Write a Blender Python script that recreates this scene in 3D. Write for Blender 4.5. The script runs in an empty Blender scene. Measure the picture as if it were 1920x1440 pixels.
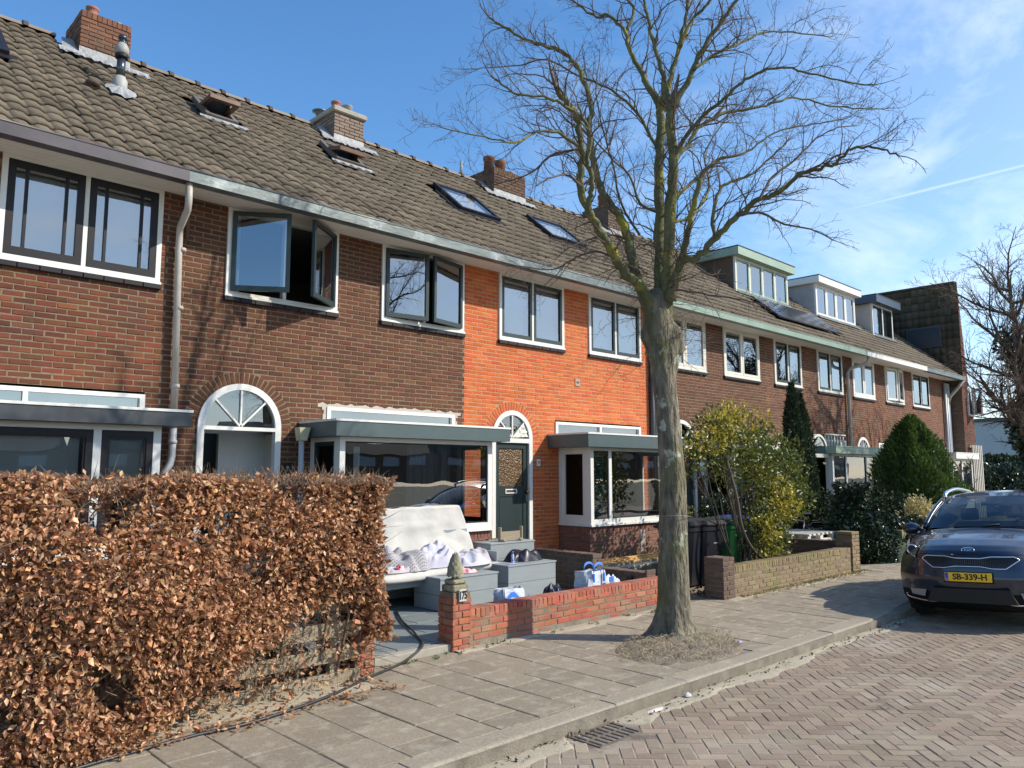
import bpy, bmesh, math, random
import numpy as np
from mathutils import Vector, Matrix
random.seed(11); RNG = np.random.default_rng(7)
R = math.radians
scene = bpy.context.scene
COL = scene.collection

# ---------------------------------------------------------------- camera, sky, sun
CAM = Vector((0, 0, 1.85)); AZ = R(46.07); PITCH = R(6.49); FPX = 1450.0
cd = bpy.data.cameras.new('camera'); cam = bpy.data.objects.new('camera', cd); COL.objects.link(cam)
cd.sensor_width = 36.0; cd.lens = 36.0 * FPX / 1920.0; cd.clip_start = 0.05; cd.clip_end = 4000
cam.location = CAM; cam.rotation_euler = (R(90) + PITCH, 0, AZ - R(90))
scene.camera = cam
SUN_AZ = R(-49); SUN_EL = R(37)
world = bpy.data.worlds.new('World'); scene.world = world; world.use_nodes = True
nt = world.node_tree; nt.nodes.clear()
out = nt.nodes.new('ShaderNodeOutputWorld'); bg = nt.nodes.new('ShaderNodeBackground')
sky = nt.nodes.new('ShaderNodeTexSky'); sky.sky_type = 'NISHITA'; sky.sun_disc = False
sky.sun_elevation = SUN_EL; sky.sun_rotation = R(90) - SUN_AZ
sky.air_density = 1.0; sky.dust_density = 0.35; sky.ozone_density = 2.6; sky.altitude = 0
bg.inputs['Strength'].default_value = 0.138
tc = nt.nodes.new('ShaderNodeTexCoord')
def wn(t): return nt.nodes.new(t)
# thin cirrus veil: streaked noise over the sky direction
mp = wn('ShaderNodeMapping'); mp.inputs['Rotation'].default_value = (0, 0, R(-20)); mp.inputs['Scale'].default_value = (1.2, 3.4, 7.0)
n1 = wn('ShaderNodeTexNoise'); n1.inputs['Scale'].default_value = 1.5; n1.inputs['Detail'].default_value = 8; n1.inputs['Roughness'].default_value = 0.62; n1.inputs['Distortion'].default_value = 0.6
r1 = wn('ShaderNodeMapRange'); r1.inputs['From Min'].default_value = 0.44; r1.inputs['From Max'].default_value = 0.78
nt.links.new(tc.outputs['Generated'], mp.inputs['Vector']); nt.links.new(mp.outputs['Vector'], n1.inputs['Vector']); nt.links.new(n1.outputs['Fac'], r1.inputs['Value'])
# contrail: a narrow band along one great circle
def view_dir(x, y):
    a, p = AZ, PITCH
    fw = Vector((math.cos(a)*math.cos(p), math.sin(a)*math.cos(p), math.sin(p))); rt = Vector((math.sin(a), -math.cos(a), 0)); up = rt.cross(fw)
    return (fw + rt*((x-960)/FPX) + up*((720-y)/FPX)).normalized()
n_ct = view_dir(1590, 393).cross(view_dir(1920, 310)).normalized()
dt = wn('ShaderNodeVectorMath'); dt.operation = 'DOT_PRODUCT'; dt.inputs[1].default_value = n_ct
ab = wn('ShaderNodeMath'); ab.operation = 'ABSOLUTE'
r2 = wn('ShaderNodeMapRange'); r2.inputs['From Min'].default_value = 0.0; r2.inputs['From Max'].default_value = 0.0035; r2.inputs['To Min'].default_value = 0.5; r2.inputs['To Max'].default_value = 0.0
d2 = wn('ShaderNodeVectorMath'); d2.operation = 'DOT_PRODUCT'; d2.inputs[1].default_value = view_dir(1900, 330)
r3 = wn('ShaderNodeMapRange'); r3.inputs['From Min'].default_value = 0.965; r3.inputs['From Max'].default_value = 0.995
m3 = wn('ShaderNodeMath'); m3.operation = 'MULTIPLY'
nt.links.new(tc.outputs['Generated'], dt.inputs[0]); nt.links.new(dt.outputs['Value'], ab.inputs[0]); nt.links.new(ab.outputs[0], r2.inputs['Value'])
nt.links.new(tc.outputs['Generated'], d2.inputs[0]); nt.links.new(d2.outputs['Value'], r3.inputs['Value'])
nt.links.new(r2.outputs[0], m3.inputs[0]); nt.links.new(r3.outputs[0], m3.inputs[1])
m4 = wn('ShaderNodeMath'); m4.operation = 'MULTIPLY'; m4.inputs[1].default_value = 0.62
# the veil thickens towards the right-hand (southern and eastern) sky
dv = wn('ShaderNodeVectorMath'); dv.operation = 'DOT_PRODUCT'; dv.inputs[1].default_value = Vector((.80, -.60, 0))
rv = wn('ShaderNodeMapRange'); rv.inputs['From Min'].default_value = 0.02; rv.inputs['From Max'].default_value = 0.60; rv.inputs['To Min'].default_value = 0.0; rv.inputs['To Max'].default_value = 1.0
nt.links.new(tc.outputs['Generated'], dv.inputs[0]); nt.links.new(dv.outputs['Value'], rv.inputs['Value'])
rw_ = wn('ShaderNodeMapRange'); rw_.inputs['From Min'].default_value = 0.25; rw_.inputs['From Max'].default_value = 0.95; rw_.inputs['To Max'].default_value = 0.38; nt.links.new(dv.outputs['Value'], rw_.inputs['Value'])
ml = wn('ShaderNodeMath'); ml.operation = 'MULTIPLY'; nt.links.new(r1.outputs[0], ml.inputs[0]); nt.links.new(rv.outputs[0], ml.inputs[1]); nt.links.new(ml.outputs[0], m4.inputs[0])
m6 = wn('ShaderNodeMath'); m6.operation = 'ADD'; m6.use_clamp = True; nt.links.new(m4.outputs[0], m6.inputs[0]); nt.links.new(rw_.outputs[0], m6.inputs[1])
m5 = wn('ShaderNodeMath'); m5.operation = 'MAXIMUM'; nt.links.new(m6.outputs[0], m5.inputs[0]); nt.links.new(m3.outputs[0], m5.inputs[1])
hs = wn('ShaderNodeHueSaturation'); hs.inputs['Saturation'].default_value = 1.22; hs.inputs['Value'].default_value = 1.28
mx = wn('ShaderNodeMix'); mx.data_type = 'RGBA'; mx.inputs['B'].default_value = (6.2, 7.0, 7.9, 1)
nt.links.new(sky.outputs[0], hs.inputs['Color']); nt.links.new(hs.outputs[0], mx.inputs['A']); nt.links.new(m5.outputs[0], mx.inputs['Factor'])
nt.links.new(mx.outputs['Result'], bg.inputs['Color']); nt.links.new(bg.outputs[0], out.inputs['Surface'])
sl = bpy.data.lights.new('sun', 'SUN'); sl.energy = 4.6; sl.angle = R(0.53); sl.color = (1.0, 0.925, 0.80)
so = bpy.data.objects.new('sun', sl); COL.objects.link(so)
sd = Vector((math.cos(SUN_AZ)*math.cos(SUN_EL), math.sin(SUN_AZ)*math.cos(SUN_EL), math.sin(SUN_EL)))
so.rotation_euler = sd.to_track_quat('Z', 'Y').to_euler(); so.location = (10, -10, 20)
vs = scene.view_settings; vs.view_transform = 'Standard'; vs.look = 'None'; vs.gamma = 1; vs.exposure = 0.35; vs.use_curve_mapping = False
scene.cycles.max_bounces = 8; scene.cycles.transparent_max_bounces = 16

# ---------------------------------------------------------------- helpers
_CF = Vector((math.cos(AZ)*math.cos(PITCH), math.sin(AZ)*math.cos(PITCH), math.sin(PITCH)))
_CR = Vector((math.sin(AZ), -math.cos(AZ), 0)); _CU = _CR.cross(_CF)
def shown(p, m=30):      # is a point inside the picture (used only to pick which pieces become objects)
    v = Vector(p) - CAM; z = v.dot(_CF)
    if z < 0.3: return False
    x = 960 + FPX*v.dot(_CR)/z; y = 720 - FPX*v.dot(_CU)/z
    return -m < x < 1920+m and -m < y < 1440+m
def dist(p): return (Vector(p) - CAM).length

class MB:
    def __init__(s): s.v = []; s.f = []; s.r = []
    def add(s, vs, fs, rnd=None):
        b = len(s.v); s.v.extend([tuple(p) for p in vs]); s.f.extend([tuple(i+b for i in f) for f in fs])
        rr = random.random() if rnd is None else rnd
        s.r.extend([rr]*len(fs)); return s
    def box(s, x0, y0, z0, x1, y1, z1, rnd=None):
        x0, x1 = min(x0, x1), max(x0, x1); y0, y1 = min(y0, y1), max(y0, y1); z0, z1 = min(z0, z1), max(z0, z1)
        return s.add([(x0,y0,z0),(x1,y0,z0),(x1,y1,z0),(x0,y1,z0),(x0,y0,z1),(x1,y0,z1),(x1,y1,z1),(x0,y1,z1)],
            [(0,3,2,1),(4,5,6,7),(0,1,5,4),(1,2,6,5),(2,3,7,6),(3,0,4,7)], rnd)
    def cbox(s, x0, y0, z0, x1, y1, z1, c=0.006, rnd=None):     # box with chamfered edges
        bm = bmesh.new(); bmesh.ops.create_cube(bm, size=1)
        for v in bm.verts: v.co = ((v.co.x+.5)*(x1-x0)+x0, (v.co.y+.5)*(y1-y0)+y0, (v.co.z+.5)*(z1-z0)+z0)
        bmesh.ops.bevel(bm, geom=bm.edges[:], offset=c, segments=1, affect='EDGES')
        bmesh.ops.recalc_face_normals(bm, faces=bm.faces[:])
        bm.verts.index_update(); s.add([tuple(v.co) for v in bm.verts], [[v.index for v in f.verts] for f in bm.faces], rnd); bm.free(); return s
    def prism(s, poly, d, rnd=None):   # poly: list of 3d points (planar), extruded by vector d
        n = len(poly); a = [Vector(p) for p in poly]; b = [p + Vector(d) for p in a]
        nrm = Vector((0,0,0))
        for i in range(n): nrm += a[i].cross(a[(i+1) % n])
        fl = nrm.dot(Vector(d)) > 0
        fs = [tuple(range(n))[::-1] if fl else tuple(range(n)), tuple(range(n, 2*n)) if fl else tuple(range(n, 2*n))[::-1]]
        for i in range(n):
            j = (i+1) % n; fs.append((i, j, n+j, n+i) if fl else (i, n+i, n+j, j))
        return s.add(a+b, fs, rnd)
    def quad(s, a, b, c, d, rnd=None): return s.add([a, b, c, d], [(0,1,2,3)], rnd)
    def tube(s, pts, rads, n=8, cap=True, rnd=None):
        pts = [Vector(p) for p in pts]; m = len(pts)
        if not hasattr(rads, '__len__'): rads = [rads]*m
        vs = []; up = None
        for i in range(m):
            t = (pts[min(i+1, m-1)] - pts[max(i-1, 0)]); t = t.normalized() if t.length > 1e-9 else Vector((0,0,1))
            if up is None: up = t.orthogonal().normalized()
            else:
                up = up - t*up.dot(t); up = up.normalized() if up.length > 1e-6 else t.orthogonal().normalized()
            w = t.cross(up)
            for k in range(n):
                a = 2*math.pi*k/n; vs.append(pts[i] + (up*math.cos(a) + w*math.sin(a))*rads[i])
        fs = [(i*n+k, i*n+(k+1) % n, (i+1)*n+(k+1) % n, (i+1)*n+k) for i in range(m-1) for k in range(n)]
        if cap: fs += [tuple(range(n))[::-1], tuple(range((m-1)*n, m*n))]
        return s.add(vs, fs, rnd)
    def lathe(s, c, prof, n=16, rnd=None):   # prof: (radius, z)
        vs = []
        for r, z in prof:
            for k in range(n):
                a = 2*math.pi*k/n; vs.append((c[0]+r*math.cos(a), c[1]+r*math.sin(a), c[2]+z))
        fs = [(i*n+k, i*n+(k+1) % n, (i+1)*n+(k+1) % n, (i+1)*n+k) for i in range(len(prof)-1) for k in range(n)]
        fs += [tuple(range(n))[::-1], tuple(range((len(prof)-1)*n, len(prof)*n))]
        return s.add(vs, fs, rnd)
    def xform(s, M):
        s.v = [tuple(M @ Vector(p)) for p in s.v]; return s

WL = {}       # world location of every object made (all parents are unrotated)
def mesh_of(name, mb, mat, smooth=False, off=(0,0,0)):
    me = bpy.data.meshes.new(name); ox, oy, oz = off
    me.from_pydata([(x-ox, y-oy, z-oz) for x, y, z in mb.v], [], mb.f)
    at = me.attributes.new('rnd', 'FLOAT', 'FACE'); at.data.foreach_set('value', mb.r)
    if mat: me.materials.append(mat)
    if smooth: me.polygons.foreach_set('use_smooth', [True]*len(me.polygons))
    me.update(); return me
def link(o, loc, parent=None, rot=None, scale=None):
    COL.objects.link(o); WL[o] = Vector(loc); o.location = loc
    if parent is not None:
        o.parent = parent; o.matrix_parent_inverse = Matrix.Translation(-WL[parent])
    if rot is not None: o.rotation_euler = rot
    if scale is not None: o.scale = scale
    return o
def obj(name, mb, mat, parent=None, smooth=False, label=None):
    vs = np.array(mb.v); c = (vs.min(0)+vs.max(0))/2; c[2] = vs[:, 2].min(); c = tuple(float(x) for x in c)
    o = bpy.data.objects.new(name, mesh_of(name, mb, mat, smooth, c)); link(o, c, parent)
    if label: o['label'] = label
    return o
def tag(o, label, cat, group=None, kind=None):
    o['label'] = label; o['category'] = cat
    if group: o['group'] = group
    if kind: o['kind'] = kind
    return o
def thing(name, loc, label, cat, group=None):
    o = bpy.data.objects.new(name, None); o.empty_display_size = 0.1; link(o, loc); return tag(o, label, cat, group)
def struct(name, mb, mat, smooth=False, parent=None):
    o = obj(name, mb, mat, parent, smooth)
    if parent is None: o['kind'] = 'structure'
    return o
def inst(name, me, loc, parent, rot=None, scale=None):
    return link(bpy.data.objects.new(name, me), loc, parent, rot, scale)

# ---------------------------------------------------------------- materials
def mat(name, c1, c2=None, rough=0.8, scale=6.0, detail=5, amt=0.5, var=0.0, bump=0.0, bscale=60.0, metal=0.0, c3=None, c3s=2.0, c3lo=0.55, c3hi=0.7, spec=0.5, coat=0.0, sub=0.0, hue=0.0, stretch=None, bdist=0.01, trans=None, c4=None):
    m = bpy.data.materials.new(name); m.use_nodes = True; t = m.node_tree; N = t.nodes; L = t.links
    b = N['Principled BSDF']; geo = N.new('ShaderNodeNewGeometry')
    pos = geo.outputs['Position']
    if stretch:
        mpn = N.new('ShaderNodeMapping'); mpn.inputs['Scale'].default_value = stretch; L.new(pos, mpn.inputs['Vector']); pos = mpn.outputs[0]
    at = N.new('ShaderNodeAttribute'); at.attribute_name = 'rnd'; oi = N.new('ShaderNodeObjectInfo')
    ad = N.new('ShaderNodeMath'); ad.operation = 'ADD'; L.new(at.outputs['Fac'], ad.inputs[0]); L.new(oi.outputs['Random'], ad.inputs[1])
    fr = N.new('ShaderNodeMath'); fr.operation = 'FRACT'; L.new(ad.outputs[0], fr.inputs[0])
    no = N.new('ShaderNodeTexNoise'); no.inputs['Scale'].default_value = scale; no.inputs['Detail'].default_value = detail; no.inputs['Roughness'].default_value = 0.6
    L.new(pos, no.inputs['Vector'])
    c2 = c2 or c1
    mr = N.new('ShaderNodeMapRange'); mr.inputs['From Min'].default_value = 0.3; mr.inputs['From Max'].default_value = 0.7; L.new(no.outputs['Fac'], mr.inputs['Value'])
    # factor = noise*amt + rnd*(1-amt)
    m1 = N.new('ShaderNodeMath'); m1.operation = 'MULTIPLY'; m1.inputs[1].default_value = amt; L.new(mr.outputs[0], m1.inputs[0])
    m2 = N.new('ShaderNodeMath'); m2.operation = 'MULTIPLY_ADD'; m2.inputs[1].default_value = 1-amt; L.new(fr.outputs[0], m2.inputs[0]); L.new(m1.outputs[0], m2.inputs[2])
    mx = N.new('ShaderNodeMix'); mx.data_type = 'RGBA'; mx.inputs['A'].default_value = (*c1, 1); mx.inputs['B'].default_value = (*c2, 1); L.new(m2.outputs[0], mx.inputs['Factor'])
    cout = mx.outputs['Result']
    if c3:
        n3 = N.new('ShaderNodeTexNoise'); n3.inputs['Scale'].default_value = c3s; n3.inputs['Detail'].default_value = 7; n3.inputs['Roughness'].default_value = 0.65; L.new(geo.outputs['Position'], n3.inputs['Vector'])
        r3 = N.new('ShaderNodeMapRange'); r3.inputs['From Min'].default_value = c3lo; r3.inputs['From Max'].default_value = c3hi; L.new(n3.outputs['Fac'], r3.inputs['Value'])
        mx3 = N.new('ShaderNodeMix'); mx3.data_type = 'RGBA'; mx3.inputs['B'].default_value = (*c3, 1); L.new(cout, mx3.inputs['A']); L.new(r3.outputs[0], mx3.inputs['Factor']); cout = mx3.outputs['Result']
    if c4:
        n4 = N.new('ShaderNodeTexNoise'); n4.inputs['Scale'].default_value = c4[1]; n4.inputs['Detail'].default_value = 8; n4.inputs['Roughness'].default_value = 0.7; n4.inputs['Distortion'].default_value = 0.4; L.new(geo.outputs['Position'], n4.inputs['Vector'])
        r4 = N.new('ShaderNodeMapRange'); r4.inputs['From Min'].default_value = c4[2]; r4.inputs['From Max'].default_value = c4[3]; r4.inputs['To Max'].default_value = c4[4]; L.new(n4.outputs['Fac'], r4.inputs['Value'])
        mx4 = N.new('ShaderNodeMix'); mx4.data_type = 'RGBA'; mx4.inputs['B'].default_value = (*c4[0], 1); L.new(cout, mx4.inputs['A']); L.new(r4.outputs[0], mx4.inputs['Factor']); cout = mx4.outputs['Result']
    if var or hue:
        h = N.new('ShaderNodeHueSaturation'); L.new(cout, h.inputs['Color'])
        wv = N.new('ShaderNodeTexWhiteNoise'); wv.noise_dimensions = '1D'; L.new(fr.outputs[0], wv.inputs['W'])
        mv = N.new('ShaderNodeMapRange'); mv.inputs['To Min'].default_value = 1-var; mv.inputs['To Max'].default_value = 1+var; L.new(wv.outputs['Value'], mv.inputs['Value']); L.new(mv.outputs[0], h.inputs['Value'])
        if hue:
            sp = N.new('ShaderNodeSeparateColor'); L.new(wv.outputs['Color'], sp.inputs[0])
            mh = N.new('ShaderNodeMapRange'); mh.inputs['To Min'].default_value = 0.5-hue; mh.inputs['To Max'].default_value = 0.5+hue; L.new(sp.outputs[1], mh.inputs['Value']); L.new(mh.outputs[0], h.inputs['Hue'])
        cout = h.outputs[0]
    L.new(cout, b.inputs['Base Color'])
    b.inputs['Roughness'].default_value = rough; b.inputs['Metallic'].default_value = metal; b.inputs['Specular IOR Level'].default_value = spec
    if coat: b.inputs['Coat Weight'].default_value = coat; b.inputs['Coat Roughness'].default_value = 0.03
    if bump:
        nb = N.new('ShaderNodeTexNoise'); nb.inputs['Scale'].default_value = bscale; nb.inputs['Detail'].default_value = 4; L.new(pos, nb.inputs['Vector'])
        bp = N.new('ShaderNodeBump'); bp.inputs['Strength'].default_value = bump; bp.inputs['Distance'].default_value = bdist; L.new(nb.outputs['Fac'], bp.inputs['Height']); L.new(bp.outputs[0], b.inputs['Normal'])
    if trans:      # light coming through leaves and cloth
        tr = N.new('ShaderNodeBsdfTranslucent'); L.new(cout, tr.inputs['Color']); ms = N.new('ShaderNodeMixShader'); ms.inputs[0].default_value = trans
        L.new(b.outputs[0], ms.inputs[1]); L.new(tr.outputs[0], ms.inputs[2]); L.new(ms.outputs[0], N['Material Output'].inputs['Surface'])
    return m
def glass_mat(name, tint=(0.85,0.9,0.9), ior=2.0, base=0.05, bump=0.0, rough=0.0):
    m = bpy.data.materials.new(name); m.use_nodes = True; t = m.node_tree; N = t.nodes; L = t.links; N.remove(N['Principled BSDF'])
    fz = N.new('ShaderNodeFresnel'); fz.inputs['IOR'].default_value = ior
    ma = N.new('ShaderNodeMath'); ma.operation = 'ADD'; ma.use_clamp = True; ma.inputs[1].default_value = base; L.new(fz.outputs[0], ma.inputs[0])
    tr = N.new('ShaderNodeBsdfTransparent'); tr.inputs[0].default_value = (*tint, 1)
    gl = N.new('ShaderNodeBsdfGlossy'); gl.inputs['Roughness'].default_value = rough; gl.inputs['Color'].default_value = (0.95, 0.97, 1, 1)
    g = N.new('ShaderNodeNewGeometry'); nb = N.new('ShaderNodeTexNoise'); nb.inputs['Scale'].default_value = 1.3; nb.inputs['Detail'].default_value = 1; L.new(g.outputs['Position'], nb.inputs['Vector'])
    bp = N.new('ShaderNodeBump'); bp.inputs['Strength'].default_value = 0.12; bp.inputs['Distance'].default_value = 0.02 if not bump else bump; L.new(nb.outputs['Fac'], bp.inputs['Height']); L.new(bp.outputs[0], gl.inputs['Normal'])
    if bump: nb.inputs['Scale'].default_value = 45; bp.inputs['Strength'].default_value = 0.8; L.new(bp.outputs[0], fz.inputs['Normal'])
    ms = N.new('ShaderNodeMixShader'); L.new(ma.outputs[0], ms.inputs[0]); L.new(tr.outputs[0], ms.inputs[1]); L.new(gl.outputs[0], ms.inputs[2]); L.new(ms.outputs[0], N['Material Output'].inputs['Surface'])
    return m
K = {}
K['brick_red'] = mat('brick_red_brown', (0.085,0.027,0.013), (0.185,0.051,0.019), 0.9, 9, 6, 0.35, 0.22, 0.5, 90, hue=0.012, c3=(0.070,0.034,0.024), c3s=1.1, c3lo=0.5, c3hi=0.75, c4=((.30,.24,.19),2.7,.66,.74,.5))
K['brick_brown'] = mat('brick_brown', (0.076,0.028,0.014), (0.135,0.045,0.020), 0.9, 9, 6, 0.35, 0.18, 0.5, 90, hue=0.01, c3=(0.20,0.062,0.025), c3s=0.9, c3lo=0.56, c3hi=0.8, c4=((.045,.025,.018),1.9,.60,.74,.7))
K['brick_orange'] = mat('brick_orange', (0.47,0.098,0.024), (0.57,0.130,0.034), 0.9, 8, 6, 0.4, 0.13, 0.5, 90, hue=0.008, c3=(0.33,0.070,0.03), c3s=1.6, c3lo=0.55, c3hi=0.78, c4=((.30,.11,.06),3.2,.60,.72,.6))
K['brick_far'] = mat('brick_far', (0.115,0.040,0.021), (0.185,0.064,0.031), 0.9, 9, 6, 0.35, 0.18, 0.5, 90, hue=0.012, c3=(0.07,0.036,0.026), c3s=0.8, c3lo=0.5, c3hi=0.75)
K['brick_base'] = mat('brick_base', (0.17,0.078,0.058), (0.22,0.10,0.072), 0.9, 9, 6, 0.35, 0.15, 0.5, 90, hue=0.01)
K['brick_wallred'] = mat('brick_wall_red', (0.32,0.085,0.050), (0.43,0.125,0.072), 0.9, 8, 6, 0.4, 0.15, 0.7, 80, hue=0.012, c3=(0.27,0.19,0.125), c3s=2.6, c3lo=0.48, c3hi=0.70)
K['brick_moss'] = mat('brick_moss', (0.20,0.135,0.080), (0.27,0.19,0.11), 0.92, 9, 6, 0.4, 0.15, 0.7, 80, c3=(0.21,0.20,0.075), c3s=1.7, c3lo=0.45, c3hi=0.7)
K['brick_dark'] = mat('brick_dark', (0.10,0.068,0.05), (0.16,0.10,0.07), 0.92, 9, 6, 0.4, 0.15, 0.7, 80)
K['brick_chim'] = mat('brick_chimney', (0.13,0.060,0.035), (0.23,0.095,0.050), 0.92, 9, 6, 0.35, 0.2, 0.7, 80, c3=(0.09,0.065,0.045), c3s=2.2, c3lo=0.5, c3hi=0.72)
K['brick_chim2'] = mat('brick_chimney_grey', (0.19,0.14,0.11), (0.27,0.20,0.155), 0.92, 9, 6, 0.35, 0.15, 0.7, 80)
K['mortar'] = mat('mortar', (0.160,0.115,0.072), (0.240,0.18,0.115), 0.95, 20, 5, 1.0, bump=0.5, bscale=150)
K['mortar_or'] = mat('mortar_light', (0.42,0.215,0.105), (0.54,0.30,0.16), 0.95, 20, 5, 1.0, bump=0.5, bscale=150)
K['mortar_dk'] = mat('mortar_dark', (0.17,0.14,0.11), (0.24,0.20,0.155), 0.95, 20, 5, 1.0, bump=0.5, bscale=150)
K['tile'] = mat('roof_tile', (0.110,0.090,0.066), (0.175,0.143,0.105), 0.85, 5, 6, 0.35, 0.16, 0.5, 60, c3=(0.080,0.063,0.045), c3s=1.0, c3lo=0.5, c3hi=0.75, spec=0.3, c4=((.27,.25,.19),8.0,.64,.72,.6))
K['tile_dark'] = mat('tile_dark', (0.050,0.047,0.036), (0.095,0.086,0.064), 0.8, 5, 6, 0.35, 0.2, 0.5, 60, spec=0.3)
K['ridge'] = mat('ridge_tile', (0.20,0.158,0.115), (0.26,0.205,0.15), 0.85, 5, 6, 0.5, 0.12, 0.4, 60)
K['ridge_dk'] = mat('ridge_collar', (0.055,0.042,0.036), (0.09,0.065,0.05), 0.85, 5, 6, 0.5)
K['white'] = mat('white_paint', (0.66,0.65,0.61), (0.72,0.71,0.67), 0.45, 4, 5, 1.0, bump=0.08, bscale=30)
K['soffit'] = mat('soffit_paint', (0.66,0.62,0.55), (0.72,0.68,0.60), 0.6, 3, 5, 1.0, bump=0.1, bscale=20)
K['lead'] = mat('lead_flashing', (0.20,0.205,0.21), (0.38,0.385,0.39), 0.5, 7, 5, 1.0, bump=0.8, bscale=22)
K['greenblk'] = mat('dark_green_paint', (0.015,0.028,0.028), (0.020,0.036,0.036), 0.42, 3, 4, 1.0)
K['purpblk'] = mat('black_paint', (0.012,0.011,0.014), (0.018,0.016,0.02), 0.5, 3, 4, 1.0, spec=0.3)
K['fascia'] = mat('fascia_green_grey', (0.060,0.088,0.090), (0.072,0.105,0.105), 0.4, 3, 5, 1.0)
K['fascia_blk'] = mat('fascia_black', (0.045,0.050,0.056), (0.055,0.060,0.066), 0.42, 3, 5, 1.0)
K['zinc'] = mat('zinc_gutter', (0.075,0.095,0.095), (0.16,0.19,0.185), 0.42, 1.8, 7, 1.0, metal=0.25, bump=0.25, bscale=9, c3=(0.28,0.315,0.31), c3s=2.4, c3lo=0.56, c3hi=0.70, stretch=(1,3,3))
K['gut_purple'] = mat('gutter_purple_grey', (0.060,0.050,0.056), (0.095,0.080,0.090), 0.38, 2.5, 5, 1.0, c3=(0.75,0.75,0.75), c3s=6, c3lo=0.74, c3hi=0.76)
K['gut_green'] = mat('gutter_green', (0.19,0.27,0.21), (0.25,0.33,0.27), 0.5, 2, 5, 1.0)
K['green_trim'] = mat('green_trim', (0.23,0.32,0.235), (0.30,0.39,0.30), 0.5, 2, 5, 1.0)
K['pipe'] = mat('downpipe_grey', (0.33,0.295,0.25), (0.46,0.42,0.37), 0.5, 4, 6, 1.0, bump=0.1, bscale=20)
K['pipe_grey'] = mat('downpipe_pale_grey', (0.36,0.37,0.38), (0.44,0.45,0.46), 0.45, 4, 6, 1.0)
K['black'] = mat('black_plastic', (0.012,0.012,0.013), (0.018,0.018,0.018), 0.5, 5, spec=0.3)
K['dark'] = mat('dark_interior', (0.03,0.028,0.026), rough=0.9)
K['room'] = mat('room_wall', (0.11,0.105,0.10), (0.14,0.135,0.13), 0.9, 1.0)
K['roomlt'] = mat('room_wall_pale', (0.55,0.54,0.50), rough=0.9)
K['curtain'] = mat('net_curtain', (0.62,0.64,0.63), (0.72,0.74,0.73), 0.9, 4, trans=0.3)
K['blind'] = mat('venetian_blind_green', (0.10,0.36,0.32), (0.12,0.40,0.36), 0.5, 4)
K['blindw'] = mat('venetian_blind_white', (0.55,0.58,0.58), rough=0.5)
K['glass'] = glass_mat('window_glass', base=0.10)
K['glass_side'] = glass_mat('side_glass', tint=(0.6,0.62,0.62), ior=1.4, base=0.0)
K['glass_up'] = glass_mat('window_glass_upper', ior=2.1, base=0.17)
K['glass_amber'] = mat('amber_glass', (0.045,0.022,0.007), (0.16,0.085,0.03), 0.25, 38, 3, 1.0, bump=1.0, bscale=38, bdist=0.02, spec=0.6)
K['skyl'] = glass_mat('skylight_glass', tint=(0.8,0.85,0.88), ior=1.8, base=0.10)
K['grey_paint'] = mat('grey_painted_wood', (0.235,0.262,0.268), (0.275,0.302,0.306), 0.6, 4, 5, 0.8, 0.04, 0.1, 40, stretch=(1,1,6))
K['cushion'] = mat('white_cushion', (0.46,0.445,0.41), (0.53,0.515,0.48), 0.9, 3, 4, 1.0, bump=0.3, bscale=7, bdist=0.03)
K['concrete'] = mat('concrete', (0.30,0.275,0.225), (0.38,0.35,0.29), 0.92, 8, 6, 1.0, bump=0.6, bscale=120)
K['kerb'] = mat('kerb_concrete', (0.22,0.188,0.140), (0.39,0.335,0.255), 0.93, 40, 7, 0.85, 0.05, 0.8, 150, c3=(0.42,0.37,0.28), c3s=3, c3lo=0.55, c3hi=0.8)
K['slab'] = mat('pavement_slab', (0.200,0.164,0.116), (0.365,0.306,0.225), 0.93, 42, 8, 0.7, 0.06, 0.9, 170, c3=(0.42,0.37,0.29), c3s=7.0, c3lo=0.50, c3hi=0.72, c4=((.10,.085,.065),1.6,.60,.74,.55))
K['sand'] = mat('sand', (0.34,0.295,0.215), (0.43,0.375,0.28), 0.95, 14, 8, 1.0, bump=1.0, bscale=90, c3=(0.22,0.19,0.15), c3s=5, c3lo=0.55, c3hi=0.75)
K['joint'] = mat('joint_soil', (0.15,0.128,0.10), (0.27,0.235,0.18), 0.95, 6, 8, 1.0, bump=1.0, bscale=90)
K['rjoint'] = mat('road_joint_sand', (0.26,0.22,0.165), (0.40,0.34,0.26), 0.95, 3, 8, 1.0, bump=1.0, bscale=90, c3=(0.14,0.11,0.09), c3s=1.2, c3lo=0.5, c3hi=0.6)
K['roadbrick'] = mat('road_brick', (0.200,0.147,0.102), (0.325,0.252,0.182), 0.9, 26, 7, 0.4, 0.13, 0.8, 110, hue=0.01, c3=(0.36,0.31,0.24), c3s=0.9, c3lo=0.5, c3hi=0.8, c4=((.075,.06,.048),2.4,.62,.70,.65))
K['slate'] = mat('garden_slab', (0.135,0.155,0.155), (0.185,0.205,0.20), 0.8, 5, 6, 0.6, 0.08, 0.3, 80)
K['soil'] = mat('soil', (0.15,0.12,0.085), (0.30,0.25,0.18), 0.98, 9, 8, 1.0, bump=1.0, bscale=50, bdist=0.03)
K['lawn'] = mat('far_ground', (0.07,0.08,0.035), (0.13,0.11,0.07), 0.95, 0.5, 6, 1.0)
K['wood_old'] = mat('weathered_wood', (0.26,0.21,0.145), (0.36,0.30,0.21), 0.9, 5, 6, 0.7, 0.08, 0.4, 60, stretch=(1,8,8))
K['wood_new'] = mat('yellow_timber', (0.62,0.36,0.12), (0.70,0.43,0.16), 0.7, 4, 5, 0.7, 0.08)
K['pallet'] = mat('pallet_wood', (0.52,0.49,0.42), (0.62,0.59,0.52), 0.85, 5, 5, 0.6, 0.08)

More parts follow.
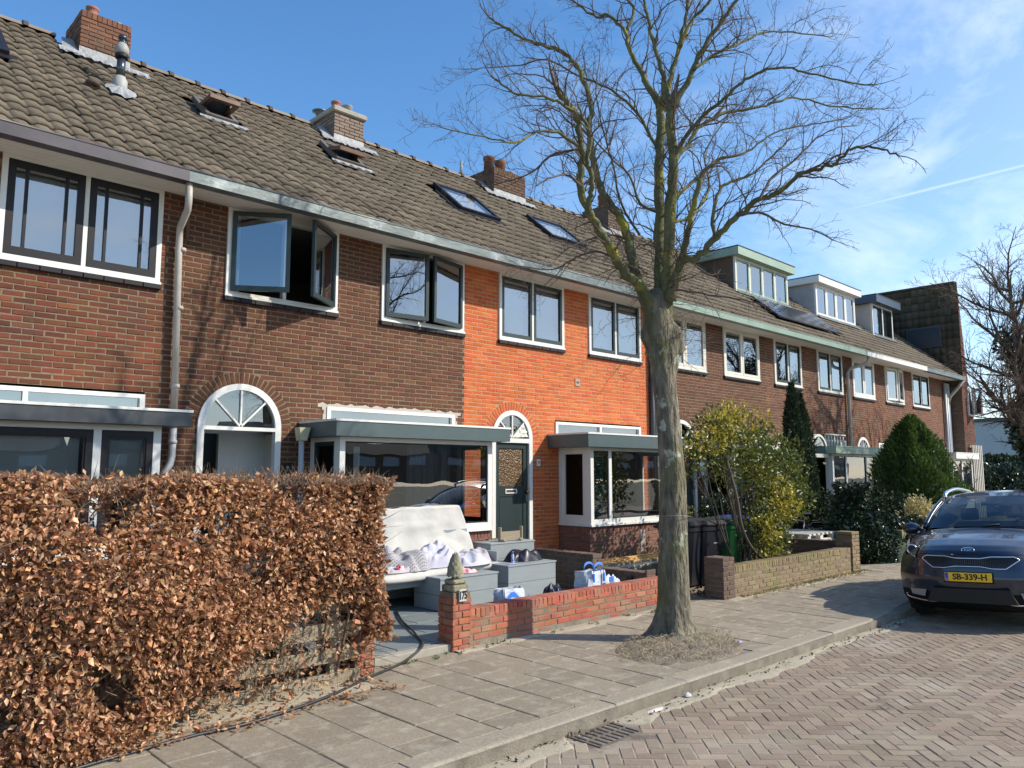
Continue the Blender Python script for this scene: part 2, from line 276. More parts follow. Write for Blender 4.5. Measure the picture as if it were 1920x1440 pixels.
# ---------------------------------------------------------------- brickwork
PH, PL = 0.070, 0.220       # course height, brick pitch
def brick_geo(L, h, d, c=0.005, j=0.0):
    q = lambda: random.uniform(-j, j)
    v = []
    for y, ins in ((d, 0), (c*1.2, 0), (0, c)):
        for x, z in ((-1,0),(1,0),(1,1),(-1,1)):
            v.append((x*(L/2-ins)+q()*1.5, y+(q() if y < d else 0), (h-ins if z else ins)+q()))
    f = [(8,9,10,11)] + [(4+i, 4+(i+1) % 4, 8+(i+1) % 4, 8+i) for i in range(4)] + [(i, (i+1) % 4, 4+(i+1) % 4, 4+i) for i in range(4)]
    return v, f
_bm = {}
def brick_meshes(m, h, d, L0=0.21):
    k = (m.name, round(h, 4), round(d, 3), round(L0, 3))
    if k not in _bm:
        _bm[k] = []
        for i in range(6):
            b = MB(); b.add(*brick_geo(L0, h, d, 0.005, 0.0022), rnd=0.0); _bm[k].append(mesh_of('brick', b, m))
    return _bm[k]
def lay_bricks(parent, segs, org, ang, m, nind=300, h=0.057, d=0.03, jit=0.003, name='brick'):
    ca, sa = math.cos(ang), math.sin(ang)
    items = []
    for a, b, z in segs:
        u = (a+b)/2; w = (org[0]+u*ca, org[1]+u*sa, org[2]+z); items.append((dist((w[0], w[1], w[2])), a, b, z, w))
    items.sort(key=lambda t: t[0])
    ms = brick_meshes(m, h, d); rest = MB(); n = 0
    for dd, a, b, z, w in items:
        L = b-a
        off = random.uniform(-jit, jit)
        if n < nind and shown(w):
            wl = (w[0]+sa*off, w[1]-ca*off, w[2])
            inst(name, random.choice(ms), wl, parent, (random.uniform(-.006,.006), random.uniform(-.006,.006), ang+random.uniform(-.008,.008)), (L/0.21, 1, 1)); n += 1
        else:
            v, f = brick_geo(L, h, d, 0.005, 0.0016)
            rest.add([(w[0]+x*ca-(y-off)*sa, w[1]+x*sa+(y-off)*ca, w[2]+zz) for x, y, zz in v], f)
    if rest.v:
        o = obj(name+'work' if name == 'brick' else name+'s', rest, m, parent); o['kind'] = 'stuff'
def cuts(z, ops, ring=0.0):
    r = []
    for o in ops:
        if o[0] == 'r':
            if o[3] < z < o[4]: r.append((o[1], o[2]))
        else:
            _, cx, rr, zs = o
            if z < zs: r.append((cx-rr, cx+rr))
            elif z < zs+rr+ring:
                w = math.sqrt((rr+ring)**2-(z-zs)**2); r.append((cx-w, cx+w))
    return r
def subtract(a, b, cs):
    seg = [(a, b)]
    for c, d in cs:
        n = []
        for s, e in seg:
            if d <= s or c >= e: n.append((s, e)); continue
            if c > s: n.append((s, c))
            if d < e: n.append((d, e))
        seg = n
    return seg
def running(a, b, z0, z1, ops=(), ring=0.165, joint=0.012, ph=PH, pl=PL, start=0):
    """bricks as (u0,u1,z), and mortar strips as (u0,u1,z0,z1)"""
    br, mo = [], []; i = start; z = z0
    while z < z1-0.01:
        zc = z+ph/2
        for s, e in subtract(a, b, cuts(zc, ops, ring)):
            k = math.floor((s - (i % 2)*pl/2)/pl)
            while True:
                u0 = k*pl+(i % 2)*pl/2; u1 = u0+pl
                if u0 >= e: break
                p, q = max(u0, s), min(u1, e)
                ja = joint/2
                p2 = p+ja if p > s+1e-6 else p; q2 = q-ja if q < e-1e-6 else q
                if q2-p2 > 0.03: br.append((p2, q2, z+joint/2))
                k += 1
        for s, e in subtract(a, b, cuts(zc, ops, 0.0)): mo.append((s, e, z, min(z+ph, z1)))
        z += ph; i += 1
    return br, mo
def mortar_mesh(mo, org, ang, back=0.005):
    b = MB(); ca, sa = math.cos(ang), math.sin(ang)
    W = lambda u, y, z: (org[0]+u*ca-y*sa, org[1]+u*sa+y*ca, org[2]+z)
    for s, e, z0, z1 in mo:
        b.quad(W(s, back, z0), W(e, back, z0), W(e, back, z1), W(s, back, z1), 0.5)
    return b
def soldier(a, b, z, h, pl=0.0705):
    n = max(1, round((b-a)/pl)); p = (b-a)/n; return [(a+i*p+0.004, a+(i+1)*p-0.004, z) for i in range(n)]

def rect_frame(mb, xa, xb, za, zb, y0, y1, l, r, bt, t):
    mb.box(xa, y0, za, xa+l, y1, zb, 0.3); mb.box(xb-r, y0, za, xb, y1, zb, 0.5)
    mb.box(xa+l, y0+.001, za, xb-r, y1-.001, za+bt, 0.4); mb.box(xa+l, y0+.001, zb-t, xb-r, y1-.001, zb, 0.6)
def frame_poly_sash(W, H, w, th, bars=(), wb=None):
    m = MB(); rect_frame(m, 0, W, 0, H, -th/2, th/2, w, w, wb or w*1.25, w)
    for bx in bars: m.box(bx-0.016, -th/2+.003, w*1.25, bx+0.016, th/2-.003, H-w, 0.5)
    return m
def sash(win, hx, y, za, W, H, ang, flip, smat, gmat, w=0.055, th=0.045, bars=(), wb=None):
    """a sash hinged at hx; flip: hinge on the right. ang opens it towards the street"""
    m = frame_poly_sash(W, H, w, th, bars, wb)
    g = MB().quad((w*.9, 0, w), (W-w*.9, 0, w), (W-w*.9, 0, H-w*.9), (w*.9, 0, H-w*.9))
    g = MB().add([(w*.9, .004, w), (W-w*.9, .004, w), (W-w*.9, .004, H-w*.9), (w*.9, .004, H-w*.9)], [(0,1,2,3)])
    if flip: M = Matrix.Translation((hx, y, za)) @ Matrix.Rotation(ang, 4, 'Z') @ Matrix.Translation((-W, 0, 0))
    else: M = Matrix.Translation((hx, y, za)) @ Matrix.Rotation(-ang, 4, 'Z')
    m.xform(M); g.xform(M)
    obj('sash', m, smat, win); obj('pane', g, gmat, win)
def upper_window(house, xa, xb, za=4.20, zb=5.43, fm=None, sm=None, gm=None, opens=(0, 0), bars=False, curtain=None, fw=0.06, sillm=None, y=10.0, mull=0.05, bt=0.075, sw=0.055, split=0.5):
    fm = fm or K['white']; sm = sm or K['greenblk']; gm = gm or K['glass_up']
    m = MB(); rect_frame(m, xa, xb, za, zb, y-0.028, y+0.07, fw, fw, bt, 0.05)
    xm = xa+(xb-xa)*split; m.box(xm-mull/2, y-0.020, za+bt, xm+mull/2, y+0.068, zb-0.05, 0.5)
    m.box(xa-.01, y-0.045, za-.001, xb+.01, y-0.028, za+0.03, 0.2)
    win = obj('window', m, fm, house)
    z0 = za+bt+.004; H = zb-0.054-z0; xl = xa+fw+.004; xr = xb-fw-.004
    yy = y-0.004
    Wl = xm-mull/2-.004-xl; Wr = xr-(xm+mull/2+.004)
    bl = (Wl*0.24, Wl*0.76) if bars else ()
    br = (Wr*0.24, Wr*0.76) if bars else ()
    sash(win, xl, yy if not opens[0] else yy-.03, z0, Wl, H, opens[0], False, sm, gm, w=sw, bars=bl)
    sash(win, xr, yy if not opens[1] else yy-.03, z0, Wr, H, opens[1], True, sm, gm, w=sw, bars=br)
    n = max(3, round((xb-xa)/0.21)); p = (xb-xa+.04)/n
    for i in range(n): obj('sill_tile', MB().cbox(xa-.02+i*p+.003, y-0.05, za-0.062, xa-.02+(i+1)*p-.003, y+.03, za-0.004, .005), sillm or K['purpblk'], win)
    if curtain:
        c = MB(); n = 60; amp = 0.018 if curtain[2] else 0.0
        for x0, x1 in curtain[1]:
            pts = [(x0+(x1-x0)*i/n, y+0.13+amp*math.sin(i*1.9)+amp*.5*math.sin(i*.7)) for i in range(n+1)]
            zt = zb-0.02; zb2 = za+0.06 if len(curtain) < 4 else za+curtain[3]
            vs = [(px, py, z) for px, py in pts for z in (zb2, zt)]; c.add(vs, [(2*i, 2*i+2, 2*i+3, 2*i+1) for i in range(n)])
        obj('curtain', c, curtain[0], win, smooth=True)
    return win
def room(house, xa, xb, y0, y1, z0, z1, m, name='room'):
    b = MB()
    b.quad((xa,y1,z0),(xb,y1,z0),(xb,y1,z1),(xa,y1,z1)); b.quad((xa,y0,z0),(xa,y1,z0),(xa,y1,z1),(xa,y0,z1)); b.quad((xb,y0,z0),(xb,y0,z1),(xb,y1,z1),(xb,y1,z0))
    b.quad((xa,y0,z0),(xb,y0,z0),(xb,y1,z0),(xa,y1,z0)); b.quad((xa,y0,z1),(xa,y1,z1),(xb,y1,z1),(xb,y0,z1))
    return obj(name, b, m, house)
def arch_pts(cx, zs, r, n, a0=0, a1=math.pi): return [(cx+r*math.cos(a0+(a1-a0)*i/n), zs+r*math.sin(a0+(a1-a0)*i/n)) for i in range(n+1)]
def arch_door(house, cx, r, zs, kind, y=10.0, dmat=None, zdoor=2.38, base=0.2, spokes=(45, 90, 135)):
    fw = 0.085; n = 24; m = MB()
    o = arch_pts(cx, zs, r, n); i_ = arch_pts(cx, zs, r-fw, n)
    for k in range(n):
        a, b, c, d = o[k], o[k+1], i_[k+1], i_[k]
        m.prism([(a[0], y-.03, a[1]), (b[0], y-.03, b[1]), (c[0], y-.03, c[1]), (d[0], y-.03, d[1])], (0, .1, 0), 0.4)
    m.box(cx-r, y-.03, base, cx-r+fw, y+.07, zs, .4); m.box(cx+r-fw, y-.03, base, cx+r, y+.07, zs, .4)
    m.box(cx-r+fw, y-.028, zdoor, cx+r-fw, y+.068, zs, .5)
    for a in spokes:
        d = Vector((math.cos(R(a)), 0, math.sin(R(a)))); p = Vector((cx, y, zs)); q = p+d*(r-fw*.6); s = Vector((-d.z, 0, d.x))*0.012
        m.prism([p-s+Vector((0,-.02,0)), q-s+Vector((0,-.02,0)), q+s+Vector((0,-.02,0)), p+s+Vector((0,-.02,0))], (0, .05, 0), .5)
    fr = obj('door_frame', m, K['white'], house)
    g = MB(); p = arch_pts(cx, zs, r-fw*.8, n); g.add([(x, y+.01, z) for x, z in p], [tuple(range(len(p)))]); obj('pane', g, K['glass'], fr)
    x0, x1 = cx-r+fw+.004, cx+r-fw-.004
    if kind == 'closed':
        d = MB(); W = x1-x0; yb = y+.015
        rect_frame(d, x0, x1, base+.03, zdoor-.004, yb, yb+.045, .11, .11, .2, .10)
        d.box(x0+.11, yb+.002, 1.42, x1-.11, yb+.043, 1.60, .5)
        d.box(x0+.11, yb+.014, base+.23, x1-.11, yb+.03, 1.42, .5)
        d.box(x0+.13, yb+.008, base+.27, x1-.13, yb+.0145, 1.38, .5)
        dr = obj('door', d, dmat or K['greenblk'], house)
        q = MB().add([(x0+.11, yb+.02, 1.60), (x1-.11, yb+.02, 1.60), (x1-.11, yb+.02, zdoor-.104), (x0+.11, yb+.02, zdoor-.104)], [(0,1,2,3)]); obj('pane', q, K['glass_amber'], dr)
        lt = MB(); rect_frame(lt, cx-.15, cx+.13, 1.47, 1.55, yb-.012, yb+.001, .018, .018, .018, .018); obj('letter_slot', lt, K['white'], dr)
        ls = MB().box(cx-.132, yb-.006, 1.488, cx+.112, yb+.0015, 1.532); obj('letter_flap', ls, mat('brass_dark', (.10,.05,.03), rough=.4), dr)
        kb = MB().lathe((0,0,0), [(.012,0),(.012,.03),(.03,.04),(.036,.06),(.025,.078),(.005,.082)], 14); kb.xform(Matrix.Translation((x1-.045, yb, 1.50)) @ Matrix.Rotation(R(90), 4, 'X')); obj('door_knob', kb, mat('brass', (.45,.33,.14), rough=.3, metal=.9), dr, smooth=True)
        hd = MB().cbox(x1-.055, yb-.035, 1.32, x1-.035, yb-.001, 1.44, .004); obj('door_handle', hd, K['lead'], dr)
    return fr
def ring_bricks(house, cx, r, zs, m, mm, y=10.0, t=0.155):
    n = round(math.pi*(r+t/2)/0.067); b = MB()
    p, q = arch_pts(cx, zs, r+t+.006, 40), arch_pts(cx, zs, r-.004, 40)
    for k in range(40): b.quad((q[k][0], y+.006, q[k][1]), (p[k][0], y+.006, p[k][1]), (p[k+1][0], y+.006, p[k+1][1]), (q[k+1][0], y+.006, q[k+1][1]), .5)
    arch = obj('arch', b, mm, house)
    v, f = brick_geo(t, 0.052, 0.025, 0.005, 0.002); me = mesh_of('brick', MB().add(v, f, 0.0), m)
    for i in range(n):
        a = math.pi*(i+.5)/n; c = (cx+(r+t/2)*math.cos(a), y-random.uniform(0,.003), zs+(r+t/2)*math.sin(a))
        dd = Vector((math.sin(a), 0, -math.cos(a)))*0.026
        inst('brick', me, (c[0]+dd.x, c[1], c[2]+dd.z), arch, (0, -a, 0))
# bay window in front of the ground floor
def bay(house, xa, xb, cols, fasc=None, sashm=None, glass=None, z0=0.95, zt=2.33, yb=9.2, over=0.2, baseb=None, top=2.56, side='sash', curtains=None, rx=None, white=None, basemortar=None, topedge=None, lower='brick'):
    W = white or K['white']
    x0r, x1r = rx or (xa-over, xb+over)
    bb = MB(); pw = .085
    # corner posts, head and sill of the timber front
    rect_frame(bb, xa, xb, z0, zt, yb, yb+.09, pw, pw, .09, .06)
    for c in cols: bb.box(c-.04, yb+.002, z0+.09, c+.04, yb+.088, zt-.06, .5)
    bb.box(xa-.02, yb-.03, z0-.035, xb+.02, yb+.09, z0-.001, .5)
    # side frames
    for sx, d in ((xa, 1), (xb, -1)):
        u0, u1 = (sx, sx+.08) if d > 0 else (sx-.08, sx)
        bb.box(u0+.001, yb+.091, z0, u1-.001, 9.99, z0+.09, .5); bb.box(u0+.001, yb+.091, zt-.06, u1-.001, 9.99, zt, .5); bb.box(u0+.001, 9.91, z0+.09, u1-.001, 9.99, zt-.06, .5); bb.box(u0+.001, yb+.091, z0+.09, u1-.001, yb+.15, zt-.06, .5)
        bb.box(sx-.02*d if d>0 else sx, yb+.092, z0-.035, sx if d>0 else sx+.02, 9.99, z0-.001, .5)
    b = obj('bay_window', bb, W, house)
    edges = [xa+pw] + [e for c in cols for e in (c-.04, c+.04)] + [xb-pw]
    for i in range(0, len(edges), 2):
        e0, e1 = edges[i]+.002, edges[i+1]-.002
        if sashm is not None and (sashm[1] is None or i//2 in sashm[1]):
            m = MB(); rect_frame(m, e0, e1, z0+.092, zt-.062, yb+.004, yb+.05, .07, .07, .085, .07); rect_frame(m, e0+.07, e1-.07, z0+.177, zt-.132, yb+.018, yb+.045, .02, .02, .02, .02)
            obj('sash', m, sashm[0], b)
        else:
            m = MB(); rect_frame(m, e0, e1, z0+.092, zt-.062, yb+.022, yb+.05, .018, .018, .018, .018); obj('glazing_bead', m, K['black'], b)
        g = MB().add([(e0, yb+.03, z0+.09), (e1, yb+.03, z0+.09), (e1, yb+.03, zt-.06), (e0, yb+.03, zt-.06)], [(0,1,2,3)]); obj('pane', g, glass or K['glass'], b)
    for sx, d in ((xa, 1), (xb, -1)):
        cx = sx+.04*d
        m = MB()
        for (ya, yb2, za, zb2) in ((yb+.152, yb+.21, z0+.09, zt-.06), (9.85, 9.908, z0+.09, zt-.06), (yb+.21, 9.85, z0+.09, z0+.16), (yb+.21, 9.85, zt-.12, zt-.06)): m.box(cx-.022, ya, za, cx+.022, yb2, zb2, .5)
        obj('sash', m, K['greenblk'] if side == 'sash' else W, b)
        g = MB().add([(cx, yb+.2, z0+.15), (cx, 9.86, z0+.15), (cx, 9.86, zt-.11), (cx, yb+.2, zt-.11)], [(0,3,2,1)]); obj('pane', g, K['glass_side'], b)
    # flat roof with fascia
    fm = MB(); fm.box(x0r, 9.0, zt+.002, x1r, 9.995, top-.03, .5); rf = obj('bay_roof', fm, fasc or K['fascia'], b)
    te = MB().box(x0r-.012, 8.988, top-.0295, x1r+.012, 9.994, top, .5); obj('roof_edge', te, topedge or K['white'], b)
    # base wall
    if lower == 'brick':
        bm_ = baseb or K['brick_base']
        ops = (); h = z0-.04
        br, mo = running(0, xb-xa, 0, h-.115, ops)
        mb_ = mortar_mesh(mo, (xa, yb+.03, 0), 0); sl_ = soldier(0, xb-xa, h-.11, .1)
        mb_.quad((xa, yb+.04, h-.13), (xb, yb+.04, h-.13), (xb, yb+.04, h), (xa, yb+.04, h))
        brs, mos = running(0, 9.99-yb-.03, 0, h-.115)
        for z_ in mos: pass
        mb_.box(xa+.01, yb+.05, 0, xa+.04, 9.99, h-.005); mb_.box(xb-.04, yb+.05, 0, xb-.01, 9.99, h-.005)
        bw = obj('base_wall', mb_, basemortar or K['mortar'], house)
        lay_bricks(bw, br, (xa, yb+.03, 0), 0, bm_, 120)
        lay_bricks(bw, sl_, (xa, yb+.03, 0), 0, bm_, 60, h=.10)
        lay_bricks(bw, brs+[(s, e, h-.11+.0) for s, e, _ in []], (xa, 9.99, 0), R(-90), bm_, 60)
        lay_bricks(bw, soldier(0, 9.99-yb-.03, h-.11, .1), (xa, 9.99, 0), R(-90), bm_, 20, h=.10)
    else:
        pn = MB().box(xa, yb+.01, .05, xb, yb+.08, z0-.04); pn.box(xa, yb+.081, .05, xa+.07, 9.99, z0-.04); obj('base_wall', pn, W, b)
    if curtains:
        for cm, x0, x1, zz0, zz1, amp in curtains:
            c = MB(); n = max(8, int((x1-x0)/0.022)); vs = []
            for i in range(n+1):
                x = x0+(x1-x0)*i/n; yy = yb+(.22 if amp else .10)+amp*math.sin(i*1.7)+amp*.6*math.sin(i*.63)
                vs += [(x, yy, zz0), (x, yy, zz1)]
            c.add(vs, [(2*i, 2*i+2, 2*i+3, 2*i+1) for i in range(n)]); obj('curtain', c, cm, b, smooth=True)
    return b
def slats(parent, x0, x1, y, z0, z1, m, p=0.028, name='blind'):
    b = MB(); z = z0
    while z < z1: b.add([(x0, y-.008, z), (x1, y-.008, z), (x1, y+.008, z+.014), (x0, y+.008, z+.014)], [(0,1,2,3)]); z += p
    for x in (x0+.1, (x0+x1)/2, x1-.1): b.box(x-.003, y-.012, z0, x+.003, y-.010, z1)
    return obj(name, b, m, parent)

# ---------------------------------------------------------------- roof pieces
RP = math.atan(0.839); RC, RS = math.cos(RP), math.sin(RP); EY, EZ = 9.42, 5.525; RY = 12.88; RZ = EZ+(RY-EY)*0.839
SLOPE = (RY-EY)/RC; TW, TL = 0.205, 0.272
def roof_pt(x, v, n=0): return (x, EY+v*RC-n*RS, EZ+v*RS+n*RC)
def roof_v(y): return (y-EY)/RC
def tile_geo():
    vs = []; N = 8; q = random.uniform
    t0 = q(-.003, .003); tw = q(-.004, .004)
    for iv, (v, lift) in enumerate(((0, .050), (TL*1.12, .006))):
        for i in range(N+1):
            u = i/N; hh = 0.0155*math.sin(2*math.pi*(u-0.12))+0.006*math.sin(4*math.pi*u)
            vs.append((u*TW*1.03, v, hh+lift+t0+tw*(u-.5)))
    low = [(x, 0.004, n-.034) for x, v, n in vs[:N+1]]
    b = len(vs); vs += low
    f = [(i, i+1, N+2+i, N+1+i) for i in range(N)] + [(b+i, b+i+1, i+1, i) for i in range(N)]
    return vs, f
_tg = [tile_geo() for _ in range(8)]
def lay_tiles(parent, xa, xb, m, holes, nind=300, name='tile'):
    me = []
    for v, f in _tg: me.append(mesh_of(name, MB().add(v, f, 0.0), m, True))
    cols = int(round((xb-xa)/TW)); w = (xb-xa)/cols; rows = int(SLOPE/TL); items = []
    for c in range(cols):
        for r in range(rows+1):
            x, v = xa+c*w, r*TL-0.03
            pc = roof_pt(x+w/2, v+TL/2, .02)
            if v+TL*.6 > SLOPE: continue
            if any(a-.02 < pc[0] < b+.02 and roof_v(y0) < v+TL/2 < roof_v(y1) for a, b, y0, y1 in holes): continue
            items.append((dist(pc), x, v))
    items.sort(); rest = MB(); n = 0
    for d, x, v in items:
        k = random.randrange(8); slip = random.random() < .05; jx, jv, jn = random.uniform(-.005,.005)*(2 if slip else 1), random.uniform(-.010,.010)-(random.uniform(.01,.035) if slip else 0), random.uniform(0,.005)+(.006 if slip else 0)
        p = roof_pt(x+jx, v+jv, jn)
        if n < nind and shown(p): inst(name, me[k], p, parent, (RP, 0, random.uniform(-.015,.015)), (w/TW, 1, 1)); n += 1
        else:
            V, F = _tg[k]; rest.add([roof_pt(x+jx+a*w/TW, v+jv+b, c+jn) for a, b, c in V], F)
    if rest.v:
        o = obj('tiles' if name == 'tile' else name+'s', rest, m, parent, True); o['kind'] = 'stuff'
def ridge(parent, xa, xb):
    L = 0.42; n = max(1, round((xb-xa)/L)); L = (xb-xa)/n
    for i in range(n):
        b = MB(); pr = [(math.cos(a)*.11, math.sin(a)*.085) for a in [math.pi*k/8 for k in range(9)]]
        x0, x1 = xa+i*L, xa+(i+1)*L-.005; z = RZ-.005+random.uniform(-.006,.006)
        vs = [(x, RY+p[0], z+p[1]) for x in (x0, x1) for p in pr]; b.add(vs, [(k, k+1, 9+k+1, 9+k) for k in range(8)] + [tuple(range(9)), tuple(range(9, 18))[::-1]])
        t = obj('ridge_tile', b, K['ridge'], parent, False)
        c = MB(); pr2 = [(p[0]*1.22, p[1]*1.35) for p in pr]; vs = [(x, RY+p[0], z+p[1]) for x in (x0-.012, x0+.055) for p in pr2]
        c.add(vs, [(k, k+1, 9+k+1, 9+k) for k in range(8)] + [tuple(range(9)), tuple(range(9, 18))[::-1]]); obj('ridge_collar', c, K['ridge_dk'], parent, False)
def chimney(roof, x0, x1, y0, y1, zt, bm_, cap='brick', pots=(), flash=True, mm=None):
    z0 = 7.7 if y0 > 12 else 7.2
    c = MB().box(x0+.012, y0+.012, z0, x1-.012, y1-.012, zt-.01)
    ch = obj('chimney', c, mm or K['mortar_dk'], roof)
    br, _ = running(0, x1-x0, 0, zt-z0-.10, (), ph=.066)
    lay_bricks(ch, br, (x0, y0, z0), 0, bm_, 200, h=.054, d=.02)
    br, _ = running(0, y1-y0, 0, zt-z0-.10, (), ph=.066, start=1)
    lay_bricks(ch, br, (x0, y1, z0), R(-90), bm_, 200, h=.054, d=.02)
    lay_bricks(ch, br, (x1, y0, z0), R(90), bm_, 0, h=.054, d=.02)
    if cap == 'brick':
        lay_bricks(ch, soldier(0, x1-x0, 0, .1), (x0, y0-.004, zt-.105), 0, bm_, 60, h=.105, d=.03)
        lay_bricks(ch, soldier(0, y1-y0, 0, .1), (x0-.004, y1, zt-.105), R(-90), bm_, 60, h=.105, d=.03)
    else:
        m = MB().cbox(x0-.05, y0-.05, zt-.11, x1+.05, y1+.05, zt, .02); obj('cap', m, K['concrete'], ch)
    for px, py, kind in pots:
        m = MB()
        if kind == 'clay': m.lathe((px, py, zt-.01), [(.10,0),(.10,.05),(.085,.06),(.08,.15),(.095,.16),(.095,.19),(.06,.19),(.06,.1)], 14); mt = mat('clay_pot', (.30,.12,.08), rough=.8)
        elif kind == 'cowl': m.lathe((px, py, zt-.01), [(.09,0),(.09,.03),(.06,.035),(.06,.08),(.10,.09),(.10,.19),(.11,.2),(.11,.215),(.02,.23)], 16); mt = K['lead']
        elif kind == 'disc': m.lathe((px, py, zt-.01), [(.07,0),(.07,.08),(.14,.11),(.15,.13),(.06,.16)], 16); mt = K['zinc']
        else: m.lathe((px, py, zt-.01), [(.13,0),(.12,.25),(.14,.27),(.14,.34),(.09,.36)], 12); mt = K['brick_chim']
        obj('chimney_pot', m, mt, ch, True)
    if flash:
        f = MB(); n = 30
        for (xa, xb) in ((x0-.28, x1+.28),):
            vb = roof_v(y0)-.02; top = []; bot = []
            for i in range(n+1):
                x = xa+(xb-xa)*i/n; top.append(roof_pt(x, vb+.06, .085)); bot.append(roof_pt(x, vb-.07-.025*math.sin(i*1.3)-.02*random.random(), .062+.012*math.sin(i*2.1)))
            f.add(top+bot, [(n+1+i, n+2+i, i+1, i) for i in range(n)])
            f.quad((x0-.006, y0-.006, roof_pt(0, vb, 0)[2]), (x1+.006, y0-.006, roof_pt(0, vb, 0)[2]), (x1+.006, y0-.006, roof_pt(0, vb, 0)[2]+.2), (x0-.006, y0-.006, roof_pt(0, vb, 0)[2]+.2))
            f.add([roof_pt(x0-.25, vb-.06, .07), roof_pt(x0-.004, vb-.06, .07), roof_pt(x0-.004, vb+.6, .09), roof_pt(x0-.16, vb+.6, .08)], [(0,1,2,3)])
        obj('flashing', f, K['lead'], ch)
    return ch
def roof_box(mb, x0, x1, v0, v1, n0, n1):   # box in roof coordinates
    p = [roof_pt(x, v, n) for n in (n0, n1) for v in (v0, v1) for x in (x0, x1)]
    mb.add(p, [(0,2,3,1), (4,5,7,6), (0,1,5,4), (1,3,7,5), (3,2,6,7), (2,0,4,6)])
def skylight(roof, x0, x1, ya, yb, kind='flat', ang=0.0):
    v0, v1 = roof_v(ya), roof_v(yb); w = .07; m = MB()
    n0, n1 = .03, .11
    roof_box(m, x0, x0+w, v0, v1, n0, n1); roof_box(m, x1-w, x1, v0, v1, n0, n1); roof_box(m, x0+w, x1-w, v0, v0+w, n0, n1-.002); roof_box(m, x0+w, x1-w, v1-w, v1, n0, n1-.002)
    roof_box(m, x0-.09, x1+.09, v0-.14, v0-.001, .045, .055)
    s = obj('skylight', m, K['purpblk'] if kind == 'flat' else mat('skylight_frame', (.11,.095,.08), (.16,.14,.12), .5, 5), roof)
    g = MB().add([roof_pt(x0+w, v0+w, n1-.02), roof_pt(x1-w, v0+w, n1-.02), roof_pt(x1-w, v1-w, n1-.02), roof_pt(x0+w, v1-w, n1-.02)], [(0,1,2,3)])
    if ang:
        # centre-hung sash tipped open: the lower half swings up and out
        c = Vector(roof_pt(x0, (v0+v1)/2, n1)); Rm = Matrix.Translation(c) @ Matrix.Rotation(ang, 4, 'X') @ Matrix.Translation(-c)
        f = MB(); roof_box(f, x0+.02, x0+w+.03, v0+.02, v1-.02, n1-.03, n1+.035); roof_box(f, x1-w-.03, x1-.02, v0+.02, v1-.02, n1-.03, n1+.035); roof_box(f, x0+w+.03, x1-w-.03, v0+.02, v0+.10, n1-.03, n1+.035); roof_box(f, x0+w+.03, x1-w-.03, v1-.10, v1-.02, n1-.03, n1+.035)
        f.xform(Rm); obj('sash', f, mat('stained_wood', (.10,.045,.03), (.20,.12,.08), .6, 6), s)
        g.xform(Rm)
        dk = MB(); roof_box(dk, x0+w, x1-w, v0+w, v1-w, -.02, .040); obj('reveal', dk, K['dark'], s)
        fl = MB(); n = 16; top = []; bot = []
        for i in range(n+1):
            x = x0-.1+(x1-x0+.25)*i/n; top.append(roof_pt(x, v0-.02, .075)); bot.append(roof_pt(x, v0-.08-.03*random.random(), .062+.01*math.sin(i*2)))
        fl.add(top+bot, [(n+1+i, n+2+i, i+1, i) for i in range(n)]); obj('flashing', fl, K['lead'], s)
    else:
        dk = MB(); roof_box(dk, x0+w, x1-w, v0+w, v1-w, -.02, .028); obj('blind', dk, mat('pale_backing', (.55,.57,.59), rough=.8), s)  # pale slab added behind the glass; pale sky reflection put into its colour
    obj('pane', g, K['skyl'], s)
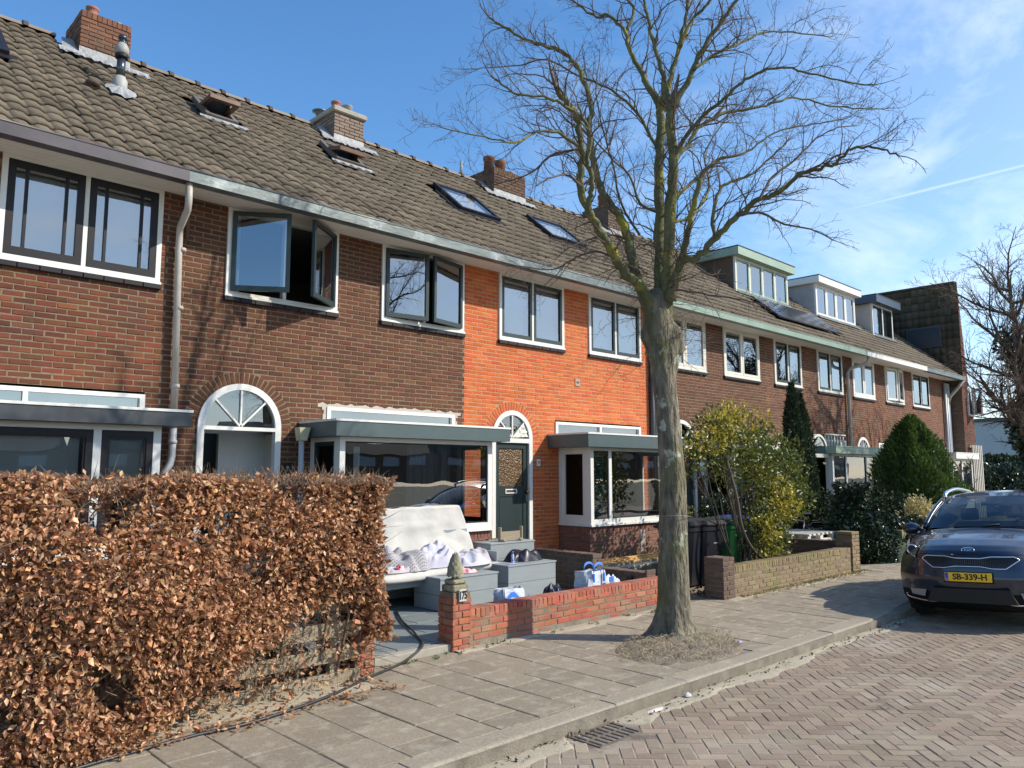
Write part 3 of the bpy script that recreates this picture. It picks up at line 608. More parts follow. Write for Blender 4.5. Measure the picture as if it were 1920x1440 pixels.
def dormer(roof, x0, x1, yf, zt, zb, n, wallm, fascm, framem, sashm, ytop=None, ov=.14, fh=.2, post=.07, curtain=None, cheek=None):
    """a flat-roofed dormer: front at yf, from zb up to zt"""
    yb = 13.4; cheeks = []; zf = zt-fh
    z_at = lambda y: EZ+(y-EY)*.839
    for x in (x0, x1-.05):
        cheeks.append(MB().prism([(x, yf+.06, z_at(yf)-.05), (x, yb, min(z_at(yb), zf)-.05), (x, yb, zf), (x, yf+.06, zf)], (.05, 0, 0)))
    d = obj('dormer', MB().box(x0+.06, yb-.04, RZ-.5, x1-.06, yb, zf-.01), K['dark'], roof)
    for c_ in cheeks: obj('cheek', c_, cheek or wallm, d)
    f = MB().box(x0-ov, yf-ov-.05, zf+.002, x1+ov, yb, zt-.03); obj('dormer_roof', f, fascm, d)
    e = MB().box(x0-ov-.01, yf-ov-.06, zt-.0295, x1+ov+.01, yb, zt); obj('roof_edge', e, K['purpblk'], d)
    fr = MB(); rect_frame(fr, x0, x1, zb, zf, yf, yf+.06, post, post, .07, .06)
    w = (x1-x0-2*post)/n; ms = .035
    for i in range(1, n): fr.box(x0+post+i*w-ms, yf+.002, zb+.07, x0+post+i*w+ms, yf+.058, zf-.06)
    fr.box(x0-.03, yf-.05, zb-.03, x1+.03, yf+.05, zb-.001)
    w0 = obj('window_frame', fr, framem, d)
    for i in range(n):
        a = x0+post+i*w+(ms if i else 0)+.003; b = x0+post+(i+1)*w-(ms if i < n-1 else 0)-.003
        s = MB(); rect_frame(s, a, b, zb+.073, zf-.063, yf+.006, yf+.045, .045, .045, .05, .045); obj('sash', s, sashm, d)
        g = MB().add([(a, yf+.03, zb+.08), (b, yf+.03, zb+.08), (b, yf+.03, zf-.07), (a, yf+.03, zf-.07)], [(0,1,2,3)]); obj('pane', g, K['glass_up'], d)
    bk = MB().quad((x0+.06, yf+1.4, zb), (x1-.06, yf+1.4, zb), (x1-.06, yf+1.4, zf), (x0+.06, yf+1.4, zf)); obj('back_wall', bk, K['room'], d)
    if curtain:
        c = MB(); nn = 90; vs = []
        for i in range(nn+1):
            x = x0+.08+(x1-x0-.16)*i/nn; y = yf+.2+.02*math.sin(i*1.7); vs += [(x, y, zb+.06), (x, y, zf-.05)]
        c.add(vs, [(2*i, 2*i+2, 2*i+3, 2*i+1) for i in range(nn)]); obj('curtain', c, curtain, d, True)
    fl = MB().add([roof_pt(x0-.1, roof_v(yf)-.16, .07), roof_pt(x1+.1, roof_v(yf)-.16, .07), roof_pt(x1+.1, roof_v(yf)+.02, .09), roof_pt(x0-.1, roof_v(yf)+.02, .09)], [(0,1,2,3)]); obj('flashing', fl, K['zinc'], d)
    return d
def gutter(house, xa, xb, m, z0=5.40, z1=5.54, y0=9.34, y1=9.50):
    b = MB()
    b.box(xa, y0, z0, xb, y0+.018, z1, .5); b.box(xa, y0+.019, z0, xb, y1, z0+.018, .5)
    g = obj('gutter', b, m, house)
    # rolled front lip
    l = MB().tube([(xa, y0+.004, z1+.004), (xb, y0+.004, z1+.004)], .013, 8); obj('gutter_lip', l, m, g, True)
    dk = MB().box(xa, y0+.02, z1-.06, xb, y1-.01, z1-.05); obj('gutter_bed', dk, K['dark'], g)
    n = int((xb-xa)/0.19)+1; s = MB(); w = (xb-xa)/max(1, round((xb-xa)/2.6))
    return g
def soffit(house, xa, xb):
    b = MB(); n = 4; y0, y1 = 9.50, 10.0; w = (y1-y0)/n
    for i in range(n): b.box(xa, y0+i*w+.004, 5.432, xb, y0+(i+1)*w-.002, 5.455, random.random())
    b.box(xa, y0, 5.456, xb, y1, 5.47)
    obj('soffit', b, K['soffit'], house)
def pipe(house, pts, r, m, collars=(), name='downpipe'):
    p = obj(name, MB().tube(pts, r, 12), m, house, True)
    for c in collars: obj('collar', MB().lathe((c[0], c[1], c[2]), [(r, 0), (r*1.22, .004), (r*1.22, .045), (r, .05)], 14), m, p, True)
    return p

# ---------------------------------------------------------------- the ground
g = MB().box(-60, -80, -0.6, 300, 200, -0.16); struct('ground', g, K['lawn'])
rb = MB().box(-12, -4.6, -0.16, 70, 4.03, -0.1045); road = struct('road', rb, K['rjoint'])
# herringbone clinkers laid at 45 degrees
BW = 0.1045
def road_items():
    it = []; c, s = math.cos(R(-45)), math.sin(R(-45))
    for iy in range(-70, 330):
        for ix in range(-70, 330):
            k = (ix-iy) % 4
            if k == 0: cx, cy, L, hor = ix+1, iy+.5, 2, True
            elif k == 3: cx, cy, L, hor = ix+.5, iy+1, 2, False
            else: continue
            a, b = (cx-40)*BW, (cy-130)*BW
            x, y = a*c-b*s, a*s+b*c+0
            x += 12; y += 0
            if -1.2 < y < 3.90 and 1.2 < x < 26:
                if 4.42 < x < 5.0 and y > 3.62: continue
                if shown((x, y, -.1), 60): it.append((dist((x, y, -.1)), x, y, (R(-45) if hor else R(45))))
    it.sort(); return it
def flat_piece(L, W, h, c=.006, j=.002):
    q = lambda: random.uniform(-j, j); v = []
    for z, ins in ((-h, 0), (-c, 0), (0, c)):
        for x, y in ((-1,-1),(1,-1),(1,1),(-1,1)): v.append((x*(L/2-ins)+q(), y*(W/2-ins)+q(), z))
    return v, [(8,9,10,11)] + [(4+i, 4+(i+1) % 4, 8+(i+1) % 4, 8+i) for i in range(4)] + [(i, (i+1) % 4, 4+(i+1) % 4, 4+i) for i in range(4)]
def lay_flat(parent, items, L, W, h, m, name, nind=300, c=.006, j=.002, zj=.004, tilt=.012, rest_name=None):
    geo = [flat_piece(L, W, h, c, j) for _ in range(8)]; me = [mesh_of(name, MB().add(v, f, 0.0), m) for v, f in geo]
    rest = MB()
    for i, (d, x, y, z, a) in enumerate(items):
        zz = z+random.uniform(-zj, zj); rx, ry = random.uniform(-tilt, tilt), random.uniform(-tilt, tilt); a += random.uniform(-.02, .02)*min(1, .2/L)
        if i < nind: inst(name, me[i % 8], (x, y, zz), parent, (rx, ry, a))
        else:
            v, f = geo[i % 8]; M = Matrix.Translation((x, y, zz)) @ Matrix.Rotation(a, 4, 'Z') @ Matrix.Rotation(ry, 4, 'Y') @ Matrix.Rotation(rx, 4, 'X')
            rest.add([M @ Vector(p) for p in v], f)
    if rest.v:
        o = obj(rest_name or name+'s', rest, m, parent); o['kind'] = 'stuff'
lay_flat(road, [(d, x+random.uniform(-.003,.003), y+random.uniform(-.003,.003), -0.100, a) for d, x, y, a in road_items()], 0.201, 0.0965, 0.05, K['roadbrick'], 'paving_brick', zj=.0022, tilt=.010, rest_name='paving_bricks')
pb = MB().box(-12, 4.03, -0.16, 70, 6.44, -0.014); pave = struct('pavement', pb, K['joint'])
it = []
x = -2.0; i = 0
while x < 40:
    w = 0.40; y = 4.262+(-.25 if i % 2 else 0); 
    while y < 6.42:
        y0, y1 = max(y, 4.262), min(y+.5, 6.42)
        if y1-y0 > .1: it.append((dist((x+.2, (y0+y1)/2, 0)), x+.2, (y0+y1)/2, y1-y0, i))
        y += .5
    x += w; i += 1
it.sort()
_sl = {}; rest = MB(); n = 0
def in_pit(x, y): return ((x-7.15)/.78)**2+((y-4.85)/.55)**2 < 1
for d, cx, cy, ly, ci in it:
    if in_pit(cx, cy): continue
    ky = round(ly, 2); rx, ry = random.uniform(-.005, .005), random.uniform(-.006, .006); zz = random.uniform(-.004, .003)
    if (ky) not in _sl: _sl[ky] = [flat_piece(0.392, ly-.008, .06, .005, .002) for _ in range(4)]; _sl[('m', ky)] = [mesh_of('paving_slab', MB().add(v, f, 0.0), K['slab']) for v, f in _sl[ky]]
    if n < 300 and shown((cx, cy, 0), 60): inst('paving_slab', random.choice(_sl[('m', ky)]), (cx, cy, zz), pave, (rx, ry, 0)); n += 1
    else:
        v, f = random.choice(_sl[ky]); rest.add([(cx+a, cy+b, zz+c) for a, b, c in v], f)
o = obj('paving_slabs', rest, K['slab'], pave); o['kind'] = 'stuff'
# kerb stones, one metre each; the kerb swings back into the parking bay beyond x = 10.3
kb = MB().box(-12, 4.05, -0.17, 10.3, 4.24, -0.03); kerb = struct('kerb', kb, K['joint'])
def kerb_y(x): return 4.05 if x < 10.3 else 4.05+min(.35, (x-10.3)*.12)
x = 0.05-1.0+.02; xs = []
while x < 40: xs.append(x); x += 1.0
for x in xs:
    y0, y1 = kerb_y(x), kerb_y(x+1); dz = random.uniform(-.006, .006); b = MB()
    pr = [(0, -.17), (0, -.022), (.018, -.004), (.035, 0), (.19, 0), (.19, -.17)]
    vs = [(xx, yy+p[0]+random.uniform(-.002,.002), p[1]+dz) for xx, yy in ((x+.004, y0), (x+.996, y1)) for p in pr]
    b.add(vs, [(k, k+1, 7+k, 6+k) for k in range(5)]+[tuple(range(6))[::-1], tuple(range(6, 12))]); b.f = [tuple(reversed(f)) for f in b.f]
    obj('kerb_stone', b, K['kerb'], kerb)
# sand washed along the gutter
def sheet(name, xs, ylo, yhi, z, m, bump=.008, parent=None, seed=1, nx=160, ny=8):
    b = MB(); rr = random.Random(seed); vs = []
    for i in range(nx+1):
        x = xs[0]+(xs[1]-xs[0])*i/nx; a, c = ylo(x), yhi(x)
        for j in range(ny+1):
            t = j/ny; vs.append((x, a+(c-a)*t, z + bump*math.sin(math.pi*t)*(0.6+.4*math.sin(x*7+t*3)) - (.010 if j in (0,) else 0)+rr.uniform(-.001,.001)))
    b.add(vs, [(i*(ny+1)+j, (i+1)*(ny+1)+j, (i+1)*(ny+1)+j+1, i*(ny+1)+j+1) for i in range(nx) for j in range(ny)])
    o = obj(name, b, m, parent, True)
    if parent is None: o['kind'] = 'structure'
    return o
wob = lambda x: .05*math.sin(x*2.3)+.035*math.sin(x*5.9+1)+.02*math.sin(x*13)
sheet('gutter_sand', (-1, 16), lambda x: 4.035 if 4.38 < x < 5.02 else 3.90+wob(x)-.08*(3 < x < 8), lambda x: kerb_y(x)+.004, -0.099, K['sand'], .012)
sheet('sand_strip', (-1, 4.0), lambda x: 5.75+wob(x+3)*.8, lambda x: 6.44, -0.004, K['sand'], .016, seed=4)
sheet('sand_verge', (5.3, 9.3), lambda x: 6.22+wob(x)*.8, lambda x: 6.44, -0.002, K['sand'], .016, seed=5)
sheet('sand_verge', (10.2, 15.1), lambda x: 5.98+wob(x)*.8, lambda x: 6.2, -0.002, K['sand'], .014, seed=6)
# drain
dr = thing('storm_drain', (4.68, 3.86, -.1), 'rusty iron drain grate in the road beside the kerb', 'drain')
d = MB().box(4.44, 3.70, -.155, 4.96, 4.03, -.13); obj('pit', d, K['dark'], dr)
d = MB(); d.box(4.45,3.71,-.128,4.472,4.02,-.096); d.box(4.928,3.71,-.128,4.95,4.02,-.096); d.box(4.472,3.71,-.128,4.928,3.728,-.0965); d.box(4.472,4.002,-.128,4.928,4.02,-.0965); d.box(4.472,3.857,-.128,4.928,3.873,-.0965)
iron = mat('cast_iron', (.10,.085,.07), (.22,.18,.14), .7, 25, 5, 1.0, metal=.2, bump=.4, bscale=80)
obj('grate_frame', d, iron, dr)
for r_ in range(2):
    for k in range(7):
        b = MB().cbox(4.45+.045+k*.063, 3.729+r_*.145, -.125, 4.45+.070+k*.063, 3.856+r_*.145, -.097, .004); obj('bar', b, iron, dr)

# ---------------------------------------------------------------- the row of houses
XB = [-2.0, 3.5, 8.5, 13.76, 19.0, 24.2, 29.4, 33.7]
HC = [ # brick, mortar, gutter material
 (K['brick_red'], K['mortar'], K['gut_purple']), (K['brick_brown'], K['mortar'], K['zinc']), (K['brick_orange'], K['mortar_or'], K['zinc']),
 (K['brick_brown'], K['mortar'], K['gut_green']), (K['brick_far'], K['mortar'], K['gut_green']), (K['brick_far'], K['mortar'], K['white']), (K['brick_far'], K['mortar'], K['zinc'])]
HL = ['reddish brown brick terraced house with black framed windows behind the hedge', 'dark brown brick terraced house with open arched doorway and open casements', 'bright orange brick terraced house with dark green arched door',
 'brown brick terraced house with pale window frames right of the street tree', 'terraced house with the green flat roofed dormer and solar panels', 'terraced house with the white dormer behind the conifers', 'last terraced house of the row with the small blue edged dormer']
UPW = [[(1.67,3.43)], [(4.28,5.99),(6.78,8.47)], [(9.30,11.02),(11.77,13.49)], [(14.30,16.06),(16.88,18.64)], [(19.45,21.04),(22.06,23.78)], [(24.54,26.26),(27.2,28.84)], [(29.72,31.46)]]
ARCH = [None, (4.57,.58), (9.63,.50), (14.95,.58), (20.2,.58), (25.1,.50), (30.3,.5)]
BAYX = [(-1.5,3.27), (5.62,8.42), (10.85,13.35), (15.85,18.75), (21.0,24.0), (26.1,29.1), (31.0,33.3)]
TRANS = [(-.5,3.33), (5.87,8.28), (10.77,13.43), (16.0,18.6), (21.2,23.8), (26.35,28.9), (31.2,33.2)]
HOLES = [[(1.2,1.9,11.36,12.2),(2.75,3.80,12.25,14)], [(4.42,5.05,11.4,12.1),(6.66,7.36,11.3,12.0),(7.1,8.1,12.25,14)], [(9.02,10.12,10.8,11.75),(11.5,12.7,10.8,11.65),(11.25,12.5,12.25,14)],
 [(15.3,16.2,12.25,14)], [(19.4,22.8,11.0,14),(19.7,23.7,9.95,10.8)], [(24.6,28.0,11.05,14)], [(28.7,31.0,10.9,14)]]
HOUSE = []
for i in range(7):
    x0, x1 = XB[i], XB[i+1]; bm_, mm, gm = HC[i]
    h = thing('terraced_house', ((x0+x1)/2, 10, 0), HL[i], 'house', 'houses of the brick terrace'); HOUSE.append(h)
    ops = [('r', a, b, 4.18, 5.5) for a, b in UPW[i]]
    if ARCH[i]: ops.append(('a', ARCH[i][0], ARCH[i][1]-.004, 2.45))
    ba, bb = BAYX[i]; ops.append(('r', ba+.09, bb-.09, -1, 2.45)); ta, tb = TRANS[i]; ops.append(('r', ta, tb, 2.45, 2.80))
    br, mo = running(x0, x1, 0.03, 5.44, ops)
    wall = obj('wall', mortar_mesh(mo, (0, 10, 0), 0), mm, h)
    lay_bricks(wall, br, (0, 10, 0), 0, bm_, 300 if i < 5 else 0)
    if ARCH[i] and i < 6: ring_bricks(h, ARCH[i][0], ARCH[i][1], 2.45, bm_, mm)
    # rest of the shell: rear wall, upstairs rooms
    s = MB().box(x0, 16.2, 0, x1, 16.4, 5.6); obj('rear_wall', s, K['brick_dark'], h)
    # roof
    r = MB(); e = 0.0
    r.add([roof_pt(x0, -.02, -.03), roof_pt(x1, -.02, -.03), roof_pt(x1, SLOPE, -.03), roof_pt(x0, SLOPE, -.03)], [(0,1,2,3)])
    r.add([(x0, RY, RZ-.04), (x1, RY, RZ-.04), (x1, 16.6, 5.5), (x0, 16.6, 5.5)], [(0,1,2,3)])
    roof = obj('roof', r, K['tile_dark'], h)
    lay_tiles(roof, x0, x1, K['tile'], HOLES[i], 300 if i < 4 else 0)
    gaps = [(a-.05, b+.05) for a, b, c, d_ in HOLES[i] if d_ > 13.9]
    for s_, e_ in subtract(x0, x1, gaps): 
        if e_-s_ > .1: ridge(roof, s_, e_)
    gutter(h, x0, x1, gm); soffit(h, x0, x1)
    HOUSE[i] = (h, roof, wall)
# interiors
for i, (h, roof, wall) in enumerate(HOUSE):
    x0, x1 = XB[i], XB[i+1]
    ba, bb = BAYX[i]
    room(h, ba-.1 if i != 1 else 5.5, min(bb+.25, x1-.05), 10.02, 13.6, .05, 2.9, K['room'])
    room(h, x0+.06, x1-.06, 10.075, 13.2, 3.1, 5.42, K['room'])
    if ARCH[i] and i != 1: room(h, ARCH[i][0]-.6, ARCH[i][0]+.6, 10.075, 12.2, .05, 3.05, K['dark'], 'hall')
# entrance hall of the open doorway: pale wall on the right, darkness on the left
hh = HOUSE[1][0]
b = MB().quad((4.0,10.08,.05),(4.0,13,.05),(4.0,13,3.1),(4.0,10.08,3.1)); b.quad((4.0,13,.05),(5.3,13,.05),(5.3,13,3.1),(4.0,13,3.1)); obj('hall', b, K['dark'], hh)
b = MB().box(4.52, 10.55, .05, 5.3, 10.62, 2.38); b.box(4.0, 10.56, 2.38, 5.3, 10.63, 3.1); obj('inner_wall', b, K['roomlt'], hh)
b = MB().box(5.20, 10.08, .05, 5.26, 10.55, 2.38); obj('hall_side', b, K['roomlt'], hh)
# ---- upstairs windows
W, GB, PB = K['white'], K['greenblk'], K['purpblk']
cream = mat('cream_paint', (.60,.57,.49), (.68,.65,.57), .5, 4, 5, 1.0)
upper_window(HOUSE[0][0], 1.67, 3.43, fm=W, sm=PB, bars=True, sw=.075, curtain=(K['curtain'], [(1.75,3.35)], False))
w = upper_window(HOUSE[1][0], 4.28, 5.99, opens=(R(34), R(36)), curtain=(K['curtain'], [(4.3,4.52)], True))
lp = MB().lathe((5.35, 11.6, 5.05), [(.02,.36),(.02,.30),(.06,.28),(.19,.22),(.21,.17),(.17,.09),(.08,.03),(.01,.0)], 20); obj('ceiling_lamp', lp, K['black'], HOUSE[1][0], True)
upper_window(HOUSE[1][0], 6.78, 8.47, opens=(R(10), R(12)), curtain=(K['curtain'], [(7.42,7.66)], True))
upper_window(HOUSE[2][0], 9.30, 11.02, curtain=(K['curtain'], [(9.34,10.98)], False))
upper_window(HOUSE[2][0], 11.77, 13.49, curtain=(K['curtain'], [(11.8,13.45)], False))
for a, b_ in UPW[3]:
    w = upper_window(HOUSE[3][0], a, b_, fm=cream, sm=cream, sw=.05); slats(w, a+.1, b_-.1, 10.12, 4.3, 5.35, K['blindw'], .05)
for a, b_ in UPW[4]: upper_window(HOUSE[4][0], a, b_, fm=cream, sm=GB, sw=.05, fw=.085, mull=.08, curtain=(K['curtain'], [(a+.1, a+.45), (b_-.5, b_-.1)], True))
upper_window(HOUSE[5][0], *UPW[5][0], fm=W, sm=W, sw=.06, opens=(0, 0), curtain=(K['curtain'], [(UPW[5][0][0]+.1, UPW[5][0][1]-.1)], True))
upper_window(HOUSE[5][0], *UPW[5][1], fm=W, sm=W, sw=.06, opens=(R(6), R(8)), curtain=(K['curtain'], [(UPW[5][1][0]+.1, UPW[5][1][1]-.1)], True))
upper_window(HOUSE[6][0], *UPW[6][0], fm=W, sm=PB, sw=.05, curtain=(K['curtain'], [(29.8, 30.5)], False))
# ---- transom lights above the bays
for i in range(7):
    ta, tb = TRANS[i]; h = HOUSE[i][0]; m = MB(); n = {0: 3, 1: 1, 2: 2}.get(i, 2)
    rect_frame(m, ta, tb, 2.50, 2.80, 9.975, 10.05, .06, .06, .05, .05)
    for k in range(1, n): xx = ta+(tb-ta)*k/n; m.box(xx-.025, 9.98, 2.55, xx+.025, 10.045, 2.75)
    o = obj('transom_window', m, W, h)
    for k in range(n):
        a = ta+(tb-ta)*k/n; c = ta+(tb-ta)*(k+1)/n; obj('pane', MB().add([(a+.03, 10.02, 2.53), (c-.03, 10.02, 2.53), (c-.03, 10.02, 2.77), (a+.03, 10.02, 2.77)], [(0,1,2,3)]), K['glass_up'], o)
    cs = MB(); nn = 40; vs = []
    for k in range(nn+1): vs += [(ta+.06+(tb-ta-.12)*k/nn, 10.12+.01*math.sin(k*2), 2.5), (ta+.06+(tb-ta-.12)*k/nn, 10.12, 2.8)]
    cs.add(vs, [(2*k, 2*k+2, 2*k+3, 2*k+1) for k in range(nn)]); obj('curtain', cs, K['curtain'], o, True)
    if i == 0:
        for xx in (2.35, 2.75, 3.1): obj('paper_note', MB().box(xx-.05, 10.03, 2.57, xx+.03, 10.034, 2.72), K['cushion'], o)
# mortar patch round the new transom of the brown house
pt = MB(); n = 70; top = []; bot = []
for k in range(n+1):
    x = 5.72+(8.42-5.72)*k/n; top.append((x, 9.993, 2.835+.022*random.random()+.012*math.sin(k))); bot.append((x, 9.993, 2.79))
pt.add(bot+top, [(k, k+1, n+2+k, n+1+k) for k in range(n)])
for s_, x_ in ((1, 8.28), (-1, 5.86)):
    for k in range(7): z = 2.42+k*.055; ww = .03+.05*random.random(); pt.box(min(x_, x_+s_*ww), 9.990, z, max(x_, x_+s_*ww), 9.999, z+.054)
obj('mortar_patch', pt, mat('fresh_mortar', (.36,.33,.28), (.45,.41,.35), .95, 20, bump=.6, bscale=90), hh)
# ---- bays
bay(HOUSE[0][0], -1.5, 3.27, (-.2, 1.1, 2.60), K['fascia_blk'], (PB, None), z0=.95, zt=2.37, rx=(-1.9, 3.53), curtains=[(K['curtain'], .1, 2.45, 1.62, 2.25, 0), (K['curtain'], 2.75, 3.1, 1.62, 2.25, 0)])
b1 = bay(hh, 5.62, 8.42, (), K['fascia'], None, z0=.97, zt=2.33, rx=(5.44, 8.63), curtains=[(K['blindw'], 5.9, 6.0, 1.0, 2.2, .0), (mat('grey_curtain', (.16,.16,.17), rough=.9), 6.9, 7.7, 1.0, 2.28, .03)])
b2 = bay(HOUSE[2][0], 10.85, 13.35, (11.42,), K['fascia'], None, z0=.90, zt=2.30, rx=(10.56, 13.62), side='white')
slats(b2, 10.93, 11.40, 9.30, .98, 2.2, K['blind'])
bay(HOUSE[3][0], 15.85, 18.75, (16.7, 17.9), K['white'], None, z0=.95, zt=2.36, rx=(15.6, 18.95), white=cream, curtains=[(K['blindw'], 15.95, 18.6, 1.0, 2.3, .0)])
bay(HOUSE[4][0], 21.0, 24.0, (21.9, 23.3), K['green_trim'], None, z0=.35, zt=2.35, rx=(20.8, 24.25), side='white', topedge=K['green_trim'], lower='panel', curtains=[(K['curtain'], 21.1, 23.9, .4, 2.3, .03)])
bay(HOUSE[5][0], 26.1, 29.1, (27.1, 28.1), K['white'], None, z0=.5, zt=2.33, side='white', lower='panel', curtains=[(K['curtain'], 26.2, 29.0, .5, 2.3, .03)])
bay(HOUSE[6][0], 31.0, 33.3, (32.1,), K['white'], None, z0=.8, zt=2.33, side='white', lower='panel', curtains=[(K['curtain'], 31.1, 33.2, .8, 2.3, .03)])
# ---- doors
arch_door(hh, 4.57, .58, 2.45, 'open', base=.12, zdoor=2.40)
arch_door(HOUSE[2][0], 9.63, .50, 2.45, 'closed', base=.25, zdoor=2.37)
arch_door(HOUSE[3][0], 14.95, .58, 2.45, 'closed', base=.1)
arch_door(HOUSE[4][0], 20.2, .58, 2.45, 'closed', base=.1)
arch_door(HOUSE[5][0], 25.1, .50, 2.45, 'closed', base=.1, spokes=(40, 65, 90, 115, 140))
arch_door(HOUSE[6][0], 30.3, .50, 2.45, 'closed', base=.1)
# crumpled wrap stuck in the right light of the orange house's fanlight
c = MB(); rr = random.Random(3); vs = []; n = 9
for i in range(n+1):
    for j in range(n+1):
        a = R(4)+R(40)*i/n; rad = .06+.33*j/n; vs.append((9.63+rad*math.cos(a), 10.0-.008+rr.uniform(-.012,.012), 2.46+rad*math.sin(a)))
c.add(vs, [(i*(n+1)+j, (i+1)*(n+1)+j, (i+1)*(n+1)+j+1, i*(n+1)+j+1) for i in range(n) for j in range(n)]); obj('plastic_wrap', c, mat('cream_wrap', (.62,.58,.44), (.74,.72,.62), .4), HOUSE[2][0])
# number tile and small signs
def plate(parent, x, z, w, h_, m, y=9.985, name='number_plate'): return obj(name, MB().cbox(x-w/2, y-.008, z-h_/2, x+w/2, y+.012, z+h_/2, .003), m, parent)
def text_mesh(s, size, depth=0.002, bold=0.0):
    cu = bpy.data.curves.new('t', 'FONT'); cu.body = s; cu.size = size; cu.extrude = depth; cu.offset = bold; cu.align_x = 'CENTER'; cu.align_y = 'CENTER'; cu.resolution_u = 3
    o = bpy.data.objects.new('t', cu); COL.objects.link(o); dg = bpy.context.evaluated_depsgraph_get(); me = bpy.data.meshes.new_from_object(o.evaluated_get(dg)); bpy.data.objects.remove(o, do_unlink=True); bpy.data.curves.remove(cu); return me
def text(parent, s, size, loc, m, rot=(R(90), 0, 0), sx=1.0, name='lettering', depth=.0015, bold=0.0):
    me = text_mesh(s, size, depth, bold); me.materials.clear(); me.materials.append(m); return inst(name, me, loc, parent, rot, (sx, 1, 1))
p = plate(HOUSE[2][0], 10.30, 2.02, .09, .13, K['white']); text(p, '177', .07, (10.30, 9.974, 2.02), K['black'], sx=.55)
p = plate(hh, 5.27, 1.88, .10, .17, K['black']); text(p, 'Y', .11, (5.27, 9.974, 1.89), K['white'], sx=.6)
# old vent bricks and repair marks of the orange house
gm_ = mat('grey_cement', (.30,.25,.21), (.42,.36,.31), .95, 25)
for x_, z_, s_ in ((11.42, 3.60, .075),):
    m = MB().cbox(x_-s_, 9.987, z_-s_, x_+s_, 10.005, z_+s_, .006); v_ = obj('vent_patch', m, gm_, HOUSE[2][0]); obj('vent_grille', MB().cbox(x_-.04, 9.982, z_-.018, x_+.04, 9.99, z_+.018, .002), K['brick_base'], v_)
m = MB()
for k in range(12): zz = .32+k*.035; ww = .06+.03*random.random(); m.box(12.42-ww, 9.2205, zz, 12.42+ww*.9, 9.229, zz+.034)
obj('cement_patch', m, gm_, HOUSE[2][0])
# ---- pipes
pg, pp = K['pipe'], K['pipe_grey']
pipe(hh, [(3.53,9.42,5.44),(3.53,9.42,5.16),(3.54,9.46,5.08),(3.60,9.84,4.96),(3.62,9.91,4.86),(3.62,9.91,4.70),(3.66,9.91,2.60)], .043, pg, [(3.66,9.91,4.66),(3.66,9.91,3.9),(3.66,9.91,2.9)])
pipe(hh, [(3.66,9.91,2.57),(3.66,9.91,2.05),(3.64,9.9,1.95),(3.58,9.9,1.85),(3.57,9.9,.1)], .045, pp, [(3.66,9.91,2.2)])
pipe(hh, [(3.72,9.93,5.4),(3.72,9.93,4.85)], .03, mat('rusty_pipe', (.12,.06,.04), rough=.7), name='vent_pipe')
pipe(hh, [(5.33,9.72,2.30),(5.33,9.72,.1)], .038, pp)
hp = MB(); hp.prism([(5.25,9.64,2.46),(5.42,9.64,2.46),(5.38,9.66,2.28),(5.29,9.66,2.28)], (0,.14,0)); obj('hopper', hp, mat('hopper_yellowed', (.50,.47,.30), rough=.5), hh)
pipe(HOUSE[3][0], [(13.80,9.93,5.4),(13.80,9.93,.1)], .05, K['fascia_blk'])
pipe(HOUSE[3][0], [(13.92,9.92,5.4),(13.92,9.92,.1)], .035, K['pipe'])
pipe(HOUSE[4][0], [(24.42,9.42,5.44),(24.42,9.42,5.30),(24.38,9.5,5.18),(24.1,9.85,5.05),(24.02,9.92,4.92),(24.02,9.92,.1)], .05, pg, [(24.02,9.92,4.8),(24.02,9.92,3.2)])
for xx, m_ in ((33.05, pp), (33.25, pp), (33.42, K['white'])): pipe(HOUSE[6][0], [(xx,9.92,5.3),(xx,9.92,.1)], .055, m_)
pipe(HOUSE[6][0], [(33.6,9.4,5.42),(33.5,9.6,5.1),(33.42,9.85,4.8),(33.3,9.9,4.5)], .06, K['pipe'])
# ---- roofs
chimney(HOUSE[0][0], 2.93, 3.64, 12.4, 13.25, 8.80, K['brick_chim'], 'brick', [(3.12,12.6,'clay'),(3.5,12.75,'disc')])
chimney(HOUSE[1][0], 7.28, 7.93, 12.4, 13.3, 8.76, K['brick_chim2'], 'slab', [(7.33,13.05,'disc'),(7.42,12.6,'clay'),(7.70,12.65,'cowl')])
chimney(HOUSE[2][0], 11.38, 12.38, 12.4, 13.3, 8.72, mat('brick_sooty', (.075,.045,.03), (.14,.075,.045), .92, 9, var=.2), 'brick', [(11.5,12.7,'stack'),(11.85,12.7,'stack'),(12.2,12.75,'clay')])
chimney(HOUSE[3][0], 15.45, 16.05, 12.4, 13.3, 8.85, K['brick_dark'], 'brick', [(15.6,12.7,'stack'),(15.9,12.7,'clay')])
skylight(HOUSE[0][0], 1.25, 1.88, 11.38, 12.15)
skylight(HOUSE[1][0], 4.48, 5.00, 11.48, 12.08, 'open', R(-42))
skylight(HOUSE[1][0], 6.70, 7.28, 11.36, 11.96, 'open', R(-26))
skylight(HOUSE[2][0], 9.06, 10.08, 10.83, 11.7)
skylight(HOUSE[2][0], 11.55, 12.65, 10.83, 11.6)
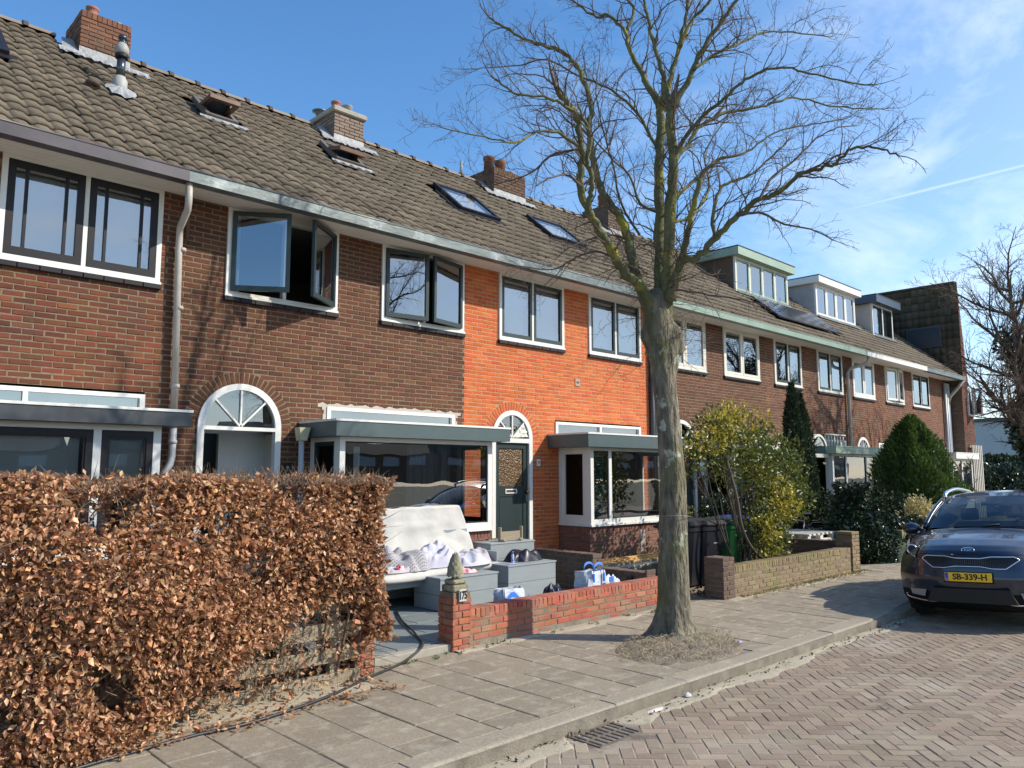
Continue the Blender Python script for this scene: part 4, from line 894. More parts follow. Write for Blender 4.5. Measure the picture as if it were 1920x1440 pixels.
# flue of the left roof
fl = MB(); fx, fy, fz = 3.24, 11.42, 7.25
fl.lathe((fx, fy, fz-.1), [(.10,0),(.095,.25),(.075,.27),(.07,.30)], 18); f0 = obj('flue', fl, mat('flue_grey', (.30,.30,.28), (.38,.38,.36), .6, 8), HOUSE[0][0], True)
obj('flue_pipe', MB().lathe((fx, fy, fz+.2), [(.058,0),(.058,.30)], 18), mat('dark_metal', (.09,.10,.11), rough=.25, metal=.7), f0, True)
obj('flue_ring', MB().lathe((fx, fy, fz+.48), [(.06,0),(.085,.0),(.088,.05),(.06,.05)], 18), K['black'], f0, True)
obj('flue_hood', MB().lathe((fx, fy, fz+.53), [(.07,0),(.095,.02),(.095,.10),(.06,.17),(.035,.19)], 18), mat('flue_hood_grey', (.30,.30,.28), rough=.6), f0, True)
obj('flue_cap', MB().lathe((fx, fy, fz+.70), [(.04,0),(.055,.0),(.055,.03),(.04,.04),(.04,.06),(.06,.065),(.06,.10),(.045,.13)], 18), mat('flue_cap_dark', (.05,.06,.08), rough=.3, metal=.5), f0, True)
m = MB(); n = 24; cxx, vv = fx, roof_v(fy); rr = random.Random(5)
ring = [roof_pt(cxx+.19*math.cos(2*math.pi*k/n)*(1+.15*rr.random()), vv-.06+.2*math.sin(2*math.pi*k/n)*(1+.25*rr.random()), .06+.015*math.sin(k*2)) for k in range(n)]
m.add([roof_pt(cxx, vv, .12)]+ring, [(0, 1+k, 1+(k+1) % n) for k in range(n)]); obj('flashing', m, K['lead'], f0)
obj('vent_tile', MB().lathe((2.85, 11.25, 7.12), [(.10,0),(.09,.05),(.04,.08)], 12), K['ridge_dk'], HOUSE[0][0], True)
obj('ridge_pipe', MB().tube([(10.75,12.8,8.5),(10.75,12.8,8.78)], .03, 8), K['lead'], HOUSE[2][0], True)
# dormers
dormer(HOUSE[4][0], 19.5, 22.65, 11.08, 8.24, 6.95, 4, K['brick_dark'], K['green_trim'], cream, K['green_trim'], fh=.26, curtain=None)
cheekw = mat('grey_render', (.36,.35,.33), (.50,.49,.47), .8, 2, 6, 1.0)
dormer(HOUSE[5][0], 24.72, 27.85, 11.13, 8.34, 7.0, 4, cheekw, K['white'], K['white'], K['white'], fh=.25, curtain=K['curtain'])
dormer(HOUSE[6][0], 28.95, 30.9, 10.95, 8.33, 6.82, 2, cheekw, mat('navy_fascia', (.035,.06,.10), rough=.4), K['white'], GB, fh=.30, ov=.2, curtain=K['curtain'])
# solar panels
for k in range(4):
    xa = 19.72+k*1.0; s = MB(); va, vb_ = roof_v(9.96), roof_v(10.82); roof_box(s, xa, xa+.98, va, vb_, .10, .135)
    o = obj('solar_panel', s, mat('panel_frame', (.05,.05,.055), rough=.4) if k == 0 else bpy.data.materials['panel_frame'], HOUSE[4][0])
    s = MB(); roof_box(s, xa+.02, xa+.96, va+.02, vb_-.02, .1355, .1385); obj('solar_cells', s, mat('solar_cells', (.022,.022,.028), (.035,.035,.045), rough=.12, scale=2, spec=.8) if k == 0 else bpy.data.materials['solar_cells'], o)
# arched wooden hood over the fifth door, wall lantern by the fourth
m = MB(); o_, i_ = arch_pts(20.35, 2.34, .52, 16), arch_pts(20.35, 2.34, .46, 16)
for k in range(16): m.prism([(o_[k][0], 9.25, o_[k][1]), (o_[k+1][0], 9.25, o_[k+1][1]), (i_[k+1][0], 9.25, i_[k+1][1]), (i_[k][0], 9.25, i_[k][1])], (0, .73, 0))
m.box(19.80, 9.25, 2.24, 20.90, 9.98, 2.335); hd_ = obj('door_hood', m, cream, HOUSE[4][0]); obj('pane', MB().add([(p[0], 9.28, p[1]) for p in i_], [tuple(range(17))]), K['glass_up'], hd_)
tr = MB()
for k in range(7): tr.box(22.3+k*.2-.02, 9.93, 2.6, 22.3+k*.2+.02, 9.97, 2.95)
tr.box(22.2, 9.90, 2.93, 23.6, 9.929, 2.97); obj('trellis', tr, K['pallet'], HOUSE[4][0])
lt = thing('wall_lantern', (15.45, 9.9, 1.85), 'white hexagonal wall lantern beside the bay window behind the bins', 'lantern')
obj('lantern_roof', MB().lathe((15.45, 9.8, 1.98), [(.13,0),(.05,.09),(.02,.11),(.012,.16)], 6), K['white'], lt)
obj('lantern_glass', MB().lathe((15.45, 9.8, 1.80), [(.055,0),(.10,.18)], 6), K['blindw'], lt)
obj('lantern_base', MB().lathe((15.45, 9.8, 1.76), [(.02,0),(.06,.02),(.06,.04)], 6), K['white'], lt)
obj('bracket', MB().tube([(15.45,9.98,1.72),(15.45,9.90,1.70),(15.45,9.82,1.76)], .014, 8), K['white'], lt, True)
# ---------------------------------------------------------------- the cross building at the end of the row
ch = thing('corner_house', (34.3, 10, 0), 'tall end house with dark tile hung side wall and brick gable strip', 'house')
sw = MB().prism([(33.72,9.52,0),(35.05,9.52,0),(35.0,9.52,4.4),(34.55,9.52,5.5),(33.95,9.52,9.32),(33.72,9.52,9.32)], (0,7,0)); w_ = obj('wall', sw, K['mortar_dk'], ch)
br, _ = running(0, 1.34, 0, 9.2, ()); lim = lambda z: 1.28 if z < 4.4 else (1.28-(z-4.4)/1.1*.45 if z < 5.5 else .83-(z-5.5)/3.8*.6)
lay_bricks(w_, [(a, min(b_, lim(z)), z) for a, b_, z in br if lim(z)-a > .04], (33.72, 9.50, 0), 0, K['brick_far'], 0)
br, _ = running(0, .5, 0, 5.6, ()); lay_bricks(w_, br, (33.70, 10.0, 0), R(-90), K['brick_dark'], 0)
# tile hanging on the wall that faces the row
hang = []
for V, F in _tg: hang.append(mesh_of('tile', MB().add([(-nn-.01, -a*1.2, b_*1.16) for a, b_, nn in V], F, 0.0), K['tile_dark'], True))
tw_ = obj('tile_hanging', MB().box(33.695, 9.5, 5.2, 33.715, 13.6, 9.33), K['dark'], ch)
for r_ in range(13):
    for c_ in range(17): inst('tile', hang[(r_*3+c_*5) % 8], (33.69, 13.6-c_*.245, 5.25+r_*.315), tw_)
tc_ = MB().box(33.55, 9.48, 9.33, 33.80, 13.6, 9.40); obj('coping', tc_, K['ridge_dk'], ch)
m = MB(); m.box(33.60, 10.1, 6.85, 33.66, 11.4, 7.7); rl = obj('roof_window', m, K['fascia_blk'], ch); obj('pane', MB().add([(33.585, 10.16, 6.91), (33.585, 11.34, 6.91), (33.585, 11.34, 7.64), (33.585, 10.16, 7.64)], [(0,3,2,1)]), mat('dark_pane', (.03,.045,.065), rough=.25, spec=.3), rl)
m = MB(); rect_frame(m, 34.25, 34.95, 4.05, 5.25, 9.44, 9.50, .06, .06, .07, .06); wn_ = obj('window', m, W, ch)
sash(wn_, 34.93, 9.42, 4.12, .60, 1.05, R(40), True, W, K['glass_up'])

# ---------------------------------------------------------------- front gardens and their walls
gb = MB().box(3.7, 6.44, -.16, 9.0, 10.0, .055); yard = struct('paved_garden', gb, K['joint'])
it = []
for i in range(12):
    for j in range(8):
        cx, cy = 3.95+i*.5+(.25 if j % 2 else 0), 6.78+j*.5
        if cx < 8.9 and cy < 9.9: it.append((dist((cx, cy, .08)), cx, cy, .08, 0))
it.sort(); lay_flat(yard, it, .492, .492, .05, K['slate'], 'garden_slab', 300, tilt=.006, zj=.003)
struct('threshold', MB().cbox(4.24, 6.40, -.05, 5.30, 6.52, .075, .008), K['concrete'])
sb = MB().box(-6, 6.44, -.16, 3.69, 10, -.02); struct('soil_bed', sb, K['soil'])
sb = MB().box(9.01, 6.44, -.16, 40, 10, -.005); struct('front_gardens', sb, K['soil'])
def garden_wall(name, label, xa, xb, y0, zt, m, mm, y1=None, cap=.10, nind=300, dark=None, proud=0):
    y1 = y1 or y0+.21
    t = thing(name, ((xa+xb)/2, (y0+y1)/2, 0), label, 'garden wall')
    br, mo = running(0, xb-xa, -.02, zt-cap, ())
    c = mortar_mesh(mo, (xa, y0, 0), 0); c.box(xa+.01, y0+.012, -.05, xb-.01, y1-.012, zt-.012); core = obj('core', c, mm, t)
    lay_bricks(core, br, (xa, y0, 0), 0, m, nind-80, jit=.004)
    sol = soldier(0, xb-xa, zt-cap+.004, cap)
    lay_bricks(core, sol, (xa, y0-.002, 0), 0, m, 80 if nind > 80 else 0, h=cap-.004, d=y1-y0, jit=.005)
    br, mo = running(0, y1-y0, -.02, zt-cap, ()); lay_bricks(core, br, (xa-.002, y1, 0), R(-90), m, 0); lay_bricks(core, br, (xb+.002, y0, 0), R(90), m, 0)
    br, mo = running(0, xb-xa, -.02, zt-cap, ()); lay_bricks(core, [(xa_, xb_, z) for xa_, xb_, z in br], (xb, y1, 0), R(180), m, 0)
    return t, core
def pillar(t, core, x0, x1, y0, y1, zt, m, mm, top='flat'):
    b = MB().box(x0+.01, y0+.01, -.05, x1-.01, y1-.01, zt-.008); c = obj('pillar', b, mm, t)
    for (L, org, a) in ((x1-x0, (x0, y0, 0), 0), (y1-y0, (x0, y1, 0), R(-90)), (y1-y0, (x1, y0, 0), R(90)), (x1-x0, (x1, y1, 0), R(180))):
        br = []
        z = -.02; i = 0
        while z < zt-.06:
            if i % 2: br += [(0, L*.5-.005, z+.005), (L*.5+.005, L, z+.005)]
            else: br += [(0, L*.3-.005, z+.005), (L*.3+.005, L, z+.005)]
            z += PH; i += 1
        lay_bricks(c, br, org, a, m, 14 if a in (0, R(-90)) else 0, jit=.004)
        if top == 'flat' and a == 0: lay_bricks(c, soldier(0, L, z+.003, .05), (x0, y0, 0), 0, m, 6, h=.05, d=y1-y0)
    return c
rw, core = garden_wall('red_garden_wall', 'low bright red brick wall with soldier coping and number 175 pillar', 5.52, 9.32, 6.44, .385, K['brick_wallred'], K['mortar'])
pc = pillar(rw, core, 5.28, 5.53, 6.36, 6.61, .60, K['brick_wallred'], K['mortar'], 'stone')
stone = mat('mossy_stone', (.22,.20,.13), (.33,.30,.21), .95, 14, 7, 1.0, bump=.9, bscale=60, c3=(.13,.13,.06), c3s=6, c3lo=.5, c3hi=.65)
m = MB().cbox(5.30, 6.38, .595, 5.51, 6.59, .665, .012); m.cbox(5.315, 6.395, .664, 5.495, 6.575, .72, .02); obj('stone_cap', m, stone, rw)
cx, cy = 5.405, 6.485; m = MB().lathe((cx, cy, .715), [(.05,0),(.038,.02),(.035,.035),(.06,.055),(.07,.07)], 20); fin = obj('finial', m, stone, rw, True)
for ring in range(6):           # overlapping scales of the pine cone
    z0 = .775+ring*.034; rad = .088*math.cos((ring)/6.4*math.pi/2)**.7; k_ = 8
    for k in range(k_):
        a = 2*math.pi*(k+.5*(ring % 2))/k_; d = Vector((math.cos(a), math.sin(a), 0)); tg = Vector((-d.y, d.x, 0)); c0 = Vector((cx, cy, z0)); w_ = rad*.42
        p = [c0+d*rad*.9-tg*w_+Vector((0,0,-.018)), c0+d*rad*1.04+Vector((0,0,-.034)), c0+d*rad*.9+tg*w_+Vector((0,0,-.018)), c0+d*rad*.78+tg*w_*.8+Vector((0,0,.022)), c0+d*rad*.66+Vector((0,0,.05)), c0+d*rad*.78-tg*w_*.8+Vector((0,0,.022)), c0+d*rad*1.02+Vector((0,0,.002))]
        q = MB().add(p, [(0,1,6),(1,2,6),(2,3,6),(3,4,6),(4,5,6),(5,0,6)]); obj('scale', q, stone, fin)
m = MB().lathe((cx, cy, .755), [(.072,0),(.080,.05),(.066,.11),(.046,.16),(.022,.20),(.004,.222)], 16); obj('cone_core', m, stone, fin, True)
p_ = obj('number_plate', MB().cbox(5.345, 6.340, .50, 5.445, 6.356, .625, .004), K['cushion'], rw); text(p_, '175', .115, (5.395, 6.337, .562), K['black'], sx=.62, bold=.003, name='house_number')
# gate pillar at the end of the hedge
gp = thing('gate_pillar', (4.13, 6.36, 0), 'short red brick gate pillar under the right end of the beech hedge', 'pillar')
pillar(gp, None, 4.02, 4.24, 6.25, 6.47, .62, K['brick_wallred'], K['mortar'])
obj('hinge', MB().cbox(4.245, 6.27, .03, 4.262, 6.30, .13, .003), K['black'], gp)
# boarded fence inside the hedge
fe = thing('board_fence', (1.6, 6.3, 0), 'weathered horizontal board fence half buried in the beech hedge', 'fence')
for z0, z1 in ((.19,.31),(.40,.53),(.63,.76)): obj('board', MB().cbox(-.6, 6.14, z0, 4.01, 6.165, z1, .003), K['wood_old'], fe)
for x in (.1, 1.1, 2.1, 2.95, 3.72): obj('post', MB().cbox(x, 6.167, -.05, x+.07, 6.24, .9, .004), K['wood_old'], fe)
obj('plinth', MB().cbox(-.6, 6.13, -.03, 4.01, 6.18, .10, .006), K['wood_old'], fe)
# dividing wall between the second and third house, stepped
def side_wall(name, label, X, ya, yb, zt, m, mm, lamps=()):
    t = thing(name, (X+.1, (ya+yb)/2, 0), label, 'garden wall')
    br, mo = running(0, yb-ya, 0, zt-.07, ()); c = MB().box(X+.01, ya+.01, -.03, X+.20, yb, zt-.03); core = obj('core', c, mm, t)
    lay_bricks(core, br, (X, yb, 0), R(-90), m, 150, jit=.004)
    lay_bricks(core, soldier(0, yb-ya, zt-.065, .065), (X, yb, 0), R(-90), m, 60, h=.065, d=.2)
    lay_bricks(core, [(a, b_, z) for a, b_, z in running(0, .21, 0, zt, ())[0]], (X, ya, 0), 0, m, 0)
    for y in lamps: obj('wall_light', MB().cbox(X-.07, y-.04, .22, X-.012, y+.04, .38, .008), K['black'], t)
    return t
side_wall('stepped_wall', 'dark brown brick dividing wall, higher part next to the orange house', 9.0, 7.61, 10.0, .63, K['brick_dark'], K['mortar_dk'])
side_wall('stepped_wall', 'dark brown brick dividing wall, lower part meeting the red wall', 9.0, 6.63, 7.60, .45, K['brick_dark'], K['mortar_dk'], (6.9, 7.45))
# low concrete block edge and the yellow laths lying by the third bay
ce = thing('block_edging', (11.2, 8.55, 0), 'row of grey concrete edging blocks in front of the orange house bay', 'edging')
for k in range(10): obj('block', MB().cbox(9.25+k*.42, 8.45, 0, 9.25+k*.42+.41, 8.65, .22+.006*math.sin(k*3), .012), K['concrete'], ce)
for k in range(3):
    tag(obj('timber_lath', MB().cbox(10.2+.05*k, 8.70+k*.05, .25+.028*k, 13.4+.05*k, 8.76+k*.05, .275+.028*k, .003), K['wood_new']), ['long yellow timber lath lying in front of the orange house bay, lowest of three','long yellow timber lath in the middle of the stack by the orange house bay','long yellow timber lath on top of the stack by the orange house bay'][k], 'timber', 'yellow laths by the bay')
tag(obj('lath_rest', MB().box(10.0, 8.68, 0, 13.6, 8.95, .249), K['concrete']), 'low concrete step carrying the yellow laths', 'step')
bw, core = garden_wall('brown_garden_wall', 'long mossy yellow brown brick wall with pillars right of the street tree', 10.52, 14.72, 6.18, .45, K['brick_moss'], K['mortar_dk'])
pillar(bw, core, 10.20, 10.52, 6.15, 6.47, .60, K['brick_dark'], K['mortar_dk']); pillar(bw, core, 14.72, 15.04, 6.15, 6.47, .68, K['brick_moss'], K['mortar_dk'])
side_wall('short_side_wall', 'dark brick side wall running back from the right brown pillar', 14.75, 6.48, 8.4, .55, K['brick_dark'], K['mortar_dk'])
fw_, core = garden_wall('far_garden_wall', 'pale brown brick garden wall behind the ivy and next to the car', 17.5, 25.5, 6.25, .62, K['brick_moss'], K['mortar_dk'], nind=120)

# ---------------------------------------------------------------- grey garden furniture and what lies on it
def planks_box(name, label, x0, y0, x1, y1, z0, z1, cat='box', nb=2, lid=True, group=None, yaw=0):
    t = thing(name, ((x0+x1)/2, (y0+y1)/2, z0), label, cat, group); G = K['grey_paint']; h = (z1-z0-(.025 if lid else 0))/nb
    for k in range(nb):
        a, b_ = z0+k*h+.003, z0+(k+1)*h-.001
        obj('board', MB().cbox(x0, y0, a, x1, y0+.02, b_, .003), G, t); obj('board', MB().cbox(x0, y1-.02, a, x1, y1, b_, .003), G, t)
        obj('board', MB().cbox(x0+.001, y0+.021, a, x0+.02, y1-.021, b_, .003), G, t); obj('board', MB().cbox(x1-.02, y0+.021, a, x1-.001, y1-.021, b_, .003), G, t)
    if lid:
        n = 4; w = (y1-y0+.02)/n
        for k in range(n): obj('lid_board', MB().cbox(x0-.012, y0-.01+k*w+.001, z1-.024, x1+.012, y0-.01+(k+1)*w-.001, z1, .003), G, t)
    return t
GZ = .083
planks_box('storage_bench', 'low grey board box in front of the sofa, left of the pine cone pillar', 6.34, 7.90, 7.34, 8.45, GZ, .50, 'garden box', group='grey garden boxes')
planks_box('storage_bench', 'grey board box carrying the black bin bag', 7.54, 7.90, 8.50, 8.50, GZ, .56, 'garden box', group='grey garden boxes')
planks_box('storage_bench', 'tall grey planter box by the dark green door', 7.98, 8.75, 8.92, 9.15, GZ, .78, 'garden box', nb=3, group='grey garden boxes')
sf = thing('garden_sofa', (6.65, 8.75, GZ), 'grey wooden lounge sofa heaped with bedding in front of the bay', 'sofa')
G = K['grey_paint']
for k in range(4): obj('arm_board', MB().cbox(5.55, 8.28, GZ+k*.155, 5.60, 9.05, GZ+k*.155+.152, .003), G, sf)
for k in range(4): obj('arm_board', MB().cbox(7.78, 8.40, GZ+k*.155, 7.83, 9.08, GZ+k*.155+.152, .003), G, sf)
obj('front_rail', MB().cbox(5.605, 8.30, .36, 7.775, 8.33, .47, .004), G, sf)
for k in range(6): obj('seat_board', MB().cbox(5.605, 8.335+k*.115, .44, 7.775, 8.335+k*.115+.108, .465, .003), G, sf)
for k in range(6): obj('back_board', MB().cbox(5.605, 9.05, GZ+.02+k*.15, 7.775, 9.075, GZ+.02+k*.15+.146, .003), G, sf)
for x in (5.65, 7.73): obj('leg', MB().cbox(x-.03, 8.34, GZ, x+.03, 8.40, .435, .004), G, sf)
def soft(name, nx, ny, fn, m, parent=None, thick=.02, subdiv=1):
    """a cloth or cushion sheet: fn(u,v)->(x,y,z)"""
    b = MB(); b.add([fn(i/nx, j/ny) for i in range(nx+1) for j in range(ny+1)], [(i*(ny+1)+j, (i+1)*(ny+1)+j, (i+1)*(ny+1)+j+1, i*(ny+1)+j+1) for i in range(nx) for j in range(ny)])
    o = obj(name, b, m, parent, True)
    if thick:
        md = o.modifiers.new('solidify', 'SOLIDIFY'); md.thickness = thick; md.offset = -1
    if subdiv:
        md = o.modifiers.new('subsurf', 'SUBSURF'); md.levels = subdiv; md.render_levels = subdiv
    return o
from mathutils import noise as mn
def nz(x, y, z=0.0): return mn.noise(Vector((x, y, z)))
def ridged(x, y, s=0.0): return 1-2*abs(nz(x, y, s))
# back mattress, leaning
def f_back(u, v):
    x = 5.72+u*2.16; bow = .04*math.sin(u*math.pi)
    z = .56+v*.79; y = 8.92+v*.17+.05*math.sin(v*math.pi)-bow
    x -= (v**2)*.20*max(0, (u-.5)/.5)**2
    z += .018*nz(x*3, z*3, 1); y += .022*nz(x*4, z*5, 3)+.012*ridged(x*2.0, z*6, 9)
    return (x, y, z)
o = soft('back_mattress', 40, 26, f_back, K['cushion'], None, .14); tag(o, 'large white mattress leaning along the back of the garden sofa', 'mattress')
def f_seat(u, v):
    x = 5.62+u*2.12; y = 8.20+v*.62-.10*math.exp(-((u-.0)/.35)**2)*(1-v); e = min(u, 1-u, v*.5, 1-v)
    z = .565+.01*nz(x*4, y*4, 2)-.03*max(0, .05-v)/.05-.07*max(0,(.06-v)/.06)**2*math.exp(-((u-.25)/.3)**2)
    return (x, y, z)
o = soft('seat_mattress', 36, 16, f_seat, K['cushion'], None, .085); tag(o, 'thin white seat mattress overhanging the front of the garden sofa', 'mattress')
duv = mat('white_duvet', (.44,.44,.51), (.52,.51,.57), .9, 5, 4, 1.0)
def heap(label, cat, cx, cy, rx, ry, h, m, seed, z0=.57, rot=0.0, fold=.035, name='duvet', fs=7.0, nx=44, vr=.75):
    def fn(u, v):
        a, b_ = u*2-1, v*2-1; rr = min(1.0, max(abs(a), abs(b_))); k = math.sqrt(a*a+b_*b_)/max(rr, 1e-6) if rr > 0 else 1
        q = rr; px, py = a*rx/ (k if k > 1 else 1), b_*ry/(k if k > 1 else 1)
        px *= 1+.18*nz(a*1.7, b_*1.7, seed); py *= 1+.18*nz(a*1.7, b_*1.7, seed+5)
        q = min(1.0, (a**4+b_**4)**.25); e_ = max(0, 1-q**5); cr = ridged(px*fs*.5+py*fs*.9+nz(px*5, py*5, seed)*1.4, px*fs*.5-py*fs*.4, seed)*.7+ridged(px*fs*1.3+nz(px*7, py*7, seed)*1.5, py*fs*1.4, seed+3)*.4; z = e_*(h*(.62+vr*max(-.6, nz(a*2.3+seed, b_*1.9, seed+9)))+fold*cr)
        return (cx+px*math.cos(rot)-py*math.sin(rot), cy+px*math.sin(rot)+py*math.cos(rot), z0+max(0.004, z))
    o = soft(name, nx, nx, fn, m, None, .0, 1); tag(o, label, cat); return o
heap('crumpled white duvet heaped in the middle of the sofa', 'duvet', 6.80, 8.56, .52, .30, .25, duv, 2.0, fold=.075)
heap('second white duvet end hanging towards the front of the seat', 'duvet', 7.20, 8.36, .42, .24, .13, duv, 5.5, fold=.06)
gq = bpy.data.materials.new('brick_print_cloth'); gq.use_nodes = True; t_ = gq.node_tree; gg = t_.nodes.new('ShaderNodeNewGeometry'); bt_ = t_.nodes.new('ShaderNodeTexBrick')
bt_.inputs['Color1'].default_value = (.20,.19,.20,1); bt_.inputs['Color2'].default_value = (.25,.24,.25,1); bt_.inputs['Mortar'].default_value = (.42,.40,.41,1); bt_.inputs['Scale'].default_value = 14; bt_.inputs['Mortar Size'].default_value = .05
t_.links.new(gg.outputs['Position'], bt_.inputs['Vector']); t_.links.new(bt_.outputs['Color'], t_.nodes['Principled BSDF'].inputs['Base Color']); t_.nodes['Principled BSDF'].inputs['Roughness'].default_value = .9
heap('grey brick patterned cover thrown over the left end of the sofa', 'blanket', 6.10, 8.60, .52, .36, .27, gq, 8.0, rot=-.5, fold=.05, name='patterned_cover', fs=4)
pk = mat('pale_pink_cloth', (.42,.36,.38), (.52,.47,.48), .9, 6, 4, 1.0)
pc_ = heap('pale cloth with pink flower lying under the patterned cover', 'cloth', 6.05, 8.34, .40, .13, .07, pk, 3.3, fold=.05, name='pale_cloth')
m = MB(); 
for k in range(5): a = k*1.257; m.lathe((5.93+.022*math.cos(a), 8.235, .645+.022*math.sin(a)), [(.004,-.012),(.015,-.005),(.015,.005),(.004,.012)], 8)
obj('flower_print', m, mat('flower_red', (.60,.05,.12), rough=.7), pc_, True)
pl_ = mat('lilac_pillow', (.36,.32,.35), (.44,.40,.43), .9, 9, 4, 1.0)
heap('flat lilac grey pillow at the right end of the sofa', 'pillow', 7.50, 8.60, .38, .22, .17, pl_, 6.6, rot=.12, fold=.025, name='pillow', fs=5)
ck = bpy.data.materials.new('checked_cloth'); ck.use_nodes = True; t_ = ck.node_tree; gg = t_.nodes.new('ShaderNodeNewGeometry'); bt_ = t_.nodes.new('ShaderNodeTexChecker'); bt_.inputs['Scale'].default_value = 22; bt_.inputs['Color1'].default_value = (.16,.16,.17,1); bt_.inputs['Color2'].default_value = (.62,.61,.62,1)
t_.links.new(gg.outputs['Position'], bt_.inputs['Vector']); t_.links.new(bt_.outputs['Color'], t_.nodes['Principled BSDF'].inputs['Base Color'])
heap('grey and white checked cushion behind the hedge corner', 'cushion', 5.78, 8.72, .22, .22, .30, ck, 1.2, z0=.72, name='checked_cushion', fold=.02)
# small things on the boxes
jr = thing('preserve_jar', (6.60, 8.02, .50), 'glass jar of orange liquid on the low grey box', 'jar')
obj('jar', MB().lathe((6.60, 8.02, .501), [(.035,0),(.038,.01),(.038,.075),(.035,.08)], 18), mat('orange_liquid', (.85,.22,.02), rough=.15, spec=.8), jr, True)
obj('jar_top', MB().lathe((6.60, 8.02, .582), [(.036,0),(.036,.02),(.032,.024)], 18), mat('jar_glass', (.25,.16,.12), rough=.15), jr, True)
tag(obj('plastic_tub', MB().lathe((6.70, 7.98, .501), [(.022,0),(.028,.03),(.028,.042)], 14), mat('mint_plastic', (.12,.50,.38), rough=.4), None, True), 'small mint green plastic tub next to the orange jar', 'tub')
heap('red and white cloth lying on the low grey box', 'cloth', 6.98, 8.12, .15, .13, .05, mat('red_cloth', (.62,.04,.05), (.70,.62,.60), .9, 9, 2, 1.0), 4.4, z0=.502, fold=.02, name='red_cloth', nx=20, fs=12)
bo = thing('spray_bottle', (7.74, 8.02, .56), 'slim white bottle with blue print standing on the grey box', 'bottle')
obj('bottle', MB().lathe((7.74, 8.02, .561), [(.018,0),(.020,.004),(.020,.12),(.012,.135),(.012,.14)], 14), K['cushion'], bo, True)
obj('cap', MB().lathe((7.74, 8.02, .701), [(.014,0),(.014,.03),(.009,.034)], 12), mat('blue_cap', (.10,.16,.50), rough=.4), bo, True)
obj('label_band', MB().lathe((7.74, 8.02, .60), [(.0205,0),(.0205,.05)], 14), mat('blue_label', (.25,.35,.70), rough=.5), bo, True)
heap('light blue cloth under the slim white bottle', 'cloth', 7.70, 7.99, .09, .05, .01, mat('blue_cloth', (.25,.35,.62), rough=.9), 2.4, z0=.561, fold=.006, name='blue_cloth', nx=12)
blk = mat('bin_bag_black', (.008,.008,.012), (.012,.011,.035), .36, 4, 3, 1.0, spec=.35)
heap('shiny black bin bag lying on the grey box', 'bin bag', 8.15, 8.22, .36, .18, .20, blk, 7.7, z0=.562, fold=.022, name='bin_bag', fs=8, vr=.25)
# little weathered trestle on the planter
ts = thing('wooden_rack', (8.5, 8.9, .78), 'small weathered wooden rack lying on the tall grey planter', 'rack')
for a in ((8.28,8.85,.785,8.74,8.87,.93),): obj('panel', MB().cbox(*a, .004), K['wood_old'], ts)
for x in (8.26, 8.72): obj('side_post', MB().cbox(x, 8.83, .785, x+.03, 8.89, 1.0, .004), K['wood_old'], ts)
for x in (8.30, 8.66): obj('knob', MB().lathe((x, 8.80, .785), [(.03,0),(.03,.03),(.01,.04)], 10), K['wood_old'], ts, True)
st = thing('brick_step', (8.1, 9.35, 0), 'row of upright brown bricks edging the bed by the green door', 'edging')
for k in range(10): obj('brick', MB().cbox(8.32+k*.068, 9.16, .3, 8.32+k*.068+.06, 9.26, .80+.01*math.sin(k*2), .006), K['brick_moss'], st)
# bags on the paving behind the red wall
def bag(label, cx, cy, rx, ry, h, m, seed, handles=None, prints=None, z0=GZ):
    t = thing('shopping_bag', (cx, cy, z0), label, 'bag'); b = MB(); n = 28; rows = 9; vs = []
    for j in range(rows+1):
        v = j/rows
        for i in range(n):
            a = 2*math.pi*i/n; sx = abs(math.cos(a))**.6*(1 if math.cos(a) > 0 else -1); sy = abs(math.sin(a))**.6*(1 if math.sin(a) > 0 else -1)
            k = (1.0-.10*v)*(1+.04*math.sin(a*7+v*9+seed))*(1+.30*nz(math.cos(a)*1.5+seed, math.sin(a)*1.5, v*2+seed))
            vs.append((cx+sx*rx*k, cy+sy*ry*k*(1-.35*v), z0+h*v*(1+.07*nz(math.cos(a)*2, math.sin(a)*2, seed+v))))
    b.add(vs, [(j*n+i, j*n+(i+1) % n, (j+1)*n+(i+1) % n, (j+1)*n+i) for j in range(rows) for i in range(n)]+[tuple(range(n))[::-1]])
    body = obj('bag', b, m, t, False)
    md = body.modifiers.new('solidify', 'SOLIDIFY'); md.thickness = .004
    if handles:
        for (x_, y_, w_, hh_) in ((cx-.03, cy-ry*.66, rx*.42, .13), (cx+.05, cy+ry*.55, rx*.42, .11)):
            hm = MB(); pts = []; z = z0+h*.93
            for k in range(13):
                a = math.pi*k/12; pts.append(Vector((x_-w_*math.cos(a), y_-.01, z+hh_*math.sin(a)**.7)))
            for p, q in zip(pts, pts[1:]): hm.add([p+Vector((0,-.004,0)), q+Vector((0,-.004,0)), q+Vector((0,.004,.0))+Vector((.0,0,.03)), p+Vector((0,.004,.03))], [(0,1,2,3)])
            for e in (pts[0], pts[-1]): hm.box(e.x-.014, e.y-.012, e.z-.10, e.x+.014, e.y+.004, e.z+.01)
            hob = obj('handle', hm, handles, t); md = hob.modifiers.new('solidify', 'SOLIDIFY'); md.thickness = .006
    if prints:
        for pmb in prints: obj('print', pmb, K_BL, t)
    return t
K_BL = mat('bag_blue', (.03,.16,.60), (.04,.20,.68), .45, 8)
K_BW = mat('bag_white', (.44,.48,.55), (.58,.60,.64), .4, 9, 5, 1.0, bump=1.0, bscale=9, bdist=.03)
K_BS = mat('bag_navy', (.03,.06,.40), (.05,.08,.48), .35, 7)
m1 = MB().box(8.27, 6.715, .20, 8.36, 6.725, .29)
